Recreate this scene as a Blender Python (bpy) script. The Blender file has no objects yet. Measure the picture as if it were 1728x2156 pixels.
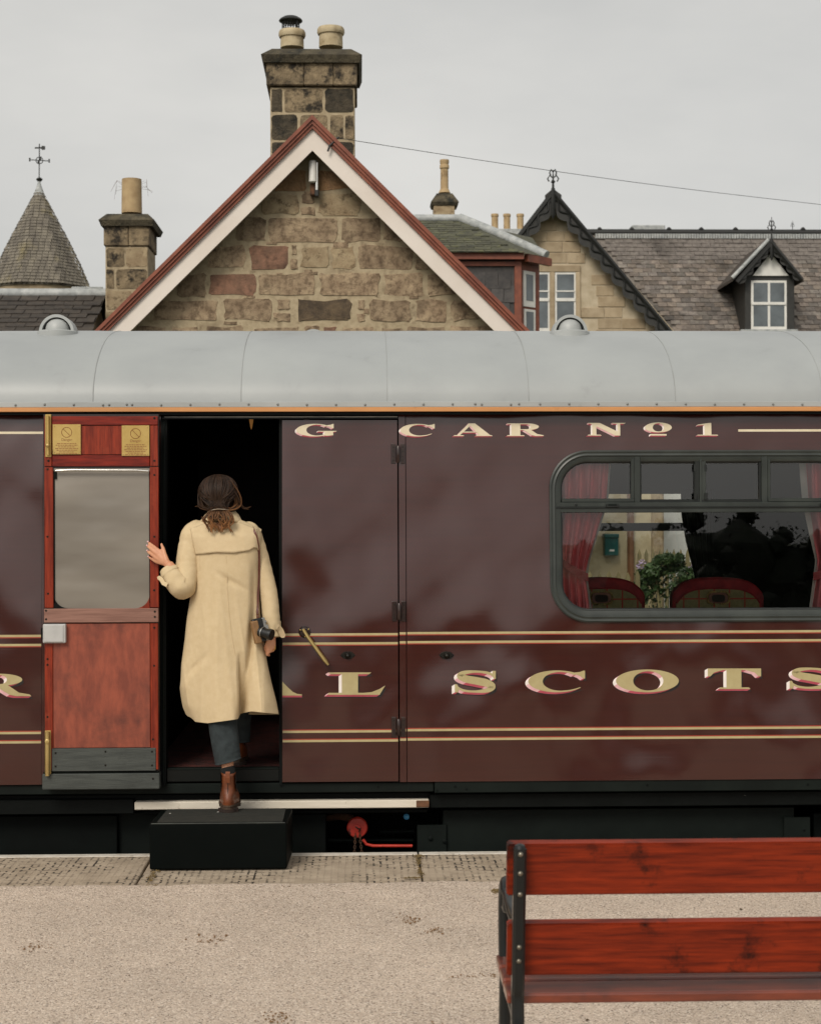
import bpy, bmesh, math, random
import numpy as np
from mathutils import Vector, Matrix, noise as mnoise
from mathutils.geometry import tessellate_polygon

random.seed(7)
SC = bpy.context.scene
COL = SC.collection

# ------------------------------------------------------------------ camera
F = 3600.0                      # focal length in pixels of a 1728 px wide picture
CAM = Vector((0.0, -9.0, 1.76))
YAW, ROLL = math.radians(1.68), 0.0028
FWD = Vector((math.sin(YAW), math.cos(YAW), 0))
_r = Vector((math.cos(YAW), -math.sin(YAW), 0)); _u = Vector((0, 0, 1))
RIGHT = _r * math.cos(ROLL) - _u * math.sin(ROLL)
UP = _u * math.cos(ROLL) + _r * math.sin(ROLL)
cd = bpy.data.cameras.new('camera')
cd.sensor_fit = 'HORIZONTAL'; cd.sensor_width = 36; cd.lens = 36 * F / 1728
cd.clip_start = 0.1; cd.clip_end = 2000
cd.dof.use_dof = True; cd.dof.focus_distance = 8.95; cd.dof.aperture_fstop = 9.0
cam = bpy.data.objects.new('camera', cd); COL.objects.link(cam)
cam.matrix_world = Matrix(((RIGHT.x, UP.x, -FWD.x, CAM.x), (RIGHT.y, UP.y, -FWD.y, CAM.y), (RIGHT.z, UP.z, -FWD.z, CAM.z), (0, 0, 0, 1)))
SC.camera = cam

# ------------------------------------------------------------------ overcast sky and soft sun
SUN_EL, SUN_AZ = math.radians(40), math.radians(205)      # azimuth from +y clockwise: behind the camera, from its left
w = bpy.data.worlds.new('World'); SC.world = w; w.use_nodes = True
nt = w.node_tree; nt.nodes.clear()
def wn(t, **k):
    n = nt.nodes.new(t)
    for a, b in k.items(): setattr(n, a, b)
    return n
sky = wn('ShaderNodeTexSky', sky_type='NISHITA', sun_disc=False, sun_elevation=SUN_EL, sun_rotation=SUN_AZ, air_density=1.0, dust_density=4.0, ozone_density=1.0)
hs = wn('ShaderNodeHueSaturation'); hs.inputs['Saturation'].default_value = 0.15; nt.links.new(sky.outputs[0], hs.inputs['Color'])
tc = wn('ShaderNodeTexCoord'); mp = wn('ShaderNodeMapping'); mp.inputs['Scale'].default_value = (1.0, 1.0, 2.6)
nz = wn('ShaderNodeTexNoise'); nz.inputs['Scale'].default_value = 3.2; nz.inputs['Detail'].default_value = 6; nz.inputs['Roughness'].default_value = .52
nt.links.new(tc.outputs['Generated'], mp.inputs['Vector']); nt.links.new(mp.outputs[0], nz.inputs['Vector'])
rp = wn('ShaderNodeValToRGB'); nt.links.new(nz.outputs['Fac'], rp.inputs['Fac'])
rp.color_ramp.elements[0].position = .32; rp.color_ramp.elements[0].color = (5.1, 5.06, 4.80, 1)
rp.color_ramp.elements[1].position = .68; rp.color_ramp.elements[1].color = (6.9, 6.72, 6.26, 1)
mx = wn('ShaderNodeMixRGB'); mx.inputs['Fac'].default_value = .62
nt.links.new(hs.outputs[0], mx.inputs[1]); nt.links.new(rp.outputs[0], mx.inputs[2])
bg = wn('ShaderNodeBackground'); bg.inputs['Strength'].default_value = 0.1
nt.links.new(mx.outputs[0], bg.inputs['Color'])
wo = wn('ShaderNodeOutputWorld'); nt.links.new(bg.outputs[0], wo.inputs['Surface'])
sl = bpy.data.lights.new('sun', 'SUN'); sl.energy = 1.6; sl.angle = math.radians(24); sl.color = (1.0, .92, .80)
so = bpy.data.objects.new('sun', sl); COL.objects.link(so)
sd = Vector((math.sin(SUN_AZ) * math.cos(SUN_EL), math.cos(SUN_AZ) * math.cos(SUN_EL), math.sin(SUN_EL)))
so.rotation_euler = sd.to_track_quat('Z', 'Y').to_euler(); so.location = (-6, -14, 16)
SC.view_settings.view_transform = 'Standard'; SC.view_settings.look = 'None'
SC.view_settings.exposure = 0.3; SC.view_settings.gamma = 1.0
SC.cycles.max_bounces = 8; SC.cycles.transparent_max_bounces = 16
SC.cycles.use_denoising = True

# ------------------------------------------------------------------ helpers
def P(u, v, Y):
    """world point on the plane y = Y that the photograph shows at (u, v)"""
    d = FWD + RIGHT * ((u - 864) / F) + UP * ((1078 - v) / F)
    return CAM + d * ((Y - CAM.y) / d.y)
def XT(u, v=1300, Y=0): return P(u, v, Y).x
def ZT(v, u=864, Y=0): return P(u, v, Y).z

MATS = {}
def rgb(r, g, b):
    f = lambda c: (c / 255 / 12.92) if c / 255 <= .04045 else ((c / 255 + .055) / 1.055) ** 2.4
    return (f(r), f(g), f(b))
def mat(name, c1, c2=None, rough=.6, scale=4, stretch=(1, 1, 1), detail=5, lo=.35, hi=.65, bump=0, bscale=None, bdist=.01,
        metal=0, spec=.5, coat=0, rnd=0, rndcol=None, dirt=None, dscale=2, dlo=.55, dhi=.75, emit=None, estr=0, bstretch=None, rough2=None, ior=None, coatr=.05, bdetail=6, brough=.65, wstain=None):
    """procedural surface: two-tone noise, optional third tone (stain), per-object variation, bump"""
    m = bpy.data.materials.new(name); m.use_nodes = True; MATS[name] = m
    t = m.node_tree; N = t.nodes; L = t.links; b = N['Principled BSDF']
    tc = N.new('ShaderNodeTexCoord'); vec = tc.outputs['Object']
    oi = N.new('ShaderNodeObjectInfo')
    if rnd or rndcol:
        ma = N.new('ShaderNodeVectorMath'); ma.operation = 'MULTIPLY_ADD'
        L.new(oi.outputs['Random'], ma.inputs[0]); ma.inputs[1].default_value = (37.1, 17.7, 53.3); L.new(vec, ma.inputs[2]); vec = ma.outputs[0]
    mp = N.new('ShaderNodeMapping'); mp.inputs['Scale'].default_value = stretch; L.new(vec, mp.inputs['Vector'])
    nz = N.new('ShaderNodeTexNoise'); nz.inputs['Scale'].default_value = scale; nz.inputs['Detail'].default_value = detail; nz.inputs['Roughness'].default_value = .6
    L.new(mp.outputs[0], nz.inputs['Vector'])
    rp = N.new('ShaderNodeValToRGB'); e = rp.color_ramp.elements
    e[0].position = lo; e[0].color = (*c1, 1); e[1].position = hi; e[1].color = (*(c2 or c1), 1)
    L.new(nz.outputs['Fac'], rp.inputs['Fac']); col = rp.outputs[0]
    if dirt:
        n2 = N.new('ShaderNodeTexNoise'); n2.inputs['Scale'].default_value = dscale; n2.inputs['Detail'].default_value = 7; n2.inputs['Roughness'].default_value = .68
        L.new(vec, n2.inputs['Vector'])
        r2 = N.new('ShaderNodeMapRange'); r2.inputs['From Min'].default_value = dlo; r2.inputs['From Max'].default_value = dhi; L.new(n2.outputs['Fac'], r2.inputs['Value'])
        m2 = N.new('ShaderNodeMixRGB'); L.new(r2.outputs[0], m2.inputs['Fac']); L.new(col, m2.inputs[1]); m2.inputs[2].default_value = (*dirt, 1); col = m2.outputs[0]
    if wstain:      # large stains that run across many pieces
        gp_ = N.new('ShaderNodeNewGeometry'); mp_ = N.new('ShaderNodeMapping'); mp_.inputs['Scale'].default_value = wstain[4] if len(wstain) > 4 else (1, 1, 1); L.new(gp_.outputs['Position'], mp_.inputs['Vector'])
        n5 = N.new('ShaderNodeTexNoise'); n5.inputs['Scale'].default_value = wstain[1]; n5.inputs['Detail'].default_value = 8; n5.inputs['Roughness'].default_value = .62; L.new(mp_.outputs[0], n5.inputs['Vector'])
        r5 = N.new('ShaderNodeMapRange'); r5.inputs['From Min'].default_value = wstain[2]; r5.inputs['From Max'].default_value = wstain[3]; r5.inputs['To Max'].default_value = .8; L.new(n5.outputs['Fac'], r5.inputs['Value'])
        m5 = N.new('ShaderNodeMixRGB'); L.new(r5.outputs[0], m5.inputs['Fac']); L.new(col, m5.inputs[1]); m5.inputs[2].default_value = (*wstain[0], 1); col = m5.outputs[0]
    if rndcol:
        r3 = N.new('ShaderNodeValToRGB'); r3.color_ramp.interpolation = 'CONSTANT'
        while len(r3.color_ramp.elements) < len(rndcol): r3.color_ramp.elements.new(.5)
        for i, c in enumerate(rndcol): r3.color_ramp.elements[i].position = i / len(rndcol); r3.color_ramp.elements[i].color = (*c, 1)
        L.new(oi.outputs['Random'], r3.inputs['Fac'])
        m3 = N.new('ShaderNodeMixRGB'); m3.blend_type = 'MULTIPLY'; m3.inputs['Fac'].default_value = 1; L.new(col, m3.inputs[1]); L.new(r3.outputs[0], m3.inputs[2]); col = m3.outputs[0]
    if rnd:
        h = N.new('ShaderNodeHueSaturation'); mr = N.new('ShaderNodeMapRange'); mr.inputs['To Min'].default_value = 1 - rnd; mr.inputs['To Max'].default_value = 1 + rnd
        wn_ = N.new('ShaderNodeTexWhiteNoise'); wn_.noise_dimensions = '1D'; L.new(oi.outputs['Random'], wn_.inputs['W'])
        L.new(wn_.outputs['Value'], mr.inputs['Value']); L.new(mr.outputs[0], h.inputs['Value']); L.new(col, h.inputs['Color']); col = h.outputs[0]
    L.new(col, b.inputs['Base Color'])
    b.inputs['Roughness'].default_value = rough; b.inputs['Metallic'].default_value = metal; b.inputs['Specular IOR Level'].default_value = spec
    if ior: b.inputs['IOR'].default_value = ior
    if coat: b.inputs['Coat Weight'].default_value = coat; b.inputs['Coat Roughness'].default_value = coatr
    if rough2 is not None:
        rr = N.new('ShaderNodeMapRange'); rr.inputs['From Min'].default_value = .35; rr.inputs['From Max'].default_value = .65
        rr.inputs['To Min'].default_value = rough; rr.inputs['To Max'].default_value = rough2; L.new(nz.outputs['Fac'], rr.inputs['Value']); L.new(rr.outputs[0], b.inputs['Roughness'])
    if bump:
        n3 = N.new('ShaderNodeTexNoise'); n3.inputs['Scale'].default_value = bscale or scale; n3.inputs['Detail'].default_value = bdetail; n3.inputs['Roughness'].default_value = brough
        m4 = N.new('ShaderNodeMapping'); m4.inputs['Scale'].default_value = bstretch or stretch; L.new(vec, m4.inputs['Vector']); L.new(m4.outputs[0], n3.inputs['Vector'])
        bp = N.new('ShaderNodeBump'); bp.inputs['Strength'].default_value = bump; bp.inputs['Distance'].default_value = bdist
        L.new(n3.outputs['Fac'], bp.inputs['Height']); L.new(bp.outputs[0], b.inputs['Normal'])
    if emit: b.inputs['Emission Color'].default_value = (*emit, 1); b.inputs['Emission Strength'].default_value = estr
    return m
def glass(name, tint=(.93, .95, .94), ior=1.5, rough=0.0, tw=1.0, veil=None):
    m = bpy.data.materials.new(name); m.use_nodes = True; MATS[name] = m
    t = m.node_tree; N = t.nodes; L = t.links; N.remove(N['Principled BSDF']); o = N['Material Output']
    tr = N.new('ShaderNodeBsdfTransparent'); tr.inputs[0].default_value = (*tint, 1)
    gl = N.new('ShaderNodeBsdfGlossy'); gl.inputs['Roughness'].default_value = rough
    fr = N.new('ShaderNodeFresnel'); fr.inputs['IOR'].default_value = ior
    mx = N.new('ShaderNodeMixShader'); L.new(fr.outputs[0], mx.inputs[0]); L.new(tr.outputs[0], mx.inputs[1]); L.new(gl.outputs[0], mx.inputs[2])
    last = mx
    if veil:
        df = N.new('ShaderNodeBsdfDiffuse'); df.inputs[0].default_value = (*veil[0], 1)
        m2 = N.new('ShaderNodeMixShader'); m2.inputs[0].default_value = veil[1]; L.new(mx.outputs[0], m2.inputs[1]); L.new(df.outputs[0], m2.inputs[2]); last = m2
    L.new(last.outputs[0], o.inputs['Surface'])
    return m

# objects -----------------------------------------------------------
WLOC = {}      # world location of each thing's Empty (no rotation), so that parts can be given in world coordinates
def thing(name, label, cat, loc, group=None):
    o = bpy.data.objects.new(name, None); COL.objects.link(o); o.location = loc; o.empty_display_size = .2
    o['label'] = label; o['category'] = cat
    if group: o['group'] = group
    WLOC[o] = Vector(loc); return o
def tag(o, label, cat, group=None):
    o['label'] = label; o['category'] = cat
    if group: o['group'] = group
    return o
def link(name, me, m, parent=None, smooth=False, kind=None):
    o = bpy.data.objects.new(name, me); COL.objects.link(o)
    if m is not None:
        for x in (m if isinstance(m, (list, tuple)) else [m]):
            me.materials.append(MATS[x] if isinstance(x, str) else x)
    if parent is not None:
        o.parent = parent
        if parent in WLOC: o.matrix_parent_inverse = Matrix.Translation(-WLOC[parent])
    if smooth: me.polygons.foreach_set('use_smooth', [True] * len(me.polygons))
    if kind: o['kind'] = kind
    return o
def mesh(name, verts, faces, m, parent=None, smooth=False, kind=None, mi=None):
    me = bpy.data.meshes.new(name); me.from_pydata([tuple(v) for v in verts], [], faces); me.update()
    o = link(name, me, m, parent, smooth, kind)
    if mi: me.polygons.foreach_set('material_index', mi)
    return o
def place(name, me, parent, loc, rot=None):
    """one more piece sharing mesh data (materials already on the mesh); world location"""
    o = bpy.data.objects.new(name, me); COL.objects.link(o); o.parent = parent
    if parent in WLOC: o.matrix_parent_inverse = Matrix.Translation(-WLOC[parent])
    o.location = loc
    if rot: o.rotation_euler = rot
    return o
def bmo(name, bm, m, parent=None, smooth=False, kind=None):
    me = bpy.data.meshes.new(name); bm.normal_update(); bm.to_mesh(me); bm.free()
    return link(name, me, m, parent, smooth, kind)
def sharp(o, deg=35):
    """smooth shading with hard edges"""
    me = o.data; me.polygons.foreach_set('use_smooth', [True] * len(me.polygons)); me.set_sharp_from_angle(angle=math.radians(deg)); return o
def bm_box(bm, x0, x1, y0, y1, z0, z1, bev=0, seg=1):
    vs = [bm.verts.new(p) for p in ((x0, y0, z0), (x1, y0, z0), (x1, y1, z0), (x0, y1, z0), (x0, y0, z1), (x1, y0, z1), (x1, y1, z1), (x0, y1, z1))]
    fs = [bm.faces.new([vs[i] for i in f]) for f in ((0, 3, 2, 1), (4, 5, 6, 7), (0, 1, 5, 4), (1, 2, 6, 5), (2, 3, 7, 6), (3, 0, 4, 7))]
    if bev:
        bmesh.ops.bevel(bm, geom=list({e for f in fs for e in f.edges}), offset=bev, segments=seg, affect='EDGES', profile=.5)
def box(name, x0, x1, y0, y1, z0, z1, m, parent=None, bev=.003, seg=1, kind=None):
    bm = bmesh.new(); bm_box(bm, min(x0, x1), max(x0, x1), min(y0, y1), max(y0, y1), min(z0, z1), max(z0, z1), bev, seg); return bmo(name, bm, m, parent, False, kind)
def pbox(name, u0, u1, v0, v1, Y, depth, m, parent=None, bev=.003, seg=1, vu=None):
    """box whose front face (plane Y) covers pixels u0..u1, v0..v1"""
    a = P(u0, (v0 + v1) / 2, Y); b = P(u1, (v0 + v1) / 2, Y); uu = vu if vu is not None else (u0 + u1) / 2
    return box(name, a.x, b.x, Y, Y + depth, P(uu, v1, Y).z, P(uu, v0, Y).z, m, parent, bev, seg)
def prism(name, pts, y0, y1, m, parent=None, bev=0, kind=None):
    """polygon of (x, z) points extruded from y0 (front) to y1"""
    bm = bmesh.new(); a = [bm.verts.new((x, y0, z)) for x, z in pts]; f = bm.faces.new(a); bm.normal_update()
    if f.normal.y > 0: f.normal_flip()
    r = bmesh.ops.extrude_face_region(bm, geom=[f]); bmesh.ops.translate(bm, verts=[g for g in r['geom'] if isinstance(g, bmesh.types.BMVert)], vec=(0, y1 - y0, 0))
    nb = bm.verts[:]; bm.faces.ensure_lookup_table()
    # closing front face is kept by extrude of a face region only at the back; add it again
    if not any(all(abs(v.co.y - y0) < 1e-6 for v in ff.verts) for ff in bm.faces): bm.faces.new(a)
    bmesh.ops.recalc_face_normals(bm, faces=bm.faces[:])
    if bev: bmesh.ops.bevel(bm, geom=bm.edges[:], offset=bev, segments=1, affect='EDGES')
    return bmo(name, bm, m, parent, False, kind)
def pprism(name, pts, Y, depth, m, parent=None, bev=0):
    q = [P(u, v, Y) for u, v in pts]; return prism(name, [(p.x, p.z) for p in q], Y, Y + depth, m, parent, bev)
def frame_axes(d):
    d = d.normalized(); a = Vector((0, 0, 1)) if abs(d.z) < .9 else Vector((1, 0, 0))
    s = d.cross(a).normalized(); return s, s.cross(d).normalized()
def tube_geo(pts, rad, n=8, caps=True, flat=1.0, base=0):
    """verts, faces of a tube along pts, parallel-transported; rad scalar or list"""
    pts = [Vector(p) for p in pts]; V = []; Fc = []
    k = len(pts); rad = rad if isinstance(rad, (list, tuple)) else [rad] * k
    s, t = frame_axes(pts[1] - pts[0]); prev = (pts[1] - pts[0]).normalized()
    for i, p in enumerate(pts):
        d = ((pts[min(i + 1, k - 1)] - pts[max(i - 1, 0)])).normalized()
        q = prev.rotation_difference(d); s = q @ s; t = q @ t; prev = d
        for j in range(n):
            a = 2 * math.pi * j / n; V.append(p + (s * math.cos(a) + t * math.sin(a) * flat) * rad[i])
    for i in range(k - 1):
        for j in range(n):
            a = base + i * n + j; b = base + i * n + (j + 1) % n; Fc.append((a, b, b + n, a + n))
    if caps: Fc.append(tuple(base + j for j in range(n - 1, -1, -1))); Fc.append(tuple(base + (k - 1) * n + j for j in range(n)))
    return V, Fc
def tube(name, pts, rad, m, parent=None, n=8, smooth=True, flat=1.0):
    V, Fc = tube_geo(pts, rad, n, True, flat); o = mesh(name, V, Fc, m, parent)
    if smooth: sharp(o, 50)
    return o
def tubes(name, lst, m, parent=None, n=6, smooth=True, kind=None):
    V = []; Fc = []
    for pts, rad in lst:
        a, b = tube_geo(pts, rad, n, True, 1, len(V)); V += a; Fc += b
    o = mesh(name, V, Fc, m, parent, False, kind)
    if smooth: sharp(o, 50)
    return o
def lathe(name, prof, c, m, parent=None, n=24, axis='z', smooth=True):
    """profile of (r, h) revolved about an axis through c"""
    V = []; Fc = []; c = Vector(c)
    for r, h in prof:
        for j in range(n):
            a = 2 * math.pi * j / n; x, y = r * math.cos(a), r * math.sin(a)
            V.append(c + (Vector((x, y, h)) if axis == 'z' else Vector((x, -h, y)) if axis == 'y' else Vector((h, x, y))))
    for i in range(len(prof) - 1):
        for j in range(n): a = i * n + j; b = i * n + (j + 1) % n; Fc.append((a, b, b + n, a + n))
    if prof[0][0] > 1e-4: Fc.append(tuple(range(n - 1, -1, -1)))
    if prof[-1][0] > 1e-4: Fc.append(tuple((len(prof) - 1) * n + j for j in range(n)))
    o = mesh(name, V, Fc, m, parent)
    bm = bmesh.new(); bm.from_mesh(o.data); bmesh.ops.remove_doubles(bm, verts=bm.verts, dist=1e-5); bmesh.ops.recalc_face_normals(bm, faces=bm.faces[:]); bm.to_mesh(o.data); bm.free()
    if smooth: sharp(o, 40)
    return o
def catmull(pts, n=8):
    """smooth curve through tuples of any length"""
    pts = [np.array(p, float) for p in pts]; out = []
    for i in range(len(pts) - 1):
        p0, p1, p2, p3 = pts[max(i - 1, 0)], pts[i], pts[i + 1], pts[min(i + 2, len(pts) - 1)]
        for k in range(n):
            t = k / n; out.append(.5 * ((2 * p1) + (-p0 + p2) * t + (2 * p0 - 5 * p1 + 4 * p2 - p3) * t * t + (-p0 + 3 * p1 - 3 * p2 + p3) * t ** 3))
    out.append(pts[-1]); return out
def lerp(a, b, t): return a + (b - a) * t
def interp(x, xs, ys): return float(np.interp(x, xs, ys))

# ------------------------------------------------------------------ materials
mat('mortar', rgb(178, 162, 134), rgb(158, 142, 115), .95, 14, bump=.6, bscale=60, bdist=.005, dirt=rgb(112, 96, 74), dscale=6, dlo=.54, dhi=.7, wstain=(rgb(96, 82, 62), 1.6, .54, .74))
mat('gable_stone', rgb(170, 149, 121), rgb(130, 109, 87), .95, 7, bump=1.0, bscale=45, bdist=.012, brough=.75, rnd=.16, dirt=rgb(92, 76, 59), dscale=14, dlo=.48, dhi=.72, wstain=(rgb(74, 62, 48), 1.6, .56, .74))
mat('red_stone', rgb(142, 106, 86), rgb(112, 86, 70), .95, 8, bump=1.0, bscale=45, bdist=.012, brough=.75, rnd=.12, dirt=rgb(88, 66, 53), dscale=14, dlo=.48, dhi=.72)
mat('dark_stone', rgb(104, 88, 68), rgb(72, 61, 50), .95, 8, bump=1.0, bscale=45, bdist=.012, brough=.75, rnd=.15, dirt=rgb(42, 36, 30), dscale=5, dlo=.5, dhi=.7)
mat('pale_stone', rgb(168, 150, 120), rgb(142, 122, 95), .95, 8, bump=1.0, bscale=45, bdist=.012, brough=.75, rnd=.1, dirt=rgb(96, 80, 60), dscale=11, dlo=.54, dhi=.68)
mat('orange_stone', rgb(160, 124, 88), rgb(138, 110, 82), .95, 6, bump=1.0, bscale=22, bdist=.025, dirt=rgb(90, 66, 44), dscale=5, dlo=.55, dhi=.75)
mat('sooty_stone', rgb(92, 82, 66), rgb(54, 49, 40), .95, 5, bump=1.0, bscale=25, bdist=.025, rnd=.2, dirt=rgb(30, 30, 26), dscale=6, dlo=.48, dhi=.66)
mat('lichen_stone', rgb(150, 132, 104), rgb(106, 92, 72), .95, 6, bump=1.0, bscale=25, bdist=.025, rnd=.12, dirt=rgb(48, 42, 34), dscale=7, dlo=.48, dhi=.62)
mat('cap_stone', rgb(92, 84, 66), rgb(62, 56, 44), .95, 6, bump=1.0, bscale=25, bdist=.03, dirt=rgb(34, 34, 28), dscale=5, dlo=.5, dhi=.65)
mat('ashlar', rgb(174, 157, 131), rgb(152, 134, 108), .95, 3, bump=.5, bscale=20, bdist=.01, rnd=.1, dirt=rgb(130, 112, 88), dscale=1.6)
mat('ashlar_joint', rgb(190, 176, 152), rgb(170, 155, 130), .95, 4)
mat('white_board', rgb(226, 216, 206), rgb(216, 204, 192), .55, 1.2, (1, 1, 1), bump=.1, bscale=12, bdist=.004)
mat('red_trim', rgb(140, 76, 52), rgb(112, 57, 39), .55, 5, bump=.3, bscale=30, bdist=.004, dirt=rgb(140, 84, 62), dscale=6, dlo=.6, dhi=.8)
mat('slate_brown', rgb(122, 115, 107), rgb(90, 84, 79), .8, 9, wstain=(rgb(52, 47, 42), .55, .5, .68, (1, 1, .45)), rnd=.36, bump=.4, bscale=25, bdist=.006, rndcol=[(1, 1, 1), (1.03, .97, .94), (.95, .94, .96), (1.05, .99, .93)], dirt=rgb(44, 40, 35), dscale=3, dlo=.58, dhi=.75)
mat('slate_dark', rgb(66, 58, 50), rgb(46, 41, 37), .8, 9, rnd=.22, bump=.4, bscale=25, bdist=.006, dirt=rgb(86, 78, 62), dscale=4, dlo=.62, dhi=.8)
mat('slate_moss', rgb(84, 84, 66), rgb(62, 62, 52), .85, 8, rnd=.2, bump=.4, bscale=25, bdist=.006, dirt=rgb(98, 98, 64), dscale=5, dlo=.52, dhi=.75)
mat('slate_hung', rgb(82, 78, 76), rgb(62, 60, 60), .8, 8, rnd=.18, bump=.4, bscale=20, bdist=.006)
mat('turret_slate', rgb(124, 117, 104), rgb(92, 86, 78), .8, 5, (1, 1, .35), bump=.5, bscale=14, bdist=.02, dirt=rgb(128, 116, 70), dscale=1.2, dlo=.52, dhi=.75)
mat('lead', rgb(176, 178, 176), rgb(140, 144, 144), .6, 8, (1, 1, 1), bump=.3, bscale=14, bdist=.006, dirt=rgb(96, 98, 94), dscale=5, dlo=.58, dhi=.75)
mat('pot_clay', rgb(180, 156, 118), rgb(156, 131, 96), .85, 6, bump=.3, bscale=20, bdist=.005, dirt=rgb(110, 88, 58), dscale=4, dlo=.55, dhi=.75)
mat('pot_cream', rgb(188, 173, 142), rgb(160, 143, 112), .85, 6, dirt=rgb(92, 76, 55), dscale=5, dlo=.54, dhi=.7, bump=.2, bscale=15, bdist=.004)
mat('dark_iron', rgb(34, 34, 32), rgb(24, 25, 24), .5, 12, bump=.2, bscale=40, bdist=.002)
mat('dark_barge', rgb(48, 47, 44), rgb(34, 34, 32), .6, 8, bump=.2, bscale=20, bdist=.004)
mat('window_white', rgb(222, 220, 214), rgb(206, 204, 198), .5, 4)
mat('lamp_white', rgb(226, 224, 218), rgb(206, 202, 194), .4, 4)
mat('rust', rgb(110, 74, 50), rgb(70, 50, 38), .9, 20, bump=.5, bscale=60, bdist=.004)
mat('maroon_wood', rgb(134, 74, 52), rgb(108, 56, 40), .55, 6, bump=.2, bscale=20, bdist=.003, dirt=rgb(150, 104, 80), dscale=6, dlo=.66, dhi=.8)
mat('render_cream', rgb(196, 182, 150), rgb(176, 160, 128), .95, 2.5, bump=.4, bscale=40, bdist=.005, dirt=rgb(140, 126, 100), dscale=1.5)
mat('render_white', rgb(232, 230, 226), rgb(220, 218, 212), .9, 3)
mat('teal_paint', rgb(20, 84, 80), rgb(14, 66, 64), .35, 6)
mat('brown_pipe', rgb(128, 88, 58), rgb(104, 70, 46), .6, 6)
mat('fence_wood', rgb(132, 120, 84), rgb(96, 88, 62), .85, 6, (6, 6, 1), bump=.3, bscale=20, bdist=.004)
mat('leaf', rgb(62, 84, 40), rgb(36, 54, 24), .6, 6)
mat('leaf_dark', rgb(36, 48, 26), rgb(22, 32, 18), .7, 6)
mat('flower', rgb(150, 130, 170), rgb(190, 170, 190), .7, 9)
mat('grass', rgb(70, 78, 42), rgb(48, 58, 30), .95, 3, bump=.6, bscale=30, bdist=.03)
mat('ballast', rgb(70, 66, 60), rgb(44, 42, 38), .95, 18, bump=1, bscale=22, bdist=.05)
mat('sky_glass', rgb(96, 104, 108), rgb(60, 66, 70), .08, 1.2, spec=.8)
# carriage
mat('gold', rgb(176, 163, 120), rgb(168, 153, 110), .35, 20, coat=.4)
mat('cream_gold', rgb(216, 204, 176), rgb(208, 194, 164), .35, 20, coat=.4)
mat('letter_white', rgb(232, 222, 216), rgb(224, 212, 206), .35, 20, coat=.4)
mat('letter_pink', rgb(214, 158, 164), rgb(226, 190, 190), .35, 20, coat=.4)
mat('letter_crimson', rgb(184, 82, 98), rgb(170, 66, 82), .35, 20, coat=.4)
mat('letter_black', rgb(20, 13, 13), rgb(24, 15, 14), .4, 20)
mat('line_red', rgb(150, 50, 34), None, .4, 20)
mat('orange_line', rgb(200, 142, 88), rgb(190, 132, 80), .4, 3, dirt=rgb(160, 104, 58), dscale=8, dlo=.62, dhi=.8)
mat('gutter', rgb(166, 169, 168), rgb(150, 153, 152), .45, 5, (.3, 1, 1), dirt=rgb(110, 110, 104), dscale=9, dlo=.62, dhi=.8)
mat('rivet_metal', rgb(146, 148, 146), rgb(126, 128, 126), .4, 20, metal=.4)
mat('seam', rgb(146, 149, 148), rgb(154, 157, 156), .6, 20)
mat('underframe', rgb(13, 18, 16), rgb(9, 12, 11), .6, 5, spec=.1, bump=.25, bscale=14, bdist=.004)
mat('underframe_grey', rgb(21, 27, 24), rgb(15, 20, 18), .55, 4, spec=.14, bump=.25, bscale=12, bdist=.004)
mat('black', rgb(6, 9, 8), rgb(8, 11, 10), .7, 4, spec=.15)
mat('black_gloss', rgb(7, 11, 9), rgb(9, 13, 11), .35, 4, spec=.3)
mat('footboard_white', rgb(218, 209, 194), rgb(202, 193, 176), .7, 4, (.5, 1, 2), bump=.5, bscale=25, bdist=.004, dirt=rgb(110, 94, 76), dscale=9, dlo=.62, dhi=.72)
mat('chipped_black', rgb(9, 12, 11), rgb(13, 16, 15), .55, 6, spec=.1, bump=.4, bscale=30, bdist=.004, dirt=rgb(140, 140, 134), dscale=16, dlo=.7, dhi=.74)
mat('red_iron', rgb(204, 62, 46), rgb(170, 46, 34), .5, 9, bump=.3, bscale=30, bdist=.004, dirt=rgb(70, 30, 22), dscale=14, dlo=.6, dhi=.7)
mat('blue_lens', rgb(70, 150, 200), rgb(110, 180, 215), .15, 30)
mat('brass', rgb(206, 178, 112), rgb(176, 148, 86), .34, 5, metal=.6, rough2=.5)
mat('brass_pale', rgb(196, 172, 112), rgb(172, 146, 92), .36, 8, metal=.6)
mat('bronze', rgb(50, 31, 27), rgb(36, 23, 20), .35, 20, metal=.3, coat=.5)
mat('dark_bronze', rgb(34, 32, 26), rgb(24, 22, 19), .35, 30, metal=.5)
mat('chrome', rgb(214, 212, 206), rgb(190, 188, 182), .25, 8, metal=.8)
mat('lock_metal', rgb(188, 188, 186), rgb(172, 172, 170), .45, 6, metal=.15)
mat('etched', rgb(146, 96, 52), rgb(126, 80, 44), .6, 30)
mat('mahogany', rgb(126, 36, 20), rgb(86, 22, 13), .35, 5, (1.4, 1.4, 14), spec=.25, coat=.15, bump=.12, bscale=8, bdist=.003, coatr=.15)
mat('mahogany_v', rgb(140, 52, 30), rgb(102, 33, 19), .34, 5, (14, 3, 1.2), spec=.25, coat=.12, bump=.15, bscale=8, bdist=.003, dirt=rgb(150, 66, 42), dscale=5, dlo=.56, dhi=.8, coatr=.2)
mat('ply_red', rgb(146, 72, 50), rgb(116, 54, 38), .5, 5, (5, 3, 1.6), bump=.15, bscale=30, bdist=.003, dirt=rgb(72, 36, 28), dscale=3.2, dlo=.52, dhi=.76)
mat('weathered_wood', rgb(142, 104, 90), rgb(118, 82, 70), .65, 4, (1.2, 3, 18), bump=.25, bscale=9, bdist=.003)
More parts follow.
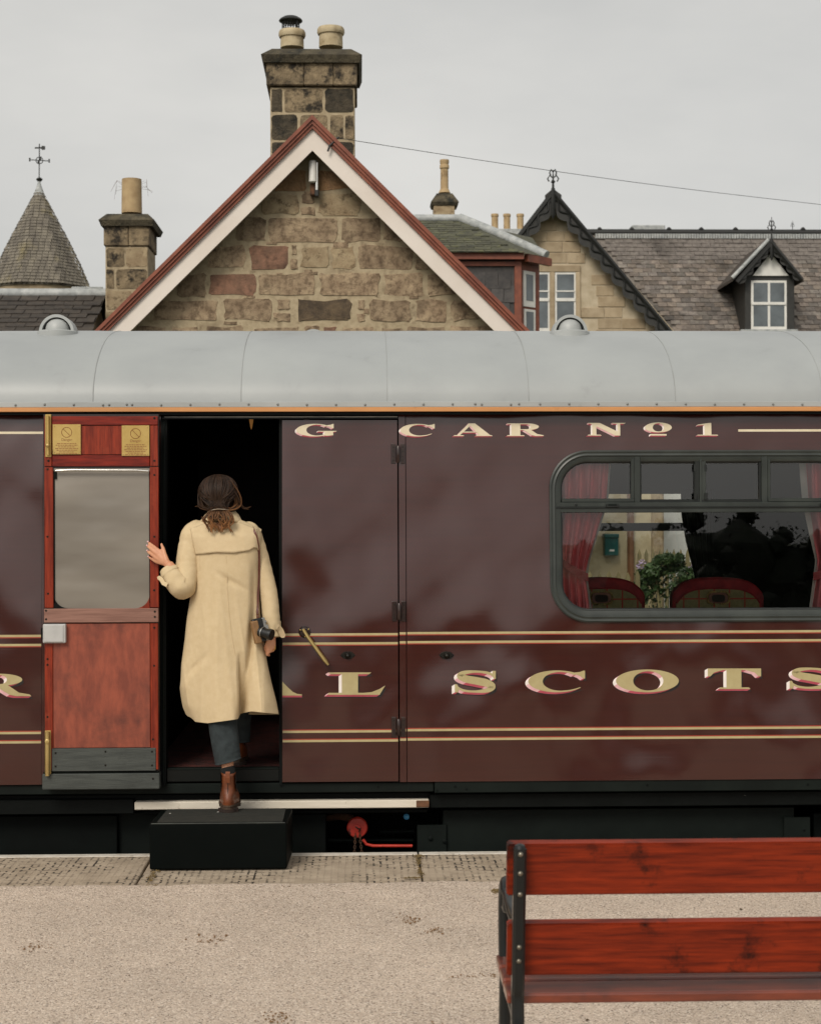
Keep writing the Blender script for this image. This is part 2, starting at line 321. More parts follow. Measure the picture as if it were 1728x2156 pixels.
mat('kick_grey', rgb(66, 70, 66), rgb(50, 54, 51), .6, 4, (1.5, 3, 16), bump=.4, bscale=12, bdist=.004, dirt=rgb(40, 42, 39), dscale=5)
mat('window_rubber', rgb(50, 55, 51), rgb(36, 41, 38), .38, 6)
mat('window_seal', rgb(20, 25, 22), rgb(14, 18, 16), .4, 6)
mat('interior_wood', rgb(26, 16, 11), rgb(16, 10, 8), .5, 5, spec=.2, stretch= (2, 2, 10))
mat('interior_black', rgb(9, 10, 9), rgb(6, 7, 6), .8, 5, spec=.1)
mat('carpet', rgb(84, 30, 22), rgb(42, 17, 13), .95, 16, bump=.8, bscale=80, bdist=.01, dirt=rgb(52, 34, 20), dscale=22, dlo=.58, dhi=.64)
mat('curtain', rgb(238, 146, 146), rgb(226, 122, 126), .85, 3, (8, 8, 1), bump=.2, bscale=40, bdist=.003)
mat('curtain_lining', rgb(220, 214, 204), rgb(196, 190, 180), .9, 5)
mat('tieback', rgb(190, 96, 96), rgb(166, 74, 76), .8, 30, (1, 1, 6))
mat('plush_red', rgb(150, 32, 38), rgb(116, 22, 28), .8, 20)
mat('lamp_glow', rgb(150, 90, 40), None, .4, 5, emit=(1, .45, .12), estr=.10)
# bench, box, platform, person
mat('bench_wood', rgb(142, 46, 16), rgb(84, 23, 8), .5, 4.5, (1.2, 9, 18), spec=.2, coat=.06, bump=.2, bscale=8, bdist=.003, dirt=rgb(30, 11, 7), dscale=5.5, dlo=.565, dhi=.68, coatr=.3, lo=.3, hi=.7)
mat('bench_seat', rgb(122, 52, 28), rgb(80, 30, 17), .35, 3.2, (1.1, 5, 7), coat=.8, bump=.2, bscale=8, bdist=.003, dirt=rgb(40, 18, 12), dscale=3.6, dlo=.56, dhi=.72, coatr=.2)
mat('bench_edge', rgb(170, 80, 48), rgb(140, 60, 36), .5, 5, (1, 5, 9))
mat('bench_iron', rgb(9, 14, 15), rgb(13, 18, 19), .38, 12, spec=.35, bump=.2, bscale=40, bdist=.002, coat=.3)
mat('bolt', rgb(150, 144, 130), rgb(110, 104, 92), .3, 20, metal=.8)
mat('box_black', rgb(4, 8, 7), rgb(6, 10, 9), .55, 5, spec=.07, bump=.25, bscale=12, bdist=.003, dirt=rgb(110, 110, 100), dscale=13, dlo=.735, dhi=.76)
mat('box_tread', rgb(40, 40, 34), rgb(31, 32, 27), .8, 22, bump=.6, bscale=160, bdist=.003)
mat('box_edge', rgb(58, 62, 56), rgb(28, 32, 29), .6, 10)
mat('skin', rgb(206, 152, 118), rgb(190, 132, 100), .55, 12)
mat('coat', rgb(203, 183, 148), rgb(197, 176, 140), .88, 30, bump=.5, bscale=60, bdist=.002, detail=6, bstretch=(1.5, 1.5, .9), spec=.12, bdetail=8, brough=.62)
mat('coat_flap', rgb(203, 183, 148), rgb(197, 176, 141), .88, 30, bump=.5, bscale=60, bdist=.002, detail=6, spec=.12, bdetail=8, brough=.6)
mat('denim', rgb(44, 52, 54), rgb(32, 39, 41), .9, 30, bump=.4, bscale=60, bdist=.003, dirt=rgb(64, 74, 76), dscale=12, dlo=.62, dhi=.8)
mat('sock', rgb(12, 14, 14), None, .95, 10)
mat('boot_leather', rgb(122, 66, 36), rgb(92, 48, 26), .42, 12, bump=.25, bscale=40, bdist=.003, coat=.15)
mat('boot_elastic', rgb(44, 28, 20), rgb(34, 22, 16), .9, 40)
mat('boot_sole', rgb(72, 54, 38), rgb(52, 40, 30), .7, 12)
mat('strap', rgb(96, 46, 30), rgb(76, 36, 24), .5, 10)
mat('cam_black', rgb(18, 20, 20), rgb(12, 13, 13), .4, 60, bump=.3, bscale=200, bdist=.001)
mat('cam_silver', rgb(186, 184, 178), rgb(150, 148, 142), .3, 10, metal=.9)
mat('cam_case', rgb(150, 112, 70), rgb(122, 90, 56), .6, 10)
mat('hair_clip', rgb(210, 196, 176), rgb(150, 130, 110), .3, 40, metal=.7)
mat('gold_ring', rgb(220, 180, 90), None, .25, 10, metal=1)
glass('glass', (.95, .97, .96), 1.95); glass('door_glass', (.82, .84, .84), 1.6, .06, veil=((.42, .41, .40), .55))

def hair_material():
    m = mat('hair', rgb(26, 18, 13), rgb(42, 29, 20), .5, 18, (3, 3, .5), spec=.22)
    t = m.node_tree; N = t.nodes; L = t.links; b = N['Principled BSDF']
    g = N.new('ShaderNodeNewGeometry'); s = N.new('ShaderNodeSeparateXYZ'); L.new(g.outputs['Position'], s.inputs[0])
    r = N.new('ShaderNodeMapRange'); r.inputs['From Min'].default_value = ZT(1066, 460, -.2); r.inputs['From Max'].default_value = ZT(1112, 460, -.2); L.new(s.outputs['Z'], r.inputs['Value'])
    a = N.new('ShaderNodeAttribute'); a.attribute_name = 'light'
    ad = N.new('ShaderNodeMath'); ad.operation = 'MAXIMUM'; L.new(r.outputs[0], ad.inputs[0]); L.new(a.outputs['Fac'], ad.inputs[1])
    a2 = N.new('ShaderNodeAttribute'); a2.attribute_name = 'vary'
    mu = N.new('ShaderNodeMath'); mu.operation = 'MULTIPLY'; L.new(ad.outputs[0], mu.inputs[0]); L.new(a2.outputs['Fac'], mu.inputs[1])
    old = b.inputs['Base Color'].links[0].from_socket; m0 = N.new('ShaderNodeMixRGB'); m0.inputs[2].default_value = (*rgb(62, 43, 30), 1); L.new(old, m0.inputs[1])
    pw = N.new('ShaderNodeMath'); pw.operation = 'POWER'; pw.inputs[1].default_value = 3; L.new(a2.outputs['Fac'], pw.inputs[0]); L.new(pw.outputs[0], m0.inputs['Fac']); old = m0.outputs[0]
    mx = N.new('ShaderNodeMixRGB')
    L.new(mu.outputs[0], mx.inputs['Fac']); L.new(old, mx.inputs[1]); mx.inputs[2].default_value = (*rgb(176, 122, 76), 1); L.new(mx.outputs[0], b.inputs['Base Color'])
hair_material()

def paint_material(name, base, base2, rough, wave):
    """coach paint: gloss over slightly wavy sheet metal, fine horizontal brushing"""
    m = mat(name, base, base2, rough, 3, (.4, 1, 14), spec=.12, coat=1, coatr=.15, detail=7); m.node_tree.nodes['Principled BSDF'].inputs['Coat IOR'].default_value = 1.62
    t = m.node_tree; N = t.nodes; L = t.links; b = N['Principled BSDF']
    tc = N.new('ShaderNodeTexCoord')
    n1 = N.new('ShaderNodeTexNoise'); n1.inputs['Scale'].default_value = 1.35; n1.inputs['Detail'].default_value = 1.6; n1.inputs['Roughness'].default_value = .5
    mp = N.new('ShaderNodeMapping'); mp.inputs['Scale'].default_value = (1.15, 1, .9); mp.inputs['Rotation'].default_value = (0, .5, 0)
    L.new(tc.outputs['Object'], mp.inputs['Vector']); L.new(mp.outputs[0], n1.inputs['Vector'])
    b1 = N.new('ShaderNodeBump'); b1.inputs['Strength'].default_value = 1.0; b1.inputs['Distance'].default_value = wave; L.new(n1.outputs['Fac'], b1.inputs['Height'])
    n2 = N.new('ShaderNodeTexNoise'); n2.inputs['Scale'].default_value = 9; n2.inputs['Detail'].default_value = 5
    m2 = N.new('ShaderNodeMapping'); m2.inputs['Scale'].default_value = (.25, 1, 16); L.new(tc.outputs['Object'], m2.inputs['Vector']); L.new(m2.outputs[0], n2.inputs['Vector'])
    b2 = N.new('ShaderNodeBump'); b2.inputs['Strength'].default_value = .10; b2.inputs['Distance'].default_value = .0012; L.new(n2.outputs['Fac'], b2.inputs['Height']); L.new(b1.outputs[0], b2.inputs['Normal'])
    L.new(b2.outputs[0], b.inputs['Normal']); L.new(b2.outputs[0], b.inputs['Coat Normal'])
    return m
paint_material('maroon', rgb(58, 20, 12), rgb(53, 18, 11), .35, .08)
def roof_material():
    m = mat('roof_grey', rgb(158, 162, 162), rgb(148, 152, 153), .42, 1.5, (1, 1, 1), coat=0, bump=.12, bscale=2.5, bdist=.02, dirt=rgb(132, 135, 134), dscale=3, dlo=.6, dhi=.85, spec=.5)
roof_material()

def slab_material():
    """moulded concrete coping: grid of small sunk cells, dirt lying in some of them"""
    m = mat('coping', rgb(178, 162, 142), rgb(154, 139, 120), .9, 8, bump=0, detail=7, dirt=rgb(136, 121, 100), dscale=2.2, dlo=.52, dhi=.72)
    t = m.node_tree; N = t.nodes; L = t.links; b = N['Principled BSDF']
    tc = N.new('ShaderNodeTexCoord')
    nw = N.new('ShaderNodeTexNoise'); nw.inputs['Scale'].default_value = 7; L.new(tc.outputs['Object'], nw.inputs['Vector'])
    va = N.new('ShaderNodeVectorMath'); va.operation = 'MULTIPLY_ADD'; L.new(nw.outputs['Color'], va.inputs[0]); va.inputs[1].default_value = (.012, .02, 0); L.new(tc.outputs['Object'], va.inputs[2])
    br = N.new('ShaderNodeTexBrick'); br.offset = 0; br.inputs['Scale'].default_value = 1; br.inputs['Brick Width'].default_value = .034; br.inputs['Row Height'].default_value = .075
    br.inputs['Mortar Size'].default_value = .0056; br.inputs['Mortar Smooth'].default_value = .25; L.new(va.outputs[0], br.inputs['Vector'])
    n2 = N.new('ShaderNodeTexNoise'); n2.inputs['Scale'].default_value = 26; n2.inputs['Detail'].default_value = 5; L.new(tc.outputs['Object'], n2.inputs['Vector'])
    n3 = N.new('ShaderNodeTexNoise'); n3.inputs['Scale'].default_value = 2.4; n3.inputs['Detail'].default_value = 3; L.new(tc.outputs['Object'], n3.inputs['Vector'])
    r = N.new('ShaderNodeMapRange'); r.inputs['From Min'].default_value = .47; r.inputs['From Max'].default_value = .55; L.new(n2.outputs['Fac'], r.inputs['Value'])
    r3 = N.new('ShaderNodeMapRange'); r3.inputs['From Min'].default_value = .38; r3.inputs['From Max'].default_value = .55; L.new(n3.outputs['Fac'], r3.inputs['Value'])
    mu = N.new('ShaderNodeMath'); mu.operation = 'MULTIPLY'; L.new(r.outputs[0], mu.inputs[0]); L.new(br.outputs['Fac'], mu.inputs[1])
    mu2 = N.new('ShaderNodeMath'); mu2.operation = 'MULTIPLY'; L.new(mu.outputs[0], mu2.inputs[0]); L.new(r3.outputs[0], mu2.inputs[1])
    old = b.inputs['Base Color'].links[0].from_socket
    mx = N.new('ShaderNodeMixRGB'); L.new(mu2.outputs[0], mx.inputs['Fac']); L.new(old, mx.inputs[1]); mx.inputs[2].default_value = (*rgb(40, 34, 26), 1); L.new(mx.outputs[0], b.inputs['Base Color'])
    n4 = N.new('ShaderNodeTexNoise'); n4.inputs['Scale'].default_value = 120; n4.inputs['Detail'].default_value = 4; L.new(tc.outputs['Object'], n4.inputs['Vector'])
    b1 = N.new('ShaderNodeBump'); b1.invert = True; b1.inputs['Strength'].default_value = .7; b1.inputs['Distance'].default_value = .006; L.new(br.outputs['Fac'], b1.inputs['Height'])
    b2 = N.new('ShaderNodeBump'); b2.inputs['Strength'].default_value = .7; b2.inputs['Distance'].default_value = .004; L.new(n4.outputs['Fac'], b2.inputs['Height']); L.new(b1.outputs[0], b2.inputs['Normal'])
    L.new(b2.outputs[0], b.inputs['Normal'])
slab_material()
def gravel_material(name, sc=1.0):
    m = bpy.data.materials.new(name); m.use_nodes = True; MATS[name] = m
    t = m.node_tree; N = t.nodes; L = t.links; b = N['Principled BSDF']; b.inputs['Roughness'].default_value = .95; b.inputs['Specular IOR Level'].default_value = .3
    tc = N.new('ShaderNodeTexCoord'); ob = tc.outputs['Object']
    vo = N.new('ShaderNodeTexVoronoi'); vo.inputs['Scale'].default_value = 160 * sc; vo.inputs['Randomness'].default_value = 1; L.new(ob, vo.inputs['Vector'])
    rp = N.new('ShaderNodeValToRGB'); E = rp.color_ramp.elements
    cs = [rgb(170, 155, 141), rgb(195, 179, 163), rgb(185, 168, 152), rgb(216, 202, 187), rgb(190, 173, 157), rgb(154, 140, 127), rgb(201, 184, 167), rgb(118, 106, 96)]
    while len(E) < len(cs): E.new(.5)
    rp.color_ramp.interpolation = 'CONSTANT'
    for i, c in enumerate(cs): E[i].position = [0, .12, .3, .5, .62, .78, .84, .96][i]; E[i].color = (*c, 1)
    sp = N.new('ShaderNodeSeparateXYZ'); L.new(vo.outputs['Color'], sp.inputs[0]); L.new(sp.outputs[0], rp.inputs['Fac'])
    n1 = N.new('ShaderNodeTexNoise'); n1.inputs['Scale'].default_value = 1.6; n1.inputs['Detail'].default_value = 8; n1.inputs['Roughness'].default_value = .65; L.new(ob, n1.inputs['Vector'])
    r1 = N.new('ShaderNodeMapRange'); r1.inputs['From Min'].default_value = .34; r1.inputs['From Max'].default_value = .68; r1.inputs['To Min'].default_value = .90; r1.inputs['To Max'].default_value = 1.10; L.new(n1.outputs['Fac'], r1.inputs['Value'])
    h = N.new('ShaderNodeHueSaturation'); L.new(rp.outputs[0], h.inputs['Color']); L.new(r1.outputs[0], h.inputs['Value'])
    n2 = N.new('ShaderNodeTexNoise'); n2.inputs['Scale'].default_value = 3.3; n2.inputs['Detail'].default_value = 9; n2.inputs['Roughness'].default_value = .72; L.new(ob, n2.inputs['Vector'])
    r2 = N.new('ShaderNodeMapRange'); r2.inputs['From Min'].default_value = .66; r2.inputs['From Max'].default_value = .78; r2.inputs['To Max'].default_value = .4; L.new(n2.outputs['Fac'], r2.inputs['Value'])
    mx = N.new('ShaderNodeMixRGB'); L.new(r2.outputs[0], mx.inputs['Fac']); L.new(h.outputs[0], mx.inputs[1]); mx.inputs[2].default_value = (*rgb(116, 90, 66), 1)
    L.new(mx.outputs[0], b.inputs['Base Color'])
    n4 = N.new('ShaderNodeTexNoise'); n4.inputs['Scale'].default_value = 60; n4.inputs['Detail'].default_value = 5; L.new(ob, n4.inputs['Vector'])
    b1 = N.new('ShaderNodeBump'); b1.invert = True; b1.inputs['Strength'].default_value = .7; b1.inputs['Distance'].default_value = .004; L.new(vo.outputs['Distance'], b1.inputs['Height'])
    b2 = N.new('ShaderNodeBump'); b2.inputs['Strength'].default_value = .6; b2.inputs['Distance'].default_value = .008; L.new(n4.outputs['Fac'], b2.inputs['Height']); L.new(b1.outputs[0], b2.inputs['Normal'])
    L.new(b2.outputs[0], b.inputs['Normal'])
gravel_material('gravel')
mat('pebble', rgb(202, 187, 171), rgb(172, 157, 142), .9, 60, dirt=rgb(122, 108, 95), dscale=30, dlo=.56, dhi=.6)
mat('dead_moss', rgb(128, 98, 68), rgb(104, 80, 52), .95, 30)
mat('green_moss', rgb(112, 92, 56), rgb(84, 70, 42), .95, 30)
mat('white_line', rgb(206, 200, 190), rgb(184, 176, 164), .8, 12, dirt=rgb(146, 134, 116), dscale=8, dlo=.56, dhi=.7, bump=.4, bscale=60, bdist=.004)
def tartan_material():
    m = mat('tartan', rgb(140, 130, 88), rgb(120, 112, 74), .9, 60)
    t = m.node_tree; N = t.nodes; L = t.links; b = N['Principled BSDF']
    tc = N.new('ShaderNodeTexCoord'); br = N.new('ShaderNodeTexBrick'); br.offset = 0; br.inputs['Scale'].default_value = 1
    br.inputs['Brick Width'].default_value = .085; br.inputs['Row Height'].default_value = .085; br.inputs['Mortar Size'].default_value = .0035; br.inputs['Mortar Smooth'].default_value = 0
    sx = N.new('ShaderNodeSeparateXYZ'); cx = N.new('ShaderNodeCombineXYZ'); L.new(tc.outputs['Object'], sx.inputs[0]); L.new(sx.outputs['X'], cx.inputs['X']); L.new(sx.outputs['Z'], cx.inputs['Y']); L.new(cx.outputs[0], br.inputs['Vector'])
    mx = N.new('ShaderNodeMixRGB'); old = b.inputs['Base Color'].links[0].from_socket; L.new(br.outputs['Fac'], mx.inputs['Fac']); L.new(old, mx.inputs[1]); mx.inputs[2].default_value = (*rgb(160, 44, 36), 1); L.new(mx.outputs[0], b.inputs['Base Color'])
tartan_material()

# ------------------------------------------------------------------ ground, platform, track
PE = -0.16                       # y of the platform edge
def sheet(name, x0, x1, y0, y1, z, m, kind='structure'):
    return mesh(name, [(x0, y0, z), (x1, y0, z), (x1, y1, z), (x0, y1, z)], [(0, 1, 2, 3)], m, None, False, kind)
sheet('ground', -700, 700, -500, 900, -.97, 'grass')
sheet('trackbed', -80, 80, PE - .05, 3.6, -.95, 'ballast')
for y in (.62, 2.05):
    r = prism('rail', [(0, 0), (.14, 0), (.14, .02), (.09, .04), (.09, .11), (.105, .12), (.105, .155), (.035, .155), (.035, .12), (.05, .11), (.05, .04), (0, .02)], -40, 40, 'rust')
    r.rotation_euler = (0, 0, math.pi / 2); r.location = (0, y - .07, -.93); r['kind'] = 'structure'
box('far_ground', -90, 90, 3.6, 90, -.96, -.01, 'grass', None, 0, kind='structure')
platform = box('platform', -60, 60, -10.4, PE - .80, -.96, 0, 'gravel', None, 0, kind='structure')
box('platform_wall', -60, 60, PE - .82, PE - .12, -.96, -.07, 'ballast', platform, 0)
# coping slabs, each its own piece; joints measured in the photograph
jl = [P(323, 1850, PE).x - 1.335 * k for k in range(0, 3)][::-1]
joints = [jl[0] - 1.335] + jl + [P(880, 1830, PE).x + 1.335 * k for k in range(0, 4)]
for i in range(len(joints) - 1):
    a, b = joints[i] + .004, joints[i + 1] - .004
    dz = random.uniform(-.004, .003); bm = bmesh.new(); bm_box(bm, a, b, PE - .79, PE, -.09, dz, .008, 2)
    bmo('coping_slab', bm, 'coping', platform)
    # painted white nosing
    box('edge_line', a + .001, b - .001, PE - .055 - random.uniform(0, .006), PE + .0025, -.06, dz + .0035, 'white_line', platform, .002)
# the loose surface laps over the back of the slabs with an uneven edge
xs = np.linspace(-6, 6, 700); V = []; Fc = []
for x in xs:
    e = PE - .735 + .035 * mnoise.noise(Vector((x * 1.3, 0, 3))) + .03 * mnoise.noise(Vector((x * 6, 0, 7))) + .018 * mnoise.noise(Vector((x * 25, 1, 7)))
    V += [(x, PE - 1.15, -.003), (x, e - .05, .010), (x, e, .002)]
for i in range(len(xs) - 1):
    for k in range(2): a = i * 3 + k; Fc.append((a, a + 3, a + 4, a + 1))
mesh('gravel_edge', V, Fc, 'gravel', platform)
# loose chips, too many to count
def chips(name, n, xr, yr, s0, s1, m, seed, parent, zb=.002, clump=None):
    rs = np.random.RandomState(seed); base = np.array([(1, 0, 0), (-.5, .87, 0), (-.5, -.87, 0), (0, 0, .7), (.2, .2, -.3)])
    fc = np.array([(0, 1, 3), (1, 2, 3), (2, 0, 3), (1, 0, 4), (2, 1, 4), (0, 2, 4)])
    V = np.zeros((n, 5, 3)); s = rs.uniform(s0, s1, n) * rs.choice([.6, .8, 1, 1.3], n)
    if clump is None: px = rs.uniform(*xr, n); py = rs.uniform(*yr, n)
    else:
        k = rs.randint(0, len(clump), n); c = np.array(clump)[k]; px = c[:, 0] + rs.normal(0, 1, n) * c[:, 2]; py = c[:, 1] + rs.normal(0, 1, n) * c[:, 3]
    a = rs.uniform(0, 6.3, n); j = rs.uniform(.7, 1.3, (n, 5, 3))
    b = base[None] * j * s[:, None, None]
    V[:, :, 0] = b[:, :, 0] * np.cos(a)[:, None] - b[:, :, 1] * np.sin(a)[:, None] + px[:, None]
    V[:, :, 1] = b[:, :, 0] * np.sin(a)[:, None] + b[:, :, 1] * np.cos(a)[:, None] + py[:, None]
    V[:, :, 2] = b[:, :, 2] + zb + s[:, None] * .1
    FF = (fc[None] + (np.arange(n) * 5)[:, None, None]).reshape(-1, 3)
    return mesh(name, V.reshape(-1, 3), FF.tolist(), m, parent, False, 'stuff')
chips('gravel_chips', 26000, (-2.4, 2.6), (-6.2, PE - .76), .0025, .0052, 'pebble', 3, platform, .001)
chips('stray_stones', 26, (-2.4, 2.6), (-6, PE - .2), .006, .011, 'dark_stone', 5, platform, .003)
gp = lambda u, v: (lambda p: (p.x, p.y))(CAM + (FWD + RIGHT * ((u - 864) / F) + UP * ((1078 - v) / F)) * (1.757 / -(FWD + RIGHT * ((u - 864) / F) + UP * ((1078 - v) / F)).z))
cl = [(*gp(u, v), sx, sy) for u, v, sx, sy in ((440, 1978, .035, .05), (75, 1992, .04, .06), (865, 1936, .03, .05), (920, 1960, .02, .03), (590, 2148, .03, .05), (1000, 2056, .09, .02), (920, 2166, .02, .03))]
chips('dead_moss_tufts', 420, None, None, .002, .006, 'dead_moss', 8, platform, .003, cl)
cl = [(*gp(u, v), sx, sy) for u, v, sx, sy in ((880, 1803, .012, .02), (882, 1815, .008, .05), (884, 1838, .006, .05), (320, 1848, .01, .08), (324, 1868, .01, .02), (570, 1870, .06, .008), (610, 1869, .05, .008), (690, 1867, .03, .006), (865, 1850, .03, .006), (1045, 1878, .012, .02))]
chips('moss_in_the_joints', 800, None, None, .003, .007, 'green_moss', 9, platform, .004, cl)

# ------------------------------------------------------------------ station building with the gable
def stone_piece(name, pts, Y, m, parent, proud=.02, jag=.006, seed=0):
    """one roughly squared stone: uneven outline, rounded and dished face; pts (x, z) corners of a box x0,x1,z0,z1"""
    x0, x1, z0, z1 = pts; rs = random.Random(seed); w, h = x1 - x0, z1 - z0; r = min(w, h) * .13; out = []
    for cx, cz, a0 in ((x1 - r, z1 - r, 0), (x0 + r, z1 - r, 90), (x0 + r, z0 + r, 180), (x1 - r, z0 + r, 270)):
        for k in range(3):
            a = math.radians(a0 + 45 * k); out.append((cx + r * math.cos(a) * 1.05 + rs.uniform(-jag, jag), cz + r * math.sin(a) * 1.05 + rs.uniform(-jag, jag)))
        nx = {0: (lerp(x1, x0, .5), z1), 90: (x0, lerp(z1, z0, .5)), 180: (lerp(x0, x1, .5), z0), 270: (x1, lerp(z0, z1, .5))}[a0]
        out.append((nx[0] + rs.uniform(-jag, jag), nx[1] + rs.uniform(-jag, jag)))
    n = len(out); V = [(x, Y + .02, z) for x, z in out]; cx, cz = (x0 + x1) / 2, (z0 + z1) / 2
    k = 1 - min(.007 / min(w, h), .12)
    V += [(cx + (x - cx) * k, Y - proud * .6 + rs.uniform(-.003, .003), cz + (z - cz) * k) for x, z in out]
    V += [(cx + rs.uniform(-.25, .25) * w, Y - proud * .6 - rs.uniform(-.002, .005), cz + rs.uniform(-.2, .2) * h)]
    Fc = [(i, (i + 1) % n, n + (i + 1) % n, n + i) for i in range(n)] + [(n + i, n + (i + 1) % n, 2 * n) for i in range(n)]
    return mesh(name, V, Fc, m, parent)

GY = 10.0
ap = P(657, 245, GY - .3)
sb = thing('station_building', 'rubble stone station building with white bargeboards and red trim on its gable', 'building', (ap.x, GY + 3, 0))
cgx = P(658, 500, GY).x
# wall body (mortar face) behind the stones
slope = 1.0
apz = P(658, 300, GY).z
hw = 3.0; ez = apz - hw * .995
wall = prism('wall', [(cgx - hw, -.05), (cgx + hw, -.05), (cgx + hw, ez), (cgx, apz), (cgx - hw, ez)], GY, GY + 7, 'mortar', sb)
rows = [  # v0, v1, [(u0, u1, kind)]   measured courses
    (357, 402, [(576, 646, 'o'), (668, 736, 'o')]),
    (408, 452, [(549, 628, 'p'), (633, 664, 'g'), (672, 758, 'p')]),
    (457, 510, [(498, 559, 'd'), (565, 712, 'g'), (722, 802, 'g'), (808, 850, 'd')]),
    (515, 567, [(437, 516, 'g'), (526, 607, 'r'), (612, 626, 's'), (635, 692, 'p'), (699, 745, 'P'), (753, 868, 'd'), (874, 905, 's')]),
    (573, 624, [(374, 434, 'd'), (440, 541, 'r'), (546, 661, 'g'), (674, 799, 'g'), (809, 893, 'g'), (899, 958, 'd')]),
    (630, 677, [(322, 457, 'd'), (470, 571, 'g'), (582, 612, 'g'), (624, 740, 's'), (752, 768, 'g'), (780, 865, 'd'), (875, 940, 'g'), (950, 1010, 'd')]),
    (686, 728, [(286, 352, 'd'), (360, 420, 'g'), (434, 512, 'd'), (536, 628, 'd'), (640, 672, 'g'), (681, 707, 'r'), (722, 786, 'd'), (804, 848, 'g'), (858, 940, 'd'), (950, 1035, 'g')]),
    (736, 782, [(240, 330, 'g'), (340, 452, 'd'), (462, 540, 'g'), (552, 660, 'r'), (672, 760, 'g'), (770, 880, 'd'), (890, 980, 'g'), (990, 1075, 'd')]),
]
kinds = {'o': 'orange_stone', 'p': 'pale_stone', 'P': 'pale_stone', 'g': 'gable_stone', 'd': 'gable_stone', 'r': 'red_stone', 's': 'dark_stone'}
sd_ = 0
for v0, v1, lst in rows:
    for u0, u1, k in lst:
        sd_ += 1; a = P(u0, v1, GY); b = P(u1, v0, GY)
        if u1 - u0 < 34 and v1 - v0 > 42:       # a pair of small stones, one on the other
            zm = lerp(a.z, b.z, random.uniform(.42, .58))
            stone_piece('stone', (a.x, b.x, a.z, zm - .02), GY, 'gable_stone', wall, .016, .008, sd_)
            stone_piece('stone', (a.x + .01, b.x - .01, zm + .02, b.z), GY, 'gable_stone', wall, .016, .008, sd_ + 500)
        else:
            stone_piece('stone', (a.x, b.x, a.z + random.uniform(0, .02), b.z - random.uniform(0, .02)), GY, kinds[k], wall, random.uniform(.006, .018), .02, sd_)
# pinning stones (snecks) in the wide joints
for u, v, w_, h_ in ((580, 578, 16, 8), (610, 580, 20, 7), (700, 516, 34, 14), (655, 575, 14, 8), (765, 655, 12, 12), (575, 664, 14, 12), (640, 570, 18, 6), (512, 625, 26, 6), (860, 626, 22, 6), (470, 680, 30, 6), (640, 405, 16, 6), (560, 512, 24, 6)):
    a = P(u, v + h_ / 2, GY); b = P(u + w_, v - h_ / 2, GY); sd_ += 1
    stone_piece('stone', (a.x, b.x, a.z, b.z), GY, 'gable_stone', wall, .012, .004, sd_)
BY = GY - .30
def slope_board(name, side, o0, o1, y0, y1, m, uend=None, parent=sb):
    """strip parallel to the gable slope between vertical offsets o0..o1 (px) below the outer roof line"""
    L = 600; k = 452 / 455
    pts = [(657.5, 245 + o0), (657.5 + side * L, 245 + o0 + L * k), (657.5 + side * L, 245 + o1 + L * k), (657.5, 245 + o1)]
    q = [P(u, v, BY) for u, v in pts]
    return prism(name, [(p.x, p.z) for p in q], y0, y1, m, parent)
for s in (-1, 1):
    slope_board('bargeboard', s, 24.5, 71, BY, BY + .035, 'white_board')
    tr = slope_board('roof_trim', s, -1, 9, BY - .075, BY + .1, 'red_trim')
    slope_board('moulding', s, 9.5, 17, BY - .055, BY + .1, 'red_trim', parent=tr)
    slope_board('moulding', s, 17.5, 25.5, BY - .035, BY + .03, 'red_trim', parent=tr)
    slope_board('soffit', s, 22, 30, BY + .04, GY + .0, 'interior_wood')
    slope_board('roof', s, 0.5, 21, BY + .101, GY + 7.3, 'slate_dark')
# chimney on the ridge behind the gable
CY = GY + .45
ch = pbox('chimney', 569, 747, 183, 420, CY, 1.0, 'mortar', sb, .01)
for v0, v1, lst in ((186, 236, [(571, 594, 'S'), (599, 679, 'L'), (684, 744, 'S')]), (241, 293, [(572, 626, 'S'), (632, 689, 'L'), (695, 723, 'L'), (727, 744, 'L')]), (298, 345, [(572, 606, 'S'), (612, 690, 'L'), (696, 744, 'S')]), (349, 395, [(572, 650, 'L'), (656, 744, 'L')])):
    for u0, u1, k in lst:
        sd_ += 1; a = P(u0, v1, CY); b = P(u1, v0, CY); stone_piece('stone', (a.x, b.x, a.z, b.z), CY, {'S': 'sooty_stone', 'L': 'lichen_stone'}[k], ch, .012, .006, sd_)
# band of large blocks, then the weathered cap with chamfered top
zb0, zb1 = P(657, 181, CY).z, P(657, 129, CY).z
edges = [560, 640, 702, 752]
for i in range(3):
    a, b = P(edges[i], 150, CY - .05).x + .002, P(edges[i + 1], 150, CY - .05).x - .002
    box('band_stone', a, b, CY - .05, CY + 1.05, zb0, zb1, 'lichen_stone', ch, .012)
def cap(name, u0, u1, v_top, v_mid, v_bot, Y, depth, inset, m, parent):
    a, b = P(u0, v_mid, Y), P(u1, v_mid, Y); zt, zm, zb = P((u0 + u1) / 2, v_top, Y).z, a.z, P((u0 + u1) / 2, v_bot, Y).z; i = inset
    V = [(a.x, Y, zm), (b.x, Y, zm), (b.x, Y + depth, zm), (a.x, Y + depth, zm), (a.x + i, Y + i, zt), (b.x - i, Y + i, zt), (b.x - i, Y + depth - i, zt), (a.x + i, Y + depth - i, zt),
         (a.x + .03, Y + .03, zb), (b.x - .03, Y + .03, zb), (b.x - .03, Y + depth - .03, zb), (a.x + .03, Y + depth - .03, zb)]
    o = mesh(name, V, [(0, 1, 5, 4), (1, 2, 6, 5), (2, 3, 7, 6), (3, 0, 4, 7), (4, 5, 6, 7), (8, 9, 1, 0), (9, 10, 2, 1), (10, 11, 3, 2), (11, 8, 0, 3), (11, 10, 9, 8)], m, parent)
    return o
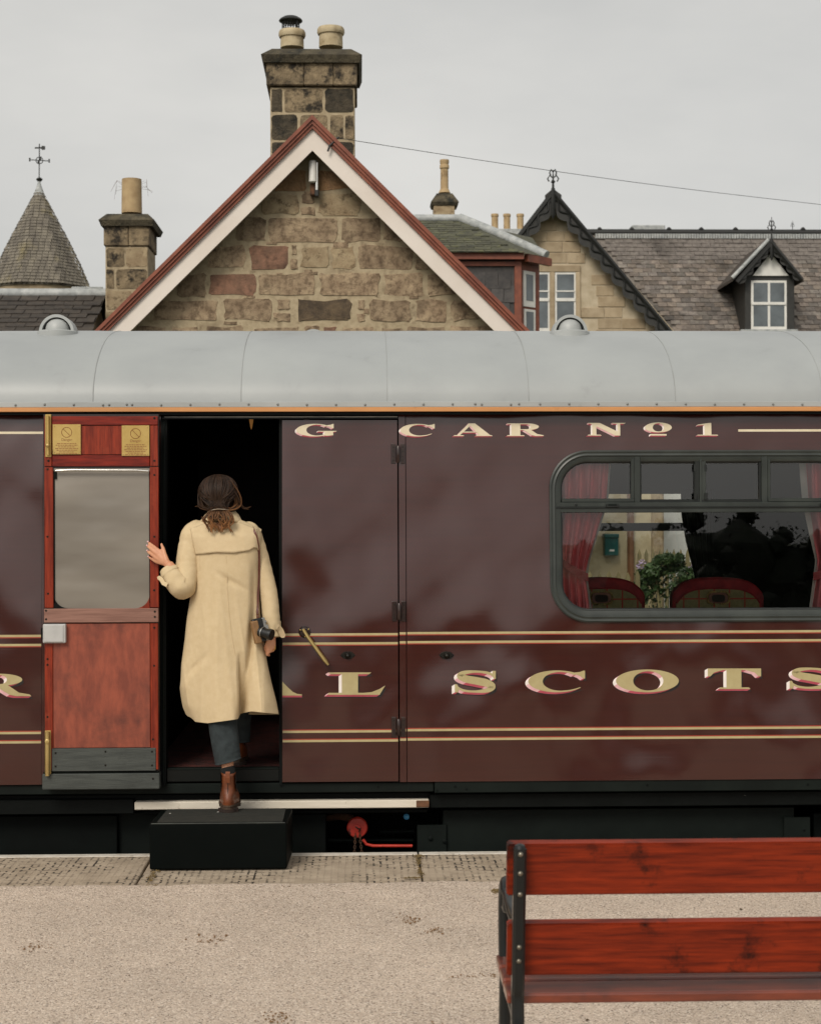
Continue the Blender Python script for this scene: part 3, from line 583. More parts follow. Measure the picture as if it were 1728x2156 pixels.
cap('cap_stone', 549, 762, 96, 113, 129, CY - .12, 1.24, .12, 'cap_stone', ch)
def pot(u, v0, v1, w, Y, parent, m='pot_cream', rim=True):
    t = P(u, v0, Y); b = P(u, v1, Y); r = w / 2 * (Y + 9) / F; h = t.z - b.z
    prof = [(r * .88, -.02), (r * .86, h - .085), (r * .96, h - .08), (r * 1.02, h - .055), (r * 1.0, h - .02), (r * .93, h), (r * .75, h), (r * .7, h - .1), (0, h - .12)] if rim else [(r, 0), (r * .95, h), (r * .75, h), (r * .7, h - .1), (0, h - .1)]
    return lathe('chimney_pot', prof, (b.x, Y, b.z), m, parent, 28)
p1_ = pot(615, 64, 97, 56, CY + .45, ch); pot(696.5, 58, 96, 57, CY + .5, ch, 'pot_cream')
c = P(612, 43, CY + .45); rr = 25 * (CY + 9.45) / F
lathe('cowl', [(0, .01), (rr * .96, -.01), (rr, 0), (rr * .9, .02), (rr * .6, .045), (rr * .25, .058), (0, .06)], c, 'dark_iron', ch, 28)
lst = []
for k in range(20):
    a = 2 * math.pi * k / 20; q = c + Vector((math.cos(a) * rr * .72, math.sin(a) * rr * .72, 0)); lst.append(([q, q - Vector((0, 0, .13))], .0035))
for h in (-.03, -.055, -.08, -.105):
    lst.append(([c + Vector((math.cos(a) * rr * .72, math.sin(a) * rr * .72, h)) for a in np.linspace(0, 2 * math.pi, 25)], .003))
lst.append(([c + Vector((rr * .55, -rr * .5, 0)), c + Vector((rr * .5, -rr * .5, -.14))], .012))
tubes('cowl_cage', lst, 'dark_iron', ch, 5)
# lamp under the apex
Ya = GY - .14
l = thing('gable_lamp', 'white tubular lamp on a rusty bracket under the apex of the stone gable', 'lamp', P(659, 385, Ya))
a, b = P(659, 338, Ya), P(659, 384, Ya)
lathe('housing', [(.0, 0), (.035, .0), (.046, .01), (.046, a.z - b.z - .02), (.036, a.z - b.z), (0, a.z - b.z)], b, 'lamp_white', l, 20)
pbox('reflector', 664, 669, 341, 400, Ya - .02, .05, 'chrome', l, .002)
pbox('bracket', 653, 666, 384, 410, Ya + .03, .12, 'rust', l, .01); pbox('clamp', 662, 671, 398, 412, Ya - .02, .1, 'dark_iron', l, .006)
# overhead wire with its hook on the right slope
wy = BY - .05
wire = thing('overhead_wire', 'thin black overhead wire slung from the gable roof across the sky', 'wire', P(706, 305, wy))
tube('hook', [P(690, 318, wy), P(694, 306, wy), P(703, 298, wy), P(709, 291, wy), P(714, 288, wy)], .012, 'dark_iron', wire, 8)
a = P(712, 290, wy); b = P(1728, 430, 16); d = b - a
pts = []
for t in np.linspace(0, 1.8, 40):
    p = a + d * t; p.z -= .045 * math.sin(min(t, 1) * math.pi); pts.append(p)
tube('cable', pts, .0036, 'dark_iron', wire, 5)

# ------------------------------------------------------------------ slate helper
def slate_mesh(name, w, h, th, m):
    me = bpy.data.meshes.new(name)
    V = [(-w / 2, -th, 0), (w / 2, -th, 0), (w / 2, 0, 0), (-w / 2, 0, 0), (-w / 2, -th * .3, h), (w / 2, -th * .3, h), (w / 2, 0, h), (-w / 2, 0, h)]
    me.from_pydata(V, [], [(0, 1, 5, 4), (1, 2, 6, 5), (3, 0, 4, 7), (0, 3, 2, 1), (4, 5, 6, 7)]); me.update(); me.materials.append(MATS[m]); return me
def slates(parent, A, B, T, sw, sh, m, inside, limit=300, seed=1, th=.02, lap=1.5):
    """cover the plane A (left bottom) - B (right bottom) - T (point up the slope above A) with single slates"""
    rs = random.Random(seed); ux = (B - A); W = ux.length; ux.normalize(); up = (T - A); up -= ux * up.dot(ux); H = up.length; up.normalize()
    nrm = up.cross(ux); nrm = -nrm if nrm.y > 0 else nrm
    R = Matrix((ux, -nrm, up)).transposed().to_4x4()
    meshes = [slate_mesh('slate', sw * f, sh * lap, th * g, m) for f, g in ((.97, 1), (.94, 1.25), (.985, .8), (.95, 1.1))]
    cells = []
    for r in range(int(H / sh) + 1):
        off = (r % 2) * .5 * sw + rs.uniform(-.06, .06) * sw; n = int(W / sw) + 2
        for k in range(-1, n):
            x = k * sw + off; z = r * sh; p = A + ux * x + up * (z + sh * .5)
            if inside(p): cells.append((A + ux * x + up * (z + rs.uniform(-.05, .05) * sh) + nrm * (th * .4), rs))
    if len(cells) > limit: keep = cells[:limit]; rest = cells[limit:]
    else: keep, rest = cells, []
    for p, _ in keep:
        me = rs.choice(meshes); o = place('slate', me, parent, (0, 0, 0)); o.matrix_basis = Matrix.Translation(p) @ R @ Matrix.Rotation(rs.uniform(-.02, .02), 4, 'Y')
    if rest:
        V = []; Fc = []; mi = []
        for p, _ in rest:
            me = rs.choice(meshes); Mx = Matrix.Translation(p) @ R; b = len(V); V += [Mx @ v.co for v in me.vertices]; Fc += [tuple(b + i for i in f.vertices) for f in me.polygons]
        mesh('upper_slates', V, Fc, m, parent, False, 'stuff')
    return len(cells)
def px_of(p):
    d = p - CAM; z = d.dot(FWD); return 864 + F * d.dot(RIGHT) / z, 1078 - F * d.dot(UP) / z

# ------------------------------------------------------------------ low slate-roofed outbuilding on the left, with its chimney
OY = 15.0
ob = thing('outbuilding', 'low dark slated outbuilding with pale ridge and single yellow chimney pot', 'building', (P(100, 700, OY).x, OY + 2, 0))
rg = P(100, 618, OY); ev = P(100, 740, OY - 2.0)
xl, xr = P(-500, 650, OY).x, P(224, 650, OY).x
prism('wall', [(OY - 1.9, -.05), (OY + 1.9, -.05), (OY + 1.9, ev.z - .15), (OY, rg.z - .15), (OY - 1.9, ev.z - .15)], 0, xr - xl - .1, 'mortar', ob).matrix_basis = Matrix.Translation((xl, 0, 0)) @ Matrix(((0, 1, 0, 0), (1, 0, 0, 0), (0, 0, 1, 0), (0, 0, 0, 1)))
rf = mesh('roof', [(xl, OY - 2, ev.z), (xr, OY - 2, ev.z), (xr, OY, rg.z), (xl, OY, rg.z), (xl, OY + 2, ev.z), (xr, OY + 2, ev.z)], [(0, 1, 2, 3), (3, 2, 5, 4)], 'slate_dark', ob)
slates(rf, Vector((P(-140, 740, OY - 2).x, OY - 2, ev.z)), Vector((xr, OY - 2, ev.z)), Vector((P(-140, 740, OY - 2).x, OY, rg.z)), .255, .17, 'slate_dark', lambda p: p.x < xr - .1 and p.z < rg.z - .05, seed=4)
o = tube('ridge', [(xl, OY, rg.z + .0), (xr, OY, rg.z + .0)], .075, 'lead', ob, 10)
for vv in (608,): pbox('flashing', 150, 216, 603, 611, OY + .4, .1, 'lead', ob, .01)
# chimney
KY = 14.6
ch2 = pbox('chimney', 222, 312, 518, 760, KY, .84, 'mortar', ob, .01)
for v0, v1, lst in ((521, 562, [(224, 262, 'L'), (266, 310, 'p')]), (566, 608, [(224, 240, 'L'), (244, 310, 'L')]), (612, 652, [(224, 278, 'p'), (282, 310, 'L')]), (656, 698, [(224, 262, 'L'), (266, 310, 'p')])):
    for u0, u1, k in lst:
        sd_ += 1; a = P(u0, v1, KY); b = P(u1, v0, KY); stone_piece('stone', (a.x, b.x, a.z, b.z), KY, {'p': 'pale_stone', 'L': 'lichen_stone'}[k], ch2, .008, .006, sd_)
b_ = pbox('band_stone', 218, 270, 474, 517, KY - .03, .90, 'lichen_stone', ch2, .012); pbox('band_stone', 271, 314, 474, 517, KY - .03, .90, 'lichen_stone', ch2, .012)
cap('cap_stone', 207, 325, 447, 462, 474, KY - .1, 1.04, .1, 'cap_stone', ch2)
pot(277.5, 377, 449, 43, KY + .35, ch2, 'pot_clay', False)
tw = []
rs = random.Random(5)
for s in (-1, 1):
    for k in range(5):
        b = P(277.5 + s * 19, 385 + k * 3, KY + .35)
        tw.append(([b, b + Vector((s * .08, 0, rs.uniform(-.03, .08))), b + Vector((s * rs.uniform(.08, .16), rs.uniform(-.1, .1), rs.uniform(-.2, -.02)))], .0016))
tubes('twigs', tw, 'rust', ch2, 4)

# ------------------------------------------------------------------ turret with weathervane
TY = 36.0
tt = thing('turret', 'round turret with conical slate roof and iron weathervane on its tip', 'building', (P(83, 607, TY).x, TY, 0))
c = P(83, 607, TY); H = P(83, 388, TY).z - c.z; R0 = 106 * (TY + 9) / F
lathe('wall', [(R0 * .92, -c.z), (R0 * .92, .0)], c, 'ashlar', tt, 32)
lathe('roof', [(R0 * .96, -.03), (R0 * .94, 0), (R0 * .47, H * .52), (.0, H)], c - Vector((0, 0, .02)), 'turret_slate', tt, 16, smooth=False)
V = []; Fc = []; rs = random.Random(3)
fct = lambda a: math.cos(math.pi / 8) / math.cos(((a + .2) % (math.pi / 4)) - math.pi / 8) * 1.04
for r in range(32):
    t = r / 32; rad = lambda q: R0 * (1 - q) * (1 + .06 * math.sin(q * math.pi)); n = max(8, int(2 * math.pi * rad(t) / .15))
    for k in range(n):
        a0 = 2 * math.pi * (k + (r % 2) * .5 + .04) / n; a1 = 2 * math.pi * (k + (r % 2) * .5 + .96) / n
        if math.sin((a0 + a1) / 2) > .25: continue
        b = len(V); t1 = min(t + 1.25 / 32, .985); o_ = rs.uniform(.006, .022)
        for a, q, e in ((a0, t, o_ + .015), (a1, t, o_ + .015), (a1, t1, .006), (a0, t1, .006)): V.append(c + Vector((math.cos(a) * (rad(q) * fct(a) + e), math.sin(a) * (rad(q) * fct(a) + e), H * q)))
        Fc.append((b, b + 1, b + 2, b + 3))
mesh('slates', V, Fc, 'turret_slate', tt, False, 'stuff')
lathe('lead_tip', [(.16, -.32), (.05, .0), (.035, .08), (0, .08)], c + Vector((0, 0, H)), 'lead', tt, 14)
vn = tube('weathervane', [c + Vector((0, 0, H)), P(83, 302, TY)], .014, 'dark_iron', tt, 6)
lathe('ball', [(0, -.07), (.05, -.05), (.09, 0), (.05, .04), (0, .06)], P(83, 377, TY), 'dark_iron', vn, 12)
m_ = P(83, 337, TY); lst = []
for a in range(4):
    d = Vector((math.cos(a * math.pi / 2 + .3), math.sin(a * math.pi / 2 + .3), 0)) * .25; lst.append(([m_, m_ + d], .012)); lst.append(([m_ + d + Vector((0, 0, -.04)), m_ + d + Vector((0, 0, .05))], .022))
lst.append(([m_ + Vector((.09 * math.cos(q), 0, .09 * math.sin(q))) for q in np.linspace(0, 6.283, 14)], .012))
tubes('compass_arms', lst, 'dark_iron', vn, 5)
pprism('pennant', [(73, 309), (86, 309), (89, 306), (95, 307), (95, 314), (89, 315), (86, 312), (73, 312)], TY, .02, 'dark_iron', vn)

# ------------------------------------------------------------------ slate-hung bay with red woodwork
YB = 21.0
bay = thing('bay_building', 'slate-hung bay with mossy hipped roof, lead hips and peeling red woodwork', 'building', (P(1040, 700, YB).x, YB, 0))
def quad(name, pts, m, parent): return mesh(name, pts, [tuple(range(len(pts)))], m, parent)
q0, q1 = P(820, 531, YB - .25), P(1103, 531, YB - .25); q3, q2 = P(820, 464, YB + 1.4), P(968, 464, YB + 1.4)
cb = P(1150, 541, YB + .35); bk = P(1120, 500, YB + 2.6)
rf = mesh('roof', [q0, q1, q2, q3, cb, bk], [(0, 1, 2, 3), (1, 4, 2), (4, 5, 2)], 'slate_moss', bay)
def in_roof(p):
    u, v = px_of(p); return u < 966 + (v - 466) * (1096 - 966) / (531 - 466) - 8 and v > 468
slates(rf, q0, q1, q3, .3, .125, 'slate_moss', in_roof, 120, 9, .016)
tube('ridge_lead', [q3 + Vector((0, 0, .04)), q2 + Vector((0, 0, .04))], .075, 'lead', bay, 10)
hp = tube('hip_lead', [q2 + Vector((0, 0, .05)), lerp(q2, cb, .45) + Vector((0, 0, .06)), cb + Vector((0, -.02, .03))], .085, 'lead', bay, 10)
# fascia, corner post, walls
a0 = P(820, 545, YB); a1 = P(1084, 545, YB); w3 = P(1135, 560, YB + .5)
zt, zb = P(1000, 536, YB).z, -.02
pr = lambda name, p, q, z0, z1, th, m, off=0: (lambda n: mesh(name, [(p.x + n.x * off, p.y + n.y * off, z0), (q.x + n.x * off, q.y + n.y * off, z0), (q.x + n.x * off, q.y + n.y * off, z1), (p.x + n.x * off, p.y + n.y * off, z1), (p.x + n.x * (off - th), p.y + n.y * (off - th), z0), (q.x + n.x * (off - th), q.y + n.y * (off - th), z0), (q.x + n.x * (off - th), q.y + n.y * (off - th), z1), (p.x + n.x * (off - th), p.y + n.y * (off - th), z1)], [(0, 1, 2, 3), (5, 4, 7, 6), (1, 5, 6, 2), (4, 0, 3, 7), (3, 2, 6, 7), (4, 5, 1, 0)], m, bay))(Vector((q.y - p.y, -(q.x - p.x), 0)).normalized())
zf0, zf1 = P(1040, 548, YB).z, P(1040, 532, YB).z
pr('wall', a0, a1, zb, zt, .2, 'slate_hung'); pr('side_wall', a1, w3, zb, zt, .15, 'maroon_wood')
pr('fascia', a0 + Vector((0, 0, 0)), a1 + Vector((.14, 0, 0)), zf0, zf1, .08, 'maroon_wood', .18); pr('fascia', a1 + Vector((.10, 0, 0)), w3 + Vector((.1, .06, 0)), zf0 - .03, zf1 - .03, .08, 'maroon_wood', .16)
pr('frieze', a0, a1, P(1040, 560, YB).z, P(1040, 551, YB).z, .05, 'maroon_wood', .05)
pbox('corner_post', 1083, 1098, 549, 760, YB - .04, .14, 'maroon_wood', bay, .008)
hm = pr('hung_slates', a0, a1, zb, zb + .01, .01, 'slate_hung', .001)
slates(hm, P(900, 720, YB - .005), P(1084, 720, YB - .005), P(900, 560, YB - .005), .225, .235, 'slate_hung', lambda p: px_of(p)[0] < 1078 and 566 < px_of(p)[1] < 716, 80, 12, .014, 1.25)
# sash window in the canted side
wd = (w3 - a1); wd.z = 0; wl = wd.length; wd.normalize(); nn = Vector((wd.y, -wd.x, 0))
def canted(name, s0, s1, v0, v1, off, th, m, par): 
    z1, z0 = P(1108, v0, YB + .2).z, P(1108, v1, YB + .2).z; p, q = a1 + wd * (wl * s0), a1 + wd * (wl * s1)
    V = [(x.x + nn.x * o, x.y + nn.y * o, z) for o in (off, off - th) for x, z in ((p, z0), (q, z0), (q, z1), (p, z1))]
    return mesh(name, V, [(0, 1, 2, 3), (5, 4, 7, 6), (1, 5, 6, 2), (4, 0, 3, 7), (3, 2, 6, 7), (4, 5, 1, 0)], m, par)
wdw = canted('window', .30, .78, 570, 645, .03, .04, 'window_white', bay); canted('pane', .40, .68, 577, 632, .036, .01, 'sky_glass', wdw)
w2_ = canted('window', .34, .80, 650, 760, .02, .04, 'window_white', bay); canted('pane', .42, .70, 655, 755, .03, .012, 'sky_glass', w2_)

# ------------------------------------------------------------------ far stone chimneys
def far_chimney(label, Y, cap_px, pots, base_v, body=None):
    t = thing('chimney_stack', label, 'chimney', (P(cap_px[0], base_v, Y).x, Y, P(cap_px[0], base_v, Y).z), None); return t
Yc = 27.0
fc = thing('chimney_stack', 'far squat stone chimney with one tall slender pot above the mossy hipped roof', 'chimney', P(936, 470, Yc))
pbox('stack', 913, 957, 425, 520, Yc, .5, 'pale_stone', fc, .01)
cap('cap_stone', 907, 966, 404, 424, 431, Yc - .05, .62, .13, 'cap_stone', fc)
b = P(935.5, 406, Yc + .25); h = P(935.5, 336, Yc + .25).z - b.z
lathe('chimney_pot', [(.13, 0), (.10, .06), (.085, .1), (.082, h - .2), (.1, h - .18), (.1, h - .12), (.085, h - .1), (.1, h - .05), (.095, h), (.07, h), (.06, h - .05), (0, h - .06)], b, 'pot_clay', fc, 20)
Yd = 38.0
f3 = thing('chimney_stack', 'wide low chimney with a row of three short clay pots', 'chimney', P(1068, 500, Yd))
pbox('stack', 1026, 1112, 481, 560, Yd, .6, 'lead', f3, .01)
for u in (1041.5, 1067, 1095): pot(u, 450, 483, 16, Yd + .25, f3, 'pot_clay')

# ------------------------------------------------------------------ stone house with dark carved bargeboards
HY = 31.0
sh = thing('stone_house', 'stone house with dark scalloped bargeboards and long brown slate roof', 'house', (P(1300, 700, HY).x, HY + 3, 0))
q = [P(u, v, HY) for u, v in ((1040, 555), (1164, 400), (1440, 722), (1440, 760), (1040, 760))]
zlow = -.02
gw = prism('wall', [(q[0].x, zlow), (q[2].x, zlow), (q[2].x, q[2].z), (q[1].x, q[1].z), (q[0].x, q[0].z)], HY, HY + 4, 'ashlar_joint', sh)
bx_rows = [(v, v + 22.5) for v in range(440, 700, 23)]
rs = random.Random(11)
for i, (v0, v1) in enumerate(bx_rows):
    u = 1112 - (i % 2) * 22
    while u < 1420:
        w_ = rs.choice([38, 44, 50, 58]); u1 = u + w_
        uu = (u + u1) / 2
        if uu > 1164 - (v0 - 420) * .75 and u1 < 1164 + (v0 - 405) * .84 and not (v1 > 560 and u1 > 1126 and u < 1222):
            a, b = P(u + .7, v1 - .7, HY), P(u1 - .7, v0 + .7, HY); box('stone', a.x, b.x, HY - .015 - rs.uniform(0, .012), HY + .02, a.z, b.z, 'ashlar', gw, .008)
        u = u1
pbox('lintel', 1120, 1222, 558, 572, HY - .04, .1, 'ashlar', sh, .01); pbox('mullion', 1157, 1168, 572, 705, HY - .04, .1, 'ashlar', sh, .01)
pbox('jamb', 1212, 1222, 572, 705, HY - .04, .1, 'ashlar', sh, .01)
for u0, u1 in ((1126, 1157), (1168, 1212)):
    w_ = pbox('window', u0, u1, 572, 704, HY - .016, .03, 'window_white', sh, .004)
    um = (u0 + u1) / 2
    pbox('pane', u0 + 4, u1 - 4, 577, 627, HY - .02, .003, 'sky_glass', w_, 0); pbox('pane', u0 + 4, u1 - 4, 634, 690, HY - .02, .003, 'sky_glass', w_, 0)
    pbox('sash_bar', u0 + 1, u1 - 1, 627, 634, HY - .04, .03, 'window_white', w_, .004); pbox('sash_bar', u0 + 2, u1 - 2, 611, 614, HY - .035, .02, 'window_white', w_, .002)
def carved_board(apex, end, width, Y, n, parent, name='bargeboard', m='dark_barge', amp=9):
    """bargeboard with a scalloped lower edge, from apex px to end px"""
    (ua, va), (ue, ve) = apex, end; L = math.hypot(ue - ua, ve - va); dx, dy = (ue - ua) / L, (ve - va) / L
    nx, ny = (-dy, dx) if dx > 0 else (dy, -dx)       # towards the inside of the gable
    up = []; lo = []
    N_ = n * 10
    for i in range(N_ + 1):
        s = L * i / N_; wv = width + amp * abs(math.sin(math.pi * i / 10)) - amp * .5
        up.append((ua + dx * s, va + dy * s)); lo.append((ua + dx * s + nx * wv, va + dy * s + ny * wv))
    V = []; Fc = []
    for Yk in (Y, Y + .06):
        for a, b in zip(up, lo): V += [P(*a, Yk), P(*b, Yk)]
    K = 2 * (N_ + 1)
    for i in range(N_):
        a = 2 * i; Fc += [(a, a + 2, a + 3, a + 1), (K + a, K + a + 1, K + a + 3, K + a + 2), (a + 1, a + 3, K + a + 3, K + a + 1), (a, K + a, K + a + 2, a + 2)]
    o = mesh(name, V, Fc, m, parent)
    # raised roll moulding following the scallops
    tubes('moulding', [([P(ua + dx * s_ + nx * (width * .55 + amp * .55 * math.sin(s_ / L * n * math.pi * 2)), va + dy * s_ + ny * (width * .55 + amp * .55 * math.sin(s_ / L * n * math.pi * 2)), Y - .01) for s_ in np.linspace(width * .6, L, n * 8)], .028),
                       ([P(ua + dx * s_ + nx * 5, va + dy * s_ + ny * 5, Y - .015) for s_ in (4, L)], .05)], 'dark_iron', o, 5)
    return o
HB = HY - .35
carved_board((1164, 396), (1419, 700), 27, HB, 11, sh); carved_board((1164, 396), (1076, 510), 27, HB + .005, 4, sh)
carved_board((1419, 700), (1470, 761), 27, HB, 2, sh)
def finial(u, v0, v1, Y, parent, drop=None, sc=1.0):
    t, b = P(u, v0, Y), P(u, v1, Y); h = t.z - b.z
    l = [([b, t], [.035 * sc, .01 * sc])]
    c = lerp(b, t, .58)
    for r_, zz in ((.13, 0), (.08, .14)):
        for s in (-1, 1):
            l.append(([c + Vector((0, 0, zz * sc)), c + Vector((s * r_ * .6 * sc, 0, (zz + .06) * sc)), c + Vector((s * r_ * sc, 0, (zz - .02) * sc)), c + Vector((s * r_ * .7 * sc, 0, (zz - .08) * sc))], .018 * sc))
    l.append(([c + Vector((0, 0, -.12 * sc)), c + Vector((0, 0, -.09 * sc)), c + Vector((0, 0, -.05 * sc))], [.03 * sc, .06 * sc, .03 * sc]))
    o = tubes('finial', l, 'dark_iron', parent, 6)
    if drop: tubes('pendant', [([P(u, v1 - 2, Y - .03), P(u, drop - 8, Y - .03), P(u, drop, Y - .03)], [.05 * sc, .06 * sc, .015 * sc])], 'dark_iron', parent, 6)
    return o
finial(1164, 357, 398, HB, sh, 460)
# gable roof slabs behind the boards
for ue, ve in ((1480, 773), (1040, 557)):
    a0_, a1_ = P(1164, 397, HB + .07), P(ue, ve, HB + .07); b0_, b1_ = a0_ + Vector((0, 5.0, 0)), a1_ + Vector((0, 5.0, 0)); th = Vector((0, 0, -.12))
    mesh('roof', [a0_, a1_, b1_, b0_, a0_ + th, a1_ + th, b1_ + th, b0_ + th], [(0, 1, 2, 3), (4, 7, 6, 5), (0, 4, 5, 1), (1, 5, 6, 2)], 'slate_brown', sh)
# main roof, slated piece by piece where it shows
RA, RB = P(1180, 772, 31.6), P(2300, 772, 31.6); RA.z = RB.z = P(1500, 772, 31.6).z
RT = P(1500, 492, 35.0); rz = RT.z
mr_ = mesh('main_roof', [RA, RB, (RB.x, 35.0, rz), (RA.x, 35.0, rz), (RB.x, 38.4, RA.z), (RA.x, 38.4, RA.z)], [(0, 1, 2, 3), (3, 2, 4, 5)], 'slate_brown', sh)
box('main_wall', RA.x + .2, RB.x - .2, 32.0, 38.0, -.02, RA.z - .05, 'ashlar', sh, 0)
def in_main(p):
    u, v = px_of(p); return 487 < v < 712 and u < 1770 and u > 1164 + (v - 395) * .835 + 6 and not (1570 < u < 1672 and v > 590)
n_sl = slates(mr_, RA, RB, Vector((RA.x, 35.0, rz)), .235, .165, 'slate_brown', in_main, 300, 21, .03)
rl = tube('ridge', [(RA.x + 1, 35.0, rz + .03), (RB.x, 35.0, rz + .03)], .09, 'dark_iron', sh, 8)
for k in range(90):
    a = P(1252 + k * 5.6, 497, 34.9).x; box('lead_step', a, a + .05, 34.78, 34.84, rz - .15, rz - .03, 'lead', rl, 0)
for u in (1262, 1330, 1408, 1476, 1548, 1690): lathe('ridge_knob', [(.05, 0), (.08, .05), (.04, .1), (0, .12)], P(u, 487, 35), 'dark_iron', rl, 8)
pbox('skylight', 1330, 1400, 473, 487, 36.0, .8, 'lead', sh, .02)
finial(1668, 464, 488, 35, sh, None, .35)
# dormer
DY = 31.9
dm = pbox('dormer', 1568, 1672, 578, 720, DY, 2.2, 'dark_barge', sh, .01)
w_ = pbox('window', 1581, 1656, 590, 693, DY - .03, .05, 'window_white', dm, .004)
for u0, u1 in ((1586, 1616), (1621, 1651)):
    for v0, v1 in ((595, 636), (642, 687)): pbox('pane', u0, u1, v0, v1, DY - .034, .003, 'sky_glass', dm, 0)
pbox('sash_rail', 1582, 1655, 635.5, 641.5, DY - .055, .03, 'window_white', dm, .004)
pbox('sill', 1560, 1680, 693, 699, DY - .12, .2, 'lead', dm, .01)
pprism('tympanum', [(1584, 580), (1660, 580), (1622, 532)], DY - .05, .05, 'window_white', dm)
carved_board((1624, 504), (1690, 584), 14, DY - .24, 5, dm, amp=6); carved_board((1624, 504), (1548, 590), 14, DY - .235, 5, dm, amp=6)
for ue, ve, m_ in ((1692, 586, 'slate_brown'), (1541, 586, 'slate_dark')):
    a0_, a1_ = P(1624, 500, DY - .18), P(ue, ve, DY - .18); dv = Vector((0, 3.2, 0)); th = Vector((0, 0, -.07))
    mesh('dormer_roof', [a0_, a1_, a1_ + dv, a0_ + dv, a0_ + th, a1_ + th, a1_ + dv + th, a0_ + dv + th], [(0, 1, 2, 3), (4, 7, 6, 5), (0, 4, 5, 1), (1, 5, 6, 2)], m_, dm)
tube('verge_lead', [P(1618, 504, DY - .19), P(1541, 585, DY - .19)], .05, 'lead', dm, 8)
finial(1624, 456, 506, DY - .23, dm, 548, .75)

# ------------------------------------------------------------------ yard behind the train, seen through the coach windows
WY = 11.5
co = thing('cream_cottage_wall', 'cream rendered wall with brown downpipe seen through the carriage window', 'wall', (P(1310, 1200, WY).x, WY, 0))
a, b = P(1215, 1200, WY), P(1372, 1200, WY)
box('wall', a.x, b.x, WY, WY + .3, -.02, 3.3, 'render_cream', co, .01)
pbox('downpipe', 1322, 1335, 900, 1500, WY - .1, .09, 'brown_pipe', co, .02)
pbox('corner_pillar', 1372, 1398, 880, 1500, WY - .02, .3, 'pale_stone', co, .02)
a, b = P(1398, 1200, WY + 1.5), P(1520, 1200, WY + 1.5)
wh = box('white_cottage_wall', a.x - .3, b.x, WY + 1.5, WY + 1.8, -.02, 3.5, 'render_white', None, .01); tag(wh, 'plain white rendered wall beyond the fence, seen through the carriage window', 'wall')
pb = thing('letter_box', 'teal letter box on the cream wall, seen through the carriage window', 'letter box', P(1287, 1170, WY - .16))
pbox('case', 1273, 1302, 1130, 1170, WY - .16, .155, 'teal_paint', pb, .012, 2); pbox('lid', 1271.5, 1303.5, 1124, 1133, WY - .18, .18, 'teal_paint', pb, .012, 2); pbox('name_plate', 1283, 1293, 1157, 1161, WY - .165, .006, 'window_white', pb, 0)
FY = 7.6
fe = thing('picket_fence', 'wooden picket fence with pointed pales behind the leafy shrub', 'fence', (P(1340, 1210, FY).x, FY, 0))
for k in range(7):
    u = 1222 + k * 20; tp = 1203 + (k % 3) * 2; pprism('pale', [(u - 5, 1640), (u + 5, 1640), (u + 5, tp + 9), (u, tp - 2), (u - 5, tp + 9)], FY, .02, 'fence_wood', fe)
for v in (1260, 1440): pbox('rail', 1210, 1350, v - 8, v + 8, FY + .022, .03, 'fence_wood', fe, .003)
FY2 = 10.8
fe2 = thing('picket_fence', 'pale picket fence in front of the white wall, higher than the shrub', 'fence', (P(1400, 1200, FY2).x, FY2, 0))
for k in range(8):
    u = 1346 + k * 14.5; pprism('pale', [(u - 4, 1560), (u + 4, 1560), (u + 4, 1168), (u, 1156), (u - 4, 1168)], FY2, .02, 'fence_wood', fe2)
for v in (1190, 1400): pbox('rail', 1340, 1455, v - 6, v + 6, FY2 + .022, .03, 'fence_wood', fe2, .003)
def leaves(name, blobs, n, s0, s1, m, parent, seed, kind=None):
    """leaf-sized faces scattered through the volume of several blobs (centre, radii)"""
    rs = np.random.RandomState(seed); V = np.zeros((n, 4, 3)); k = rs.randint(0, len(blobs), n)
    C = np.array([tuple(b[0]) for b in blobs])[k]; Rr = np.array([b[1] for b in blobs])[k]
    d = rs.normal(size=(n, 3)); d /= np.linalg.norm(d, axis=1)[:, None]; p = C + d * Rr * (rs.uniform(.55, 1.05, n) ** .6)[:, None]
    t = rs.normal(size=(n, 3)); t /= np.linalg.norm(t, axis=1)[:, None]; nn_ = d + rs.normal(0, .6, (n, 3)); bt = np.cross(t, nn_); bt /= np.linalg.norm(bt, axis=1)[:, None]
    s = rs.uniform(s0, s1, n)[:, None]
    V[:, 0] = p - t * s; V[:, 1] = p + bt * s * .5; V[:, 2] = p + t * s; V[:, 3] = p - bt * s * .5
    return mesh(name, V.reshape(-1, 3), (np.arange(n * 4).reshape(-1, 4)).tolist(), m, parent, False, kind)
SY = 9.4
su = thing('leafy_shrub', 'leafy green shrub by the fence, seen through the carriage window', 'shrub', (P(1405, 1200, SY).x, SY, 0))
bl = []
rs = random.Random(2)
for u, v, r_ in ((1395, 1190, 22), (1425, 1188, 18), (1372, 1203, 18), (1446, 1212, 18), (1400, 1222, 36), (1362, 1232, 26), (1440, 1245, 34), (1404, 1177, 12), (1462, 1204, 12), (1472, 1222, 16), (1350, 1212, 12), (1384, 1180, 8), (1430, 1174, 8), (1480, 1245, 24), (1345, 1250, 26), (1415, 1265, 50)):
    q_ = P(u, v, SY + rs.uniform(-.15, .15)); bl.append((q_, (r_ * .0051,) * 3))
leaves('foliage', bl, 4600, .014, .042, 'leaf', su, 4)
tubes('stem', [([(P(1405, 1240, SY).x, SY, -.02), (P(1405 + d_, 1200, SY).x, SY, P(1400, 1215, SY).z)], [.03, .01]) for d_ in (-25, 0, 22)], 'fence_wood', su, 6)
leaves('blossom', [(P(1352, 1190, SY - .1), (.06, .06, .06)), (P(1455, 1200, SY - .1), (.05, .05, .05))], 120, .012, .022, 'flower', su, 6)
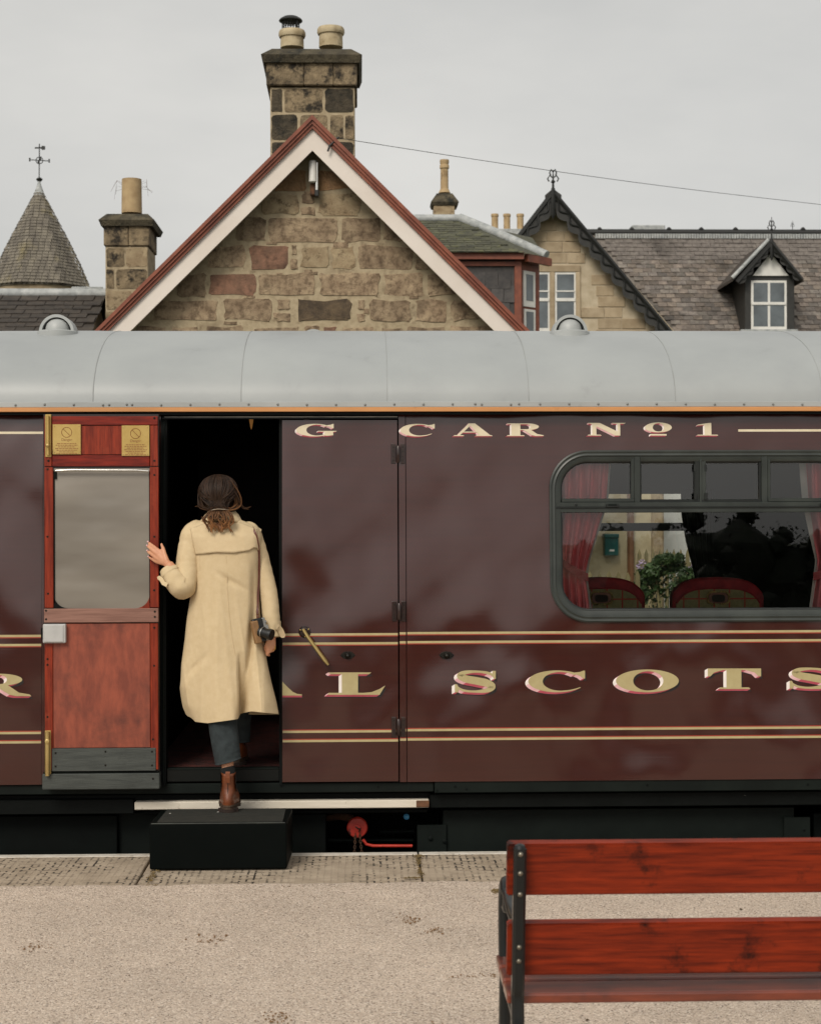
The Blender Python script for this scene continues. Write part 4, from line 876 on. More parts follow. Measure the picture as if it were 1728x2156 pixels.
# the wooded far side of the platform, behind the photographer: the coach windows mirror it
rs = random.Random(31); bl = []
for k in range(120):
    x = rs.uniform(-40, 46); yy = rs.uniform(-27, -24); z = .85 + .55 * mnoise.noise(Vector((x * .3, 0, 0)))
    bl.append((Vector((x, yy, z - .9)), (1.2, 1.0, .95)))
for x, z, r_ in ((6.6, .9, 1.0), (7.6, 1.1, .9), (8.6, .7, .9), (5.2, .6, .9), (10.5, .3, .8), (-6, 1.0, 1.0), (-9, 1.4, 1.2), (-12, 1.2, 1.3), (15, .9, 1.2)):
    bl.append((Vector((x, -25, z)), (r_, r_, r_))); bl.append((Vector((x + .5, -25.3, z - .9)), (r_ * 1.2, r_, r_)))
for c_, r_ in list(bl):
    for _ in range(7):
        a_, b_ = rs.uniform(0, 6.283), rs.uniform(-.2, 1.5); q_ = rs.uniform(.14, .34)
        bl.append((c_ + Vector((r_[0] * math.cos(a_) * math.cos(b_), r_[1] * math.sin(a_) * math.cos(b_), r_[2] * math.sin(b_))) * rs.uniform(.95, 1.2), (q_, q_, q_ * rs.uniform(.8, 1.5))))
hd = leaves('hedgerow', [(c_, tuple(q * 1.22 for q in r_)) for c_, r_ in bl], 60000, .025, .075, 'leaf_dark', None, 12, 'stuff')
bm = bmesh.new()
for c_, r_ in bl:
    g = bmesh.ops.create_icosphere(bm, subdivisions=2 if r_[0] > .5 else 1, radius=1.0)
    for v in g['verts']: n_ = .86 + .3 * mnoise.noise(v.co * 2.3 + c_); v.co = Vector((v.co.x * r_[0] * n_, v.co.y * r_[1] * n_, v.co.z * r_[2] * n_)) + c_
bmo('hedge_mass', bm, 'leaf_dark', hd)

# ------------------------------------------------------------------ railway carriage
XL, XR = -7.0, 9.0
car = thing('railway_carriage', 'maroon railway carriage with gold lettering, pale grey roof and one door swung open', 'train car', (0, 1.38, -.9))
def ys(z): return -.03 + .026 * (z - .34) + .045 * max(0, (z - .95) / 1.3) ** 2
def SP(u, v, off=0.0): p = P(u, v, 0); return Vector((p.x, ys(p.z) - off, p.z))
ZB, ZTOP = ZT(1645), ZT(871)
def side_panel(name, x0, x1, z0, z1, off, depth, m, parent, nz=18):
    V = []; Fc = []
    zs = np.linspace(z0, z1, nz)
    for z in zs: V += [(x0, ys(z) - off, z), (x1, ys(z) - off, z), (x1, ys(z) - off + depth, z), (x0, ys(z) - off + depth, z)]
    for i in range(nz - 1):
        for k in range(4): a = i * 4 + k; b = i * 4 + (k + 1) % 4; Fc.append((a, b, b + 4, a + 4))
    e = (nz - 1) * 4; Fc += [(3, 2, 1, 0), (e, e + 1, e + 2, e + 3)]
    o = mesh(name, V, Fc, m, parent); sharp(o, 30); return o
def rrect(x0, x1, z0, z1, r, n=12):
    """rounded rectangle, counter-clockwise from the lower right corner arc, with points along the straight sides too"""
    out = []
    for cx, cz, a0 in ((x1 - r, z0 + r, -90), (x1 - r, z1 - r, 0), (x0 + r, z1 - r, 90), (x0 + r, z0 + r, 180)):
        for k in range(n + 1): a = math.radians(a0 + 90 * k / n); out.append((cx + r * math.cos(a), cz + r * math.sin(a)))
    return out
# body panels ---------------------------------------------------------
side_panel('body_panel', XL, XT(88), ZB, ZTOP, 0, .05, 'maroon', car)
WX0, WX1, WZ0, WZ1, WR = XT(1166), XT(1800), P(1450, 1300, 0).z, P(1450, 953, 0).z, .18
def ring_panel():
    x0, x1, z0, z1 = XT(856), XT(1900), ZB, ZTOP; n = 12
    inn = rrect(WX0, WX1, WZ0, WZ1, WR, n); out = []
    cor = [(x1, z0), (x1, z1), (x0, z1), (x0, z0)]
    for k, (cx, cz) in enumerate(cor):
        for j in range(n + 1):
            t = j / n; ax, az = inn[k * (n + 1) + j]
            d = (1, -1) if k == 0 else (1, 1) if k == 1 else (-1, 1) if k == 2 else (-1, -1)
            # outer points run along both edges next to the corner
            if k in (0, 2): px = lerp(ax, cx, min(1, t * 2)) if t < .5 else cx; pz = cz if t <= .5 else lerp(cz, az, (t - .5) * 2)
            else: px = cx if t <= .5 else lerp(cx, ax, (t - .5) * 2); pz = lerp(az, cz, min(1, t * 2)) if t < .5 else cz
            out.append((px, pz))
    K = 10; N_ = len(inn); V = []; Fc = []
    for k in range(K + 1):
        for (ax, az), (bx_, bz) in zip(inn, out): x, z = lerp(ax, bx_, k / K), lerp(az, bz, k / K); V.append((x, ys(z), z))
    for k in range(K):
        for i in range(N_): a = k * N_ + i; b = k * N_ + (i + 1) % N_; Fc.append((a, b, b + N_, a + N_))
    b0 = len(V); V += [(x, ys(z) + .06, z) for x, z in inn]
    for i in range(N_): Fc.append((i, b0 + i, b0 + (i + 1) % N_, (i + 1) % N_))
    o = mesh('body_panel', V, Fc, 'maroon', car); sharp(o, 30); return o
right_panel = ring_panel()
side_panel('body_panel', XT(1900) + .001, XR, ZB, ZTOP, 0, .05, 'maroon', car)
side_panel('door_post', XT(840.5), XT(854.5), ZB, ZT(871), .001, .05, 'maroon', car)
# closed leaf of the double door
leaf = side_panel('door', XT(594), XT(837.5), ZT(1643), ZT(883), .006, .045, 'maroon', car, 24)
side_panel('door_header', XT(340), XT(840), ZT(880), ZT(871.5), .004, .05, 'black_gloss', car, 4)
box('drip_rail', XT(345), XT(838), ys(2.27) - .012, ys(2.27), ZT(877), ZT(875), 'lead', car, 0)
# doorway jambs and sill
side_panel('door_jamb', XT(337), XT(350), ZT(1650), ZT(880), .004, .09, 'black', car); side_panel('door_jamb', XT(587.5), XT(593.5), ZT(1650), ZT(880), -.004, .07, 'black', car)
tube('jamb_bead', [(XT(344.5), ys(z) - .008, z) for z in np.linspace(ZT(1640), ZT(885), 12)], .004, 'underframe_grey', car, 6)
side_panel('body_panel', XT(88) + .001, XT(337) - .001, ZB, ZTOP, -.001, .04, 'maroon', car)
# interior -------------------------------------------------------------
fz = ZT(1616)
VL, VR_ = XT(318), XT(640)
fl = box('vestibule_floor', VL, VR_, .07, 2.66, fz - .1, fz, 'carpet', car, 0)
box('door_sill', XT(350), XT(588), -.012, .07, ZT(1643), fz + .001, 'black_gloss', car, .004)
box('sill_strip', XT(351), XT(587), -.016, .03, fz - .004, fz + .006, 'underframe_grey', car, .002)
box('partition', VL - .03, VL, .06, 2.66, fz - .1, 2.36, 'interior_black', car, 0); box('partition', VR_, VR_ + .03, .06, 2.66, fz - .1, 2.36, 'interior_wood', car, 0)  # right one, unseen, put in to keep saloon window light from the vestibule
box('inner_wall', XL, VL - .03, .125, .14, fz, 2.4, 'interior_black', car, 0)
box('ceiling', XL, XR, .08, 2.7, 2.36, 2.40, 'interior_black', car, 0)  # coloured black to stand for the darkness inside, not a black ceiling
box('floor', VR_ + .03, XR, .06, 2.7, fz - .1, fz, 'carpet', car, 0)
fx0, fx1 = P(1190, 1150, 2.64).x, P(1466, 1150, 2.64).x; fz0, fz1 = P(1300, 1330, 2.64).z, P(1300, 1040, 2.64).z
box('far_wall', XL, fx0, 2.64, 2.70, -.2, 2.36, 'interior_wood', car, 0); box('far_wall', fx1, XR, 2.64, 2.70, -.2, 2.36, 'interior_wood', car, 0)
box('far_wall', fx0, fx1, 2.64, 2.70, fz1, 2.36, 'interior_wood', car, 0); box('far_wall', fx0, fx1, 2.64, 2.70, -.2, fz0, 'interior_wood', car, 0)
fw = box('far_window', fx0, fx1, 2.63, 2.71, P(1340, 1118, 2.64).z, P(1340, 1101, 2.64).z, 'window_rubber', car, .004)
mesh('pane', [(fx0, 2.67, fz0), (fx1, 2.67, fz0), (fx1, 2.67, fz1), (fx0, 2.67, fz1)], [(0, 1, 2, 3)], 'glass', fw)
# roof ------------------------------------------------------------------
RZ, RBH, RAH = ZT(846), .50, 1.38
def roof_pt(x, a, e=0.0):
    return Vector((x, RAH * (1 - math.cos(a)) + .004 - e * math.cos(a), RZ + RBH * math.sin(a) + e * math.sin(a)))
seams = [XL] + [XT(u, 850) for u in (-730, -420, -115, 195, 507, 815, 1113, 1422, 1732, 2040, 2350)] + [XR]
seams = [s for s in seams if XL <= s <= XR]
for i in range(len(seams) - 1):
    x0, x1 = seams[i] + .0015, seams[i + 1] - .0015; V = []; Fc = []; n = 40; nx = 7
    for a in np.linspace(0, math.pi, n + 1):
        for k in range(nx + 1):
            x = lerp(x0, x1, k / nx); V.append(roof_pt(x, a, .0025 * mnoise.noise(Vector((x * 1.7, a * 2.0, 3.1))) - (.0 if 0 < k < nx else .002)))
    for j in range(n):
        for k in range(nx): a = j * (nx + 1) + k; Fc.append((a, a + 1, a + nx + 2, a + nx + 1))
    mesh('roof_panel', V, Fc, 'roof_grey', car, True)
    if i: tube('roof_seam', [roof_pt(seams[i], a, -.001) for a in np.linspace(0, math.pi, 41)], .0018, 'seam', car, 6)
box('gutter_strip', XL, XR, -.004, .03, ZT(857), ZT(845.5), 'gutter', car, .002)
box('orange_band', XL, XR, -.010, .03, ZT(866.5), ZT(857) - .0005, 'orange_line', car, .002)
box('cantrail', XL, XR, .004, .05, ZT(872), ZT(866), 'black', car, 0)
rv = bpy.data.meshes.new('rivet'); bm = bmesh.new(); bmesh.ops.create_uvsphere(bm, u_segments=8, v_segments=5, radius=.0068); bm.to_mesh(rv); bm.free(); rv.materials.append(MATS['rivet_metal'])
for u in [33 + 61.3 * k for k in range(-4, 33)] + [230, 263 + 4, 1000, 1092]:
    place('rivet', rv, car, (XT(u, 852), -.004, ZT(851.5) + random.uniform(-.002, .002)))
def roof_vent(u, v, r=.098, y=.70):
    d = FWD + RIGHT * ((u - 864) / F) + UP * ((1078 - v) / F); x = P(u, v, y).x
    a = math.acos(1 - y / RAH); b = roof_pt(x, a)
    g = lathe('roof_vent', [(r * 1.15, -.03), (r * 1.15, .006), (r * 1.05, .012), (r * .8, .014), (0, .016)], b, 'gutter', car, 28)
    lathe('dome', [(r * .70, 0), (r * .69, r * .22), (r * .61, r * .44), (r * .44, r * .62), (r * .22, r * .72), (0, r * .75)], b + Vector((0, .0, .01)), 'gutter', g, 28)
    # hood: an arch of sheet metal standing over the dome
    V = []; Fc = []; n = 28
    for y0, rr_ in ((-.04, r), (.11, r), (.11, r * .80), (-.04, r * .84)):
        for k in range(n + 1): q = math.pi * k / n; V.append(b + Vector((rr_ * math.cos(q), y0, rr_ * 1.05 * math.sin(q))))
    for j in range(4):
        for k in range(n): a_ = j * (n + 1) + k; c_ = ((j + 1) % 4) * (n + 1) + k; Fc.append((a_, a_ + 1, c_ + 1, c_))
    sharp(mesh('hood', V, Fc, 'gutter', g), 40)
    prism('hood_back', [(b.x + r * .9 * math.cos(q), b.z + r * .9 * math.sin(q)) for q in np.linspace(0, math.pi, 20)], b.y + .085, b.y + .10, 'black', g)  # black plate paints in the shade inside the hood
roof_vent(121, 697); roof_vent(1199, 697); roof_vent(660, 697, .098, 1.83)
# lining ----------------------------------------------------------------
def stripe(u0, u1, v, red, off, parent, th=4.8, name='gold_line', m='gold', uu=None):
    """gold line with its thin red edge; red = +1 below, -1 above, 0 none"""
    z = P(uu or (u0 + u1) / 2, v, 0).z; h = th / 2 / 400; x0, x1 = XT(u0), XT(u1)
    def bar(nm, za, zb_, mm, e): mesh(nm, [(x0, ys(za) - off - e, za), (x1, ys(za) - off - e, za), (x1, ys(zb_) - off - e, zb_), (x0, ys(zb_) - off - e, zb_)], [(0, 1, 2, 3)], mm, parent)
    bar(name, z - h, z + h, m, .0012)
    if red: bar('red_line', *((z - h - .0055, z - h - .0002) if red > 0 else (z + h + .0002, z + h + .0055)), 'line_red', .0012)
for v, r_ in ((1333, 1), (1352, 1), (1536.5, -1), (1556, -1)):
    stripe(857, 3000, v, r_, 0, right_panel, uu=864); stripe(841, 854, v + .3, r_, .001, car, uu=848); stripe(595, 837, v + 2.5, r_, .006, leaf, uu=716)
    stripe(-1800, 87.5, v + 6, r_, 0, car, uu=44)
stripe(-1800, 87.5, 910, 0, 0, car, 5, m='cream_gold', uu=44); stripe(1560, 2600, 905, 0, 0, right_panel, 5, m='cream_gold', uu=1640)

# lettering ---------------------------------------------------------------
def ell(cx, cy, rx, ry, a): a = math.radians(a); return (cx + rx * math.cos(a), cy + ry * math.sin(a))
def ringp(a0, a1, o, i, n=28, taper=0, t0=0):
    """ring segment between two ellipses; the ends taper over `taper` (end) and `t0` (start) degrees"""
    O, I = [], []
    for k in range(n + 1):
        a = a0 + (a1 - a0) * k / n; p, q = ell(*o, a), ell(*i, a)
        f = 0
        if taper and a > a1 - taper: f = (a - a1 + taper) / taper * .75
        if t0 and a < a0 + t0: f = max(f, (a0 + t0 - a) / t0 * .6)
        O.append(p); I.append((lerp(q[0], p[0], f), lerp(q[1], p[1], f)))
    return ('strip', O, I)
def poly(*p): return ('poly', list(p))
def stroke(pts, asp, n=7):
    c = catmull(pts, n); O, I = [], []
    for k in range(len(c)):
        d = c[min(k + 1, len(c) - 1)] - c[max(k - 1, 0)]; dx, dy = d[0] * asp, d[1]; L = math.hypot(dx, dy) or 1; nx, ny = -dy / L, dx / L; w_ = c[k][2]
        O.append((c[k][0] + nx * w_ / asp, c[k][1] + ny * w_)); I.append((c[k][0] - nx * w_ / asp, c[k][1] - ny * w_))
    return ('strip', O, I)
GL = {
    'O': [ringp(0, 360, (.5, .5, .5, .5), (.515, .5, .24, .42), 44)],
    'o': [ringp(0, 360, (.5, .62, .5, .38), (.5, .62, .21, .31), 36), poly((.2, 0), (.8, 0), (.8, .12), (.2, .12))],
    'C': [ringp(42, 326, (.5, .5, .5, .5), (.56, .5, .31, .425), 34, 40), poly((.80, .90), (.90, .93), (.955, .99), (.985, .99), (.985, .63), (.95, .63), (.90, .74), (.80, .845))],
    'G': [ringp(42, 320, (.46, .5, .46, .5), (.52, .5, .27, .425), 34), poly((.76, .89), (.86, .93), (.90, .99), (.93, .99), (.93, .64), (.9, .64), (.84, .76), (.74, .845)), poly((.54, .44), (1, .44), (1, .39), (.92, .36), (.92, .1), (.80, .06), (.70, .06), (.70, .37), (.54, .39))],
    'S': [stroke([(.93, .70, .03), (.80, .87, .06), (.52, .945, .05), (.26, .90, .09), (.14, .76, .13), (.27, .625, .16), (.52, .53, .17), (.76, .425, .17), (.88, .27, .14), (.76, .11, .1), (.48, .055, .05), (.22, .11, .05), (.06, .30, .03)], 2.0),
          poly((.885, .98), (.955, .98), (.955, .62), (.91, .62), (.87, .80)), poly((.03, .02), (.10, .02), (.13, .18), (.08, .38), (.03, .38))],
    'A': [poly((.40, 1), (.57, 1), (.97, .07), (.68, .07)), poly((.41, .99), (.47, .88), (.18, .07), (.10, .07)), poly((.26, .35), (.62, .35), (.65, .28), (.23, .28)), poly((0, 0), (.29, 0), (.26, .07), (.03, .07)), poly((.58, 0), (1.03, 0), (1.0, .07), (.61, .07))],
    'R': [poly((.13, .03), (.38, .03), (.38, .97), (.13, .97)), poly((.02, 1), (.56, 1), (.56, .93), (.05, .93)), ringp(-90, 90, (.56, .735, .33, .265), (.56, .735, .10, .195), 20), poly((.36, .54), (.57, .54), (.57, .47), (.36, .47)), poly((.46, .50), (.66, .52), (.84, .16), (1.0, .08), (1.03, 0), (.80, 0), (.70, .06)), poly((0, 0), (.5, 0), (.47, .07), (.03, .07))],
    'N': [poly((.13, .04), (.24, .04), (.24, .92), (.13, .92)), poly((.02, 1), (.33, 1), (.87, .22), (.87, 0), (.74, 0), (.14, .88), (.05, .94)), poly((.80, .12), (.87, .12), (.87, .96), (.80, .96)), poly((0, 0), (.38, 0), (.34, .07), (.03, .07)), poly((.66, 1), (1.02, 1), (.98, .93), (.7, .93))],
    'L': [poly((.25, .04), (.53, .04), (.53, .97), (.25, .97)), poly((.02, 1), (.76, 1), (.72, .92), (.06, .92)), poly((.0, 0), (.90, 0), (1, .42), (.91, .27), (.76, .12), (.62, .09), (.03, .09))],
    'T': [poly((0, 1), (1, 1), (1, .62), (.95, .62), (.88, .80), (.72, .92), (.28, .92), (.12, .80), (.05, .62), (0, .62)), poly((.35, .04), (.63, .04), (.63, .95), (.35, .95)), poly((.2, 0), (.8, 0), (.77, .08), (.23, .08))],
    '1': [poly((.36, .04), (.68, .04), (.68, 1), (.55, 1), (.36, .93)), poly((.02, .80), (.36, .84), (.56, .99), (.36, .95), (.04, .86)), poly((0, 0), (1, 0), (.96, .07), (.04, .07))],
}
def letter(ch, u0, u1, v0, v1, off, parent, face, dx, dz, shadow=True, pieces=None):
    """painted block letter: face, oblique shaded sides (left/below) and a dark cast line, as thin raised paint"""
    V = []; Fc = []; Mi = []
    box3 = (u0, u1, v0, v1)
    def at(p): return P(lerp(u0, u1, p[0]), lerp(v1, v0, p[1]), 0)
    for ip, pc in enumerate(pieces or GL[ch]):
        if pc[0] == 'strip':
            O = [at(p) for p in pc[1]]; I = [at(p) for p in pc[2]]; n = len(O); pts = O + I; fs = [(i, i + 1, n + i + 1, n + i) for i in range(n - 1)]
            closed = (O[0] - O[-1]).length < 1e-4
            edges = [(i, i + 1) for i in range(n - 1)] + [(n + i + 1, n + i) for i in range(n - 1)] + ([] if closed else [(n - 1, 2 * n - 1), (n, 0)])
        else:
            pts = [at(p) for p in pc[1]]; n = len(pts); fs = [tuple(t) for t in tessellate_polygon([[Vector((p.x, p.z, 0)) for p in pts]])]; edges = [(i, (i + 1) % n) for i in range(n)]
        ar = sum(pts[a].x * pts[b].z - pts[b].x * pts[a].z for a, b in edges)
        e = off + .0052 + ip * .0003
        b0 = len(V); V += [(p.x, ys(p.z) - e, p.z) for p in pts]; Fc += [tuple(b0 + i for i in f) for f in fs]; Mi += [0] * len(fs)
        for a, b in edges:      # oblique sides
            p, q = pts[a], pts[b]; d = q - p; nx, nz = (d.z, -d.x) if ar > 0 else (-d.z, d.x); L = math.hypot(nx, nz) or 1; nx /= L; nz /= L
            if nx * -dx + nz * -dz <= .0: continue
            k = len(V); V += [(p.x, ys(p.z) - off - .0048, p.z), (q.x, ys(q.z) - off - .0048, q.z), (q.x - dx, ys(q.z) - off - .0022, q.z - dz), (p.x - dx, ys(p.z) - off - .0022, p.z - dz)]
            Fc.append((k, k + 1, k + 2, k + 3)); Mi.append(1 if nx < -.8 else 2 if nx < -.25 or nz > -.75 else 3)
        if shadow:
            k = len(V); V += [(p.x + .007, ys(p.z) - off - .0010 - ip * .0003, p.z - dz * .9 - .004) for p in pts]; Fc += [tuple(k + i for i in f) for f in fs]; Mi += [4] * len(fs)
            k = len(V); V += [(p.x + .001 - dx, ys(p.z) - off - .0006 - ip * .0001, p.z - dz - .005) for p in pts]; Fc += [tuple(k + i for i in f) for f in fs]; Mi += [4] * len(fs)
    return mesh('letter', V, Fc, [face, 'letter_white', 'letter_pink', 'letter_crimson', 'letter_black'], parent, False, None, Mi)
for ch, u0, u1, v0, v1, par, off in (('G', 623, 708, 891, 918, leaf, .006), ('C', 843, 917, 891, 918, right_panel, .001), ('A', 955, 1036, 890, 917, right_panel, 0), ('R', 1068, 1145, 890, 917, right_panel, 0),
                                     ('N', 1239, 1319, 889, 916, right_panel, 0), ('o', 1361, 1418, 888, 916, right_panel, 0), ('1', 1471, 1516, 889, 916, right_panel, 0)):
    letter(ch, u0, u1, v0, v1, off, par, 'cream_gold', .008, .006, False)
for ch, u0, u1, v0, v1, par, off in (('R', -76, 64, 1418, 1465, car, 0), ('L', 689, 811, 1415, 1462, leaf, .006), ('S', 954, 1047, 1411, 1458, right_panel, 0), ('C', 1111, 1232, 1411, 1457, right_panel, 0),
                                     ('O', 1295, 1427, 1409, 1457, right_panel, 0), ('T', 1488, 1600, 1407, 1450, right_panel, 0), ('S', 1657, 1752, 1405, 1450, right_panel, 0)):
    letter(ch, u0, u1, v0, v1, off, par, 'gold', .016, .010)
letter('A', 0, 1, 0, 1, .006, leaf, 'gold', .0, .010, True, [('poly', [(595, 1 - 1434), (604, 1 - 1444), (617, 1 - 1456), (626, 1 - 1460), (636, 1 - 1461), (636, 1 - 1463.5), (595, 1 - 1463.5)])])
# hinges, handles ------------------------------------------------------------
def hinge(u, v, parent):
    y = ys(P(u, v, 0).z) - .008
    h = pbox('hinge', u - 15, u - 5, v - 21, v + 21, y - .006, .008, 'bronze', parent, .0025, 2); pbox('hinge_plate', u + 5.5, u + 14, v - 21, v + 21, y - .004, .008, 'bronze', h, .0025, 2)
    a, b = P(u, v - 17, y - .008), P(u, v + 19, y - .008); tube('hinge_pin', [b, lerp(b, a, .1), lerp(b, a, .9), a], [.006, .011, .011, .006], 'bronze', h, 10)
    for du in (-10, 9.5):
        for dv in (-14, -5, 6, 14): lathe('screw', [(.004, 0), (.004, .002), (0, .003)], P(u + du, v + dv, y - .0065), 'dark_bronze', h, 8, 'y')
hinge(838, 955, leaf); hinge(840, 1287, leaf); hinge(839, 1531, leaf)
c = SP(641.5, 1330, .006)
hn = lathe('handle', [(.032, 0), (.032, .005), (.027, .009), (.024, .006), (.018, .007), (.013, .03), (0, .032)], c, 'bronze', leaf, 24, 'y')
for k in range(3): q_ = 2.1 * k + .6; lathe('screw', [(.0035, 0), (.0035, .002), (0, .003)], c + Vector((.025 * math.cos(q_), -.0075, .025 * math.sin(q_))), 'brass', hn, 8, 'y')
pts = [P(638, 1325, -.055), P(648, 1341, -.062), P(668, 1369, -.064), P(684, 1391, -.064), P(691, 1400, -.062)]
tube('lever', pts, [.014, .0155, .0165, .0185, .012], 'brass_pale', hn, 10, True, .55)
def knob(u, v, parent):
    c = SP(u, v, .006); e = pprism('escutcheon', [(u - 16, v), (u - 10, v - 6), (u - 4, v - 8), (u + 4, v - 8), (u + 10, v - 6), (u + 16, v), (u + 10, v + 6), (u + 4, v + 8), (u - 4, v + 8), (u - 10, v + 6)], c.y - .003, .012, 'dark_bronze', parent, .002)
    lathe('turn_button', [(.014, 0), (.015, .008), (.01, .016), (.006, .02), (0, .021)], c + Vector((0, -.003, 0)), 'dark_bronze', e, 16, 'y')
    for s in (-1, 1): lathe('screw', [(.004, 0), (.003, .002), (0, .003)], c + Vector((s * .028, -.004, 0)), 'dark_bronze', e, 8, 'y')
knob(732, 1380, leaf); knob(940, 1380, right_panel)

# dining-saloon window ---------------------------------------------------------
def ring_sweep(name, u0, u1, v0, v1, r, prof, m, parent, n=14):
    """sweep a (inset px, y) profile round a rounded rectangle"""
    V = []; Fc = []
    for ins, y in prof:
        a, b = P(u0 + ins, v1 - ins, 0), P(u1 - ins, v0 + ins, 0); zc0, zc1 = P(1450, v1 - ins, 0).z, P(1450, v0 + ins, 0).z
        V += [(x, ys(z) + y, z) for x, z in rrect(a.x, b.x, zc0, zc1, max(.01, (r - ins) / 400), n)]
    N_ = len(V) // len(prof)
    for k in range(len(prof) - 1):
        for i in range(N_): a = k * N_ + i; b = k * N_ + (i + 1) % N_; Fc.append((a, b, b + N_, a + N_))
    return sharp(mesh(name, V, Fc, m, parent), 30)
win = ring_sweep('window', 1158, 1806, 947, 1309, 82, [(0, 0), (0, -.012), (3, -.016), (6, -.012), (8, -.012), (11, -.016), (13, -.012), (13, .01)], 'window_rubber', car)
ring_sweep('window_frame', 1170, 1794, 959, 1297, 70, [(0, .01), (0, -.009), (10, -.007), (12, -.004), (13, .026)], 'window_rubber', win)
ring_sweep('window_seal', 1181.5, 1782.5, 970.5, 1285.5, 58, [(0, .02), (1, .008), (4, .010), (5, .03)], 'window_seal', win)
def wbar(name, u0, u1, v0, v1, y, d, m, par, b=.003):
    z0, z1 = P(1450, v1, 0).z, P(1450, v0, 0).z; return box(name, XT(u0), XT(u1), ys((z0 + z1) / 2) + y, ys((z0 + z1) / 2) + y + d, z0, z1, m, par, b)
tr_ = wbar('transom', 1172, 1795, 1057, 1067, -.008, .05, 'window_rubber', win); wbar('transom_lip', 1172, 1795, 1067.5, 1079, -.004, .04, 'window_rubber', win)
wbar('drip_edge', 1172, 1795, 1066, 1069, -.013, .03, 'window_seal', win, .001)
wbar('mullion', 1338, 1351, 960, 1058, -.004, .05, 'window_rubber', win); wbar('mullion', 1607, 1620, 960, 1058, -.004, .05, 'window_rubber', win)
wbar('slider_rail', 1351, 1607, 959, 972, .006, .04, 'window_seal', win); wbar('slider_rail', 1351, 1607, 1051, 1058, .008, .04, 'window_seal', win)
wbar('slider_stile', 1466, 1476.5, 970, 1056, .002, .03, 'window_seal', win); wbar('slider_stile', 1480, 1490, 970, 1056, .002, .03, 'window_rubber', win); wbar('slider_stile', 1476, 1480.5, 966, 1058, -.003, .03, 'window_rubber', win, .001)
for u in (1464, 1486):
    for v in (985, 1045): wbar('slider_catch', u, u + 6, v - 7, v + 7, -.004, .01, 'window_seal', win, .001)
wbar('slider_stile', 1350, 1354, 972, 1054, .01, .03, 'window_seal', win, .001); wbar('slider_stile', 1603, 1607, 972, 1054, .01, .03, 'window_seal', win, .001)
for a, b in ((1184, 1338), (1620, 1790)):
    wbar('sash_rail', a, b, 1049, 1057, -.003, .03, 'window_rubber', win); wbar('sash_rail', a + 30, b, 965, 970, -.003, .03, 'window_rubber', win)
wbar('sash_stile', 1331, 1338.5, 964, 1050, -.002, .03, 'window_rubber', win); wbar('sash_stile', 1619.5, 1626, 964, 1050, -.002, .03, 'window_rubber', win)
for u in (1290, 1742): wbar('vent_catch', u - 14, u + 14, 1060, 1068, -.02, .015, 'window_seal', win, .003); wbar('catch_plate', u - 9, u + 9, 1060.5, 1064, -.024, .006, 'underframe_grey', win, .001)
lathe('drain_button', [(.008, 0), (.008, .006), (0, .008)], SP(1213, 1062, .008), 'window_seal', win, 10, 'y')
def pane(u0, u1, v0, v1, y, tx, tz, par):
    a, b = P(u0, v1, 0), P(u1, v0, 0); z0, z1 = P(1450, v1, 0).z, P(1450, v0, 0).z; yy = ys((z0 + z1) / 2) + y
    V = [(a.x, yy - tx, z0), (b.x, yy + tx, z0), (b.x, yy + tx + tz, z1), (a.x, yy - tx + tz, z1)]
    mesh('pane', V, [(0, 1, 2, 3)], 'glass', par)
pane(1176, 1788, 1072, 1292, .022, .0, .004, win); pane(1176, 1340, 962, 1058, .018, .001, .004, win); pane(1350, 1478, 962, 1058, .026, -.001, .006, win); pane(1478, 1608, 962, 1058, .020, .002, .006, win); pane(1618, 1790, 962, 1058, .018, .0, .004, win)

# open door leaf, folded flat back against the body: its inner face shows -------------
DYF = -.112
od = pbox('door', 92, 335, 872, 1627, DYF + .018, .045, 'bronze', car, .003); od['label'] = 'door swung open and folded flat, mahogany inner face outwards'
D = lambda name, u0, u1, v0, v1, front, m, bev=.003: pbox(name, u0, u1, v0, v1, DYF - front, front + .02, m, od, bev, vu=214)
D('top_rail', 109.5, 332, 876, 895, .0, 'mahogany'); D('upper_panel', 109.5, 315, 896, 957, -.006, 'mahogany_v', .002); D('lower_trim', 109.5, 315, 958, 982, -.003, 'mahogany')
D('upper_stile', 315.7, 332.5, 895.8, 982, .001, 'mahogany_v'); D('upper_stile', 93, 108.5, 876, 982, -.001, 'mahogany_v')
D('stile', 93.5, 112, 983.5, 1280, .003, 'mahogany_v'); D('stile', 315.5, 334, 983.5, 1280, .003, 'mahogany_v')
D('middle_rail', 92.5, 333.5, 1281.5, 1311, .008, 'weathered_wood'); D('lower_panel', 112, 316, 1313, 1575, -.002, 'ply_red', .002)
D('lower_stile', 94, 111.3, 1313, 1622, .001, 'mahogany_v'); D('lower_stile', 316.7, 333, 1313, 1622, .001, 'mahogany_v')
kp = D('kick_plate', 109, 328, 1576, 1624, .006, 'kick_grey', .002); D('bottom_rail', 91, 334, 1624.5, 1629, -.004, 'underframe')
fb = pbox('foot_rail', 88.5, 336, 1629.5, 1663, DYF - .006, .07, 'kick_grey', od, .004)
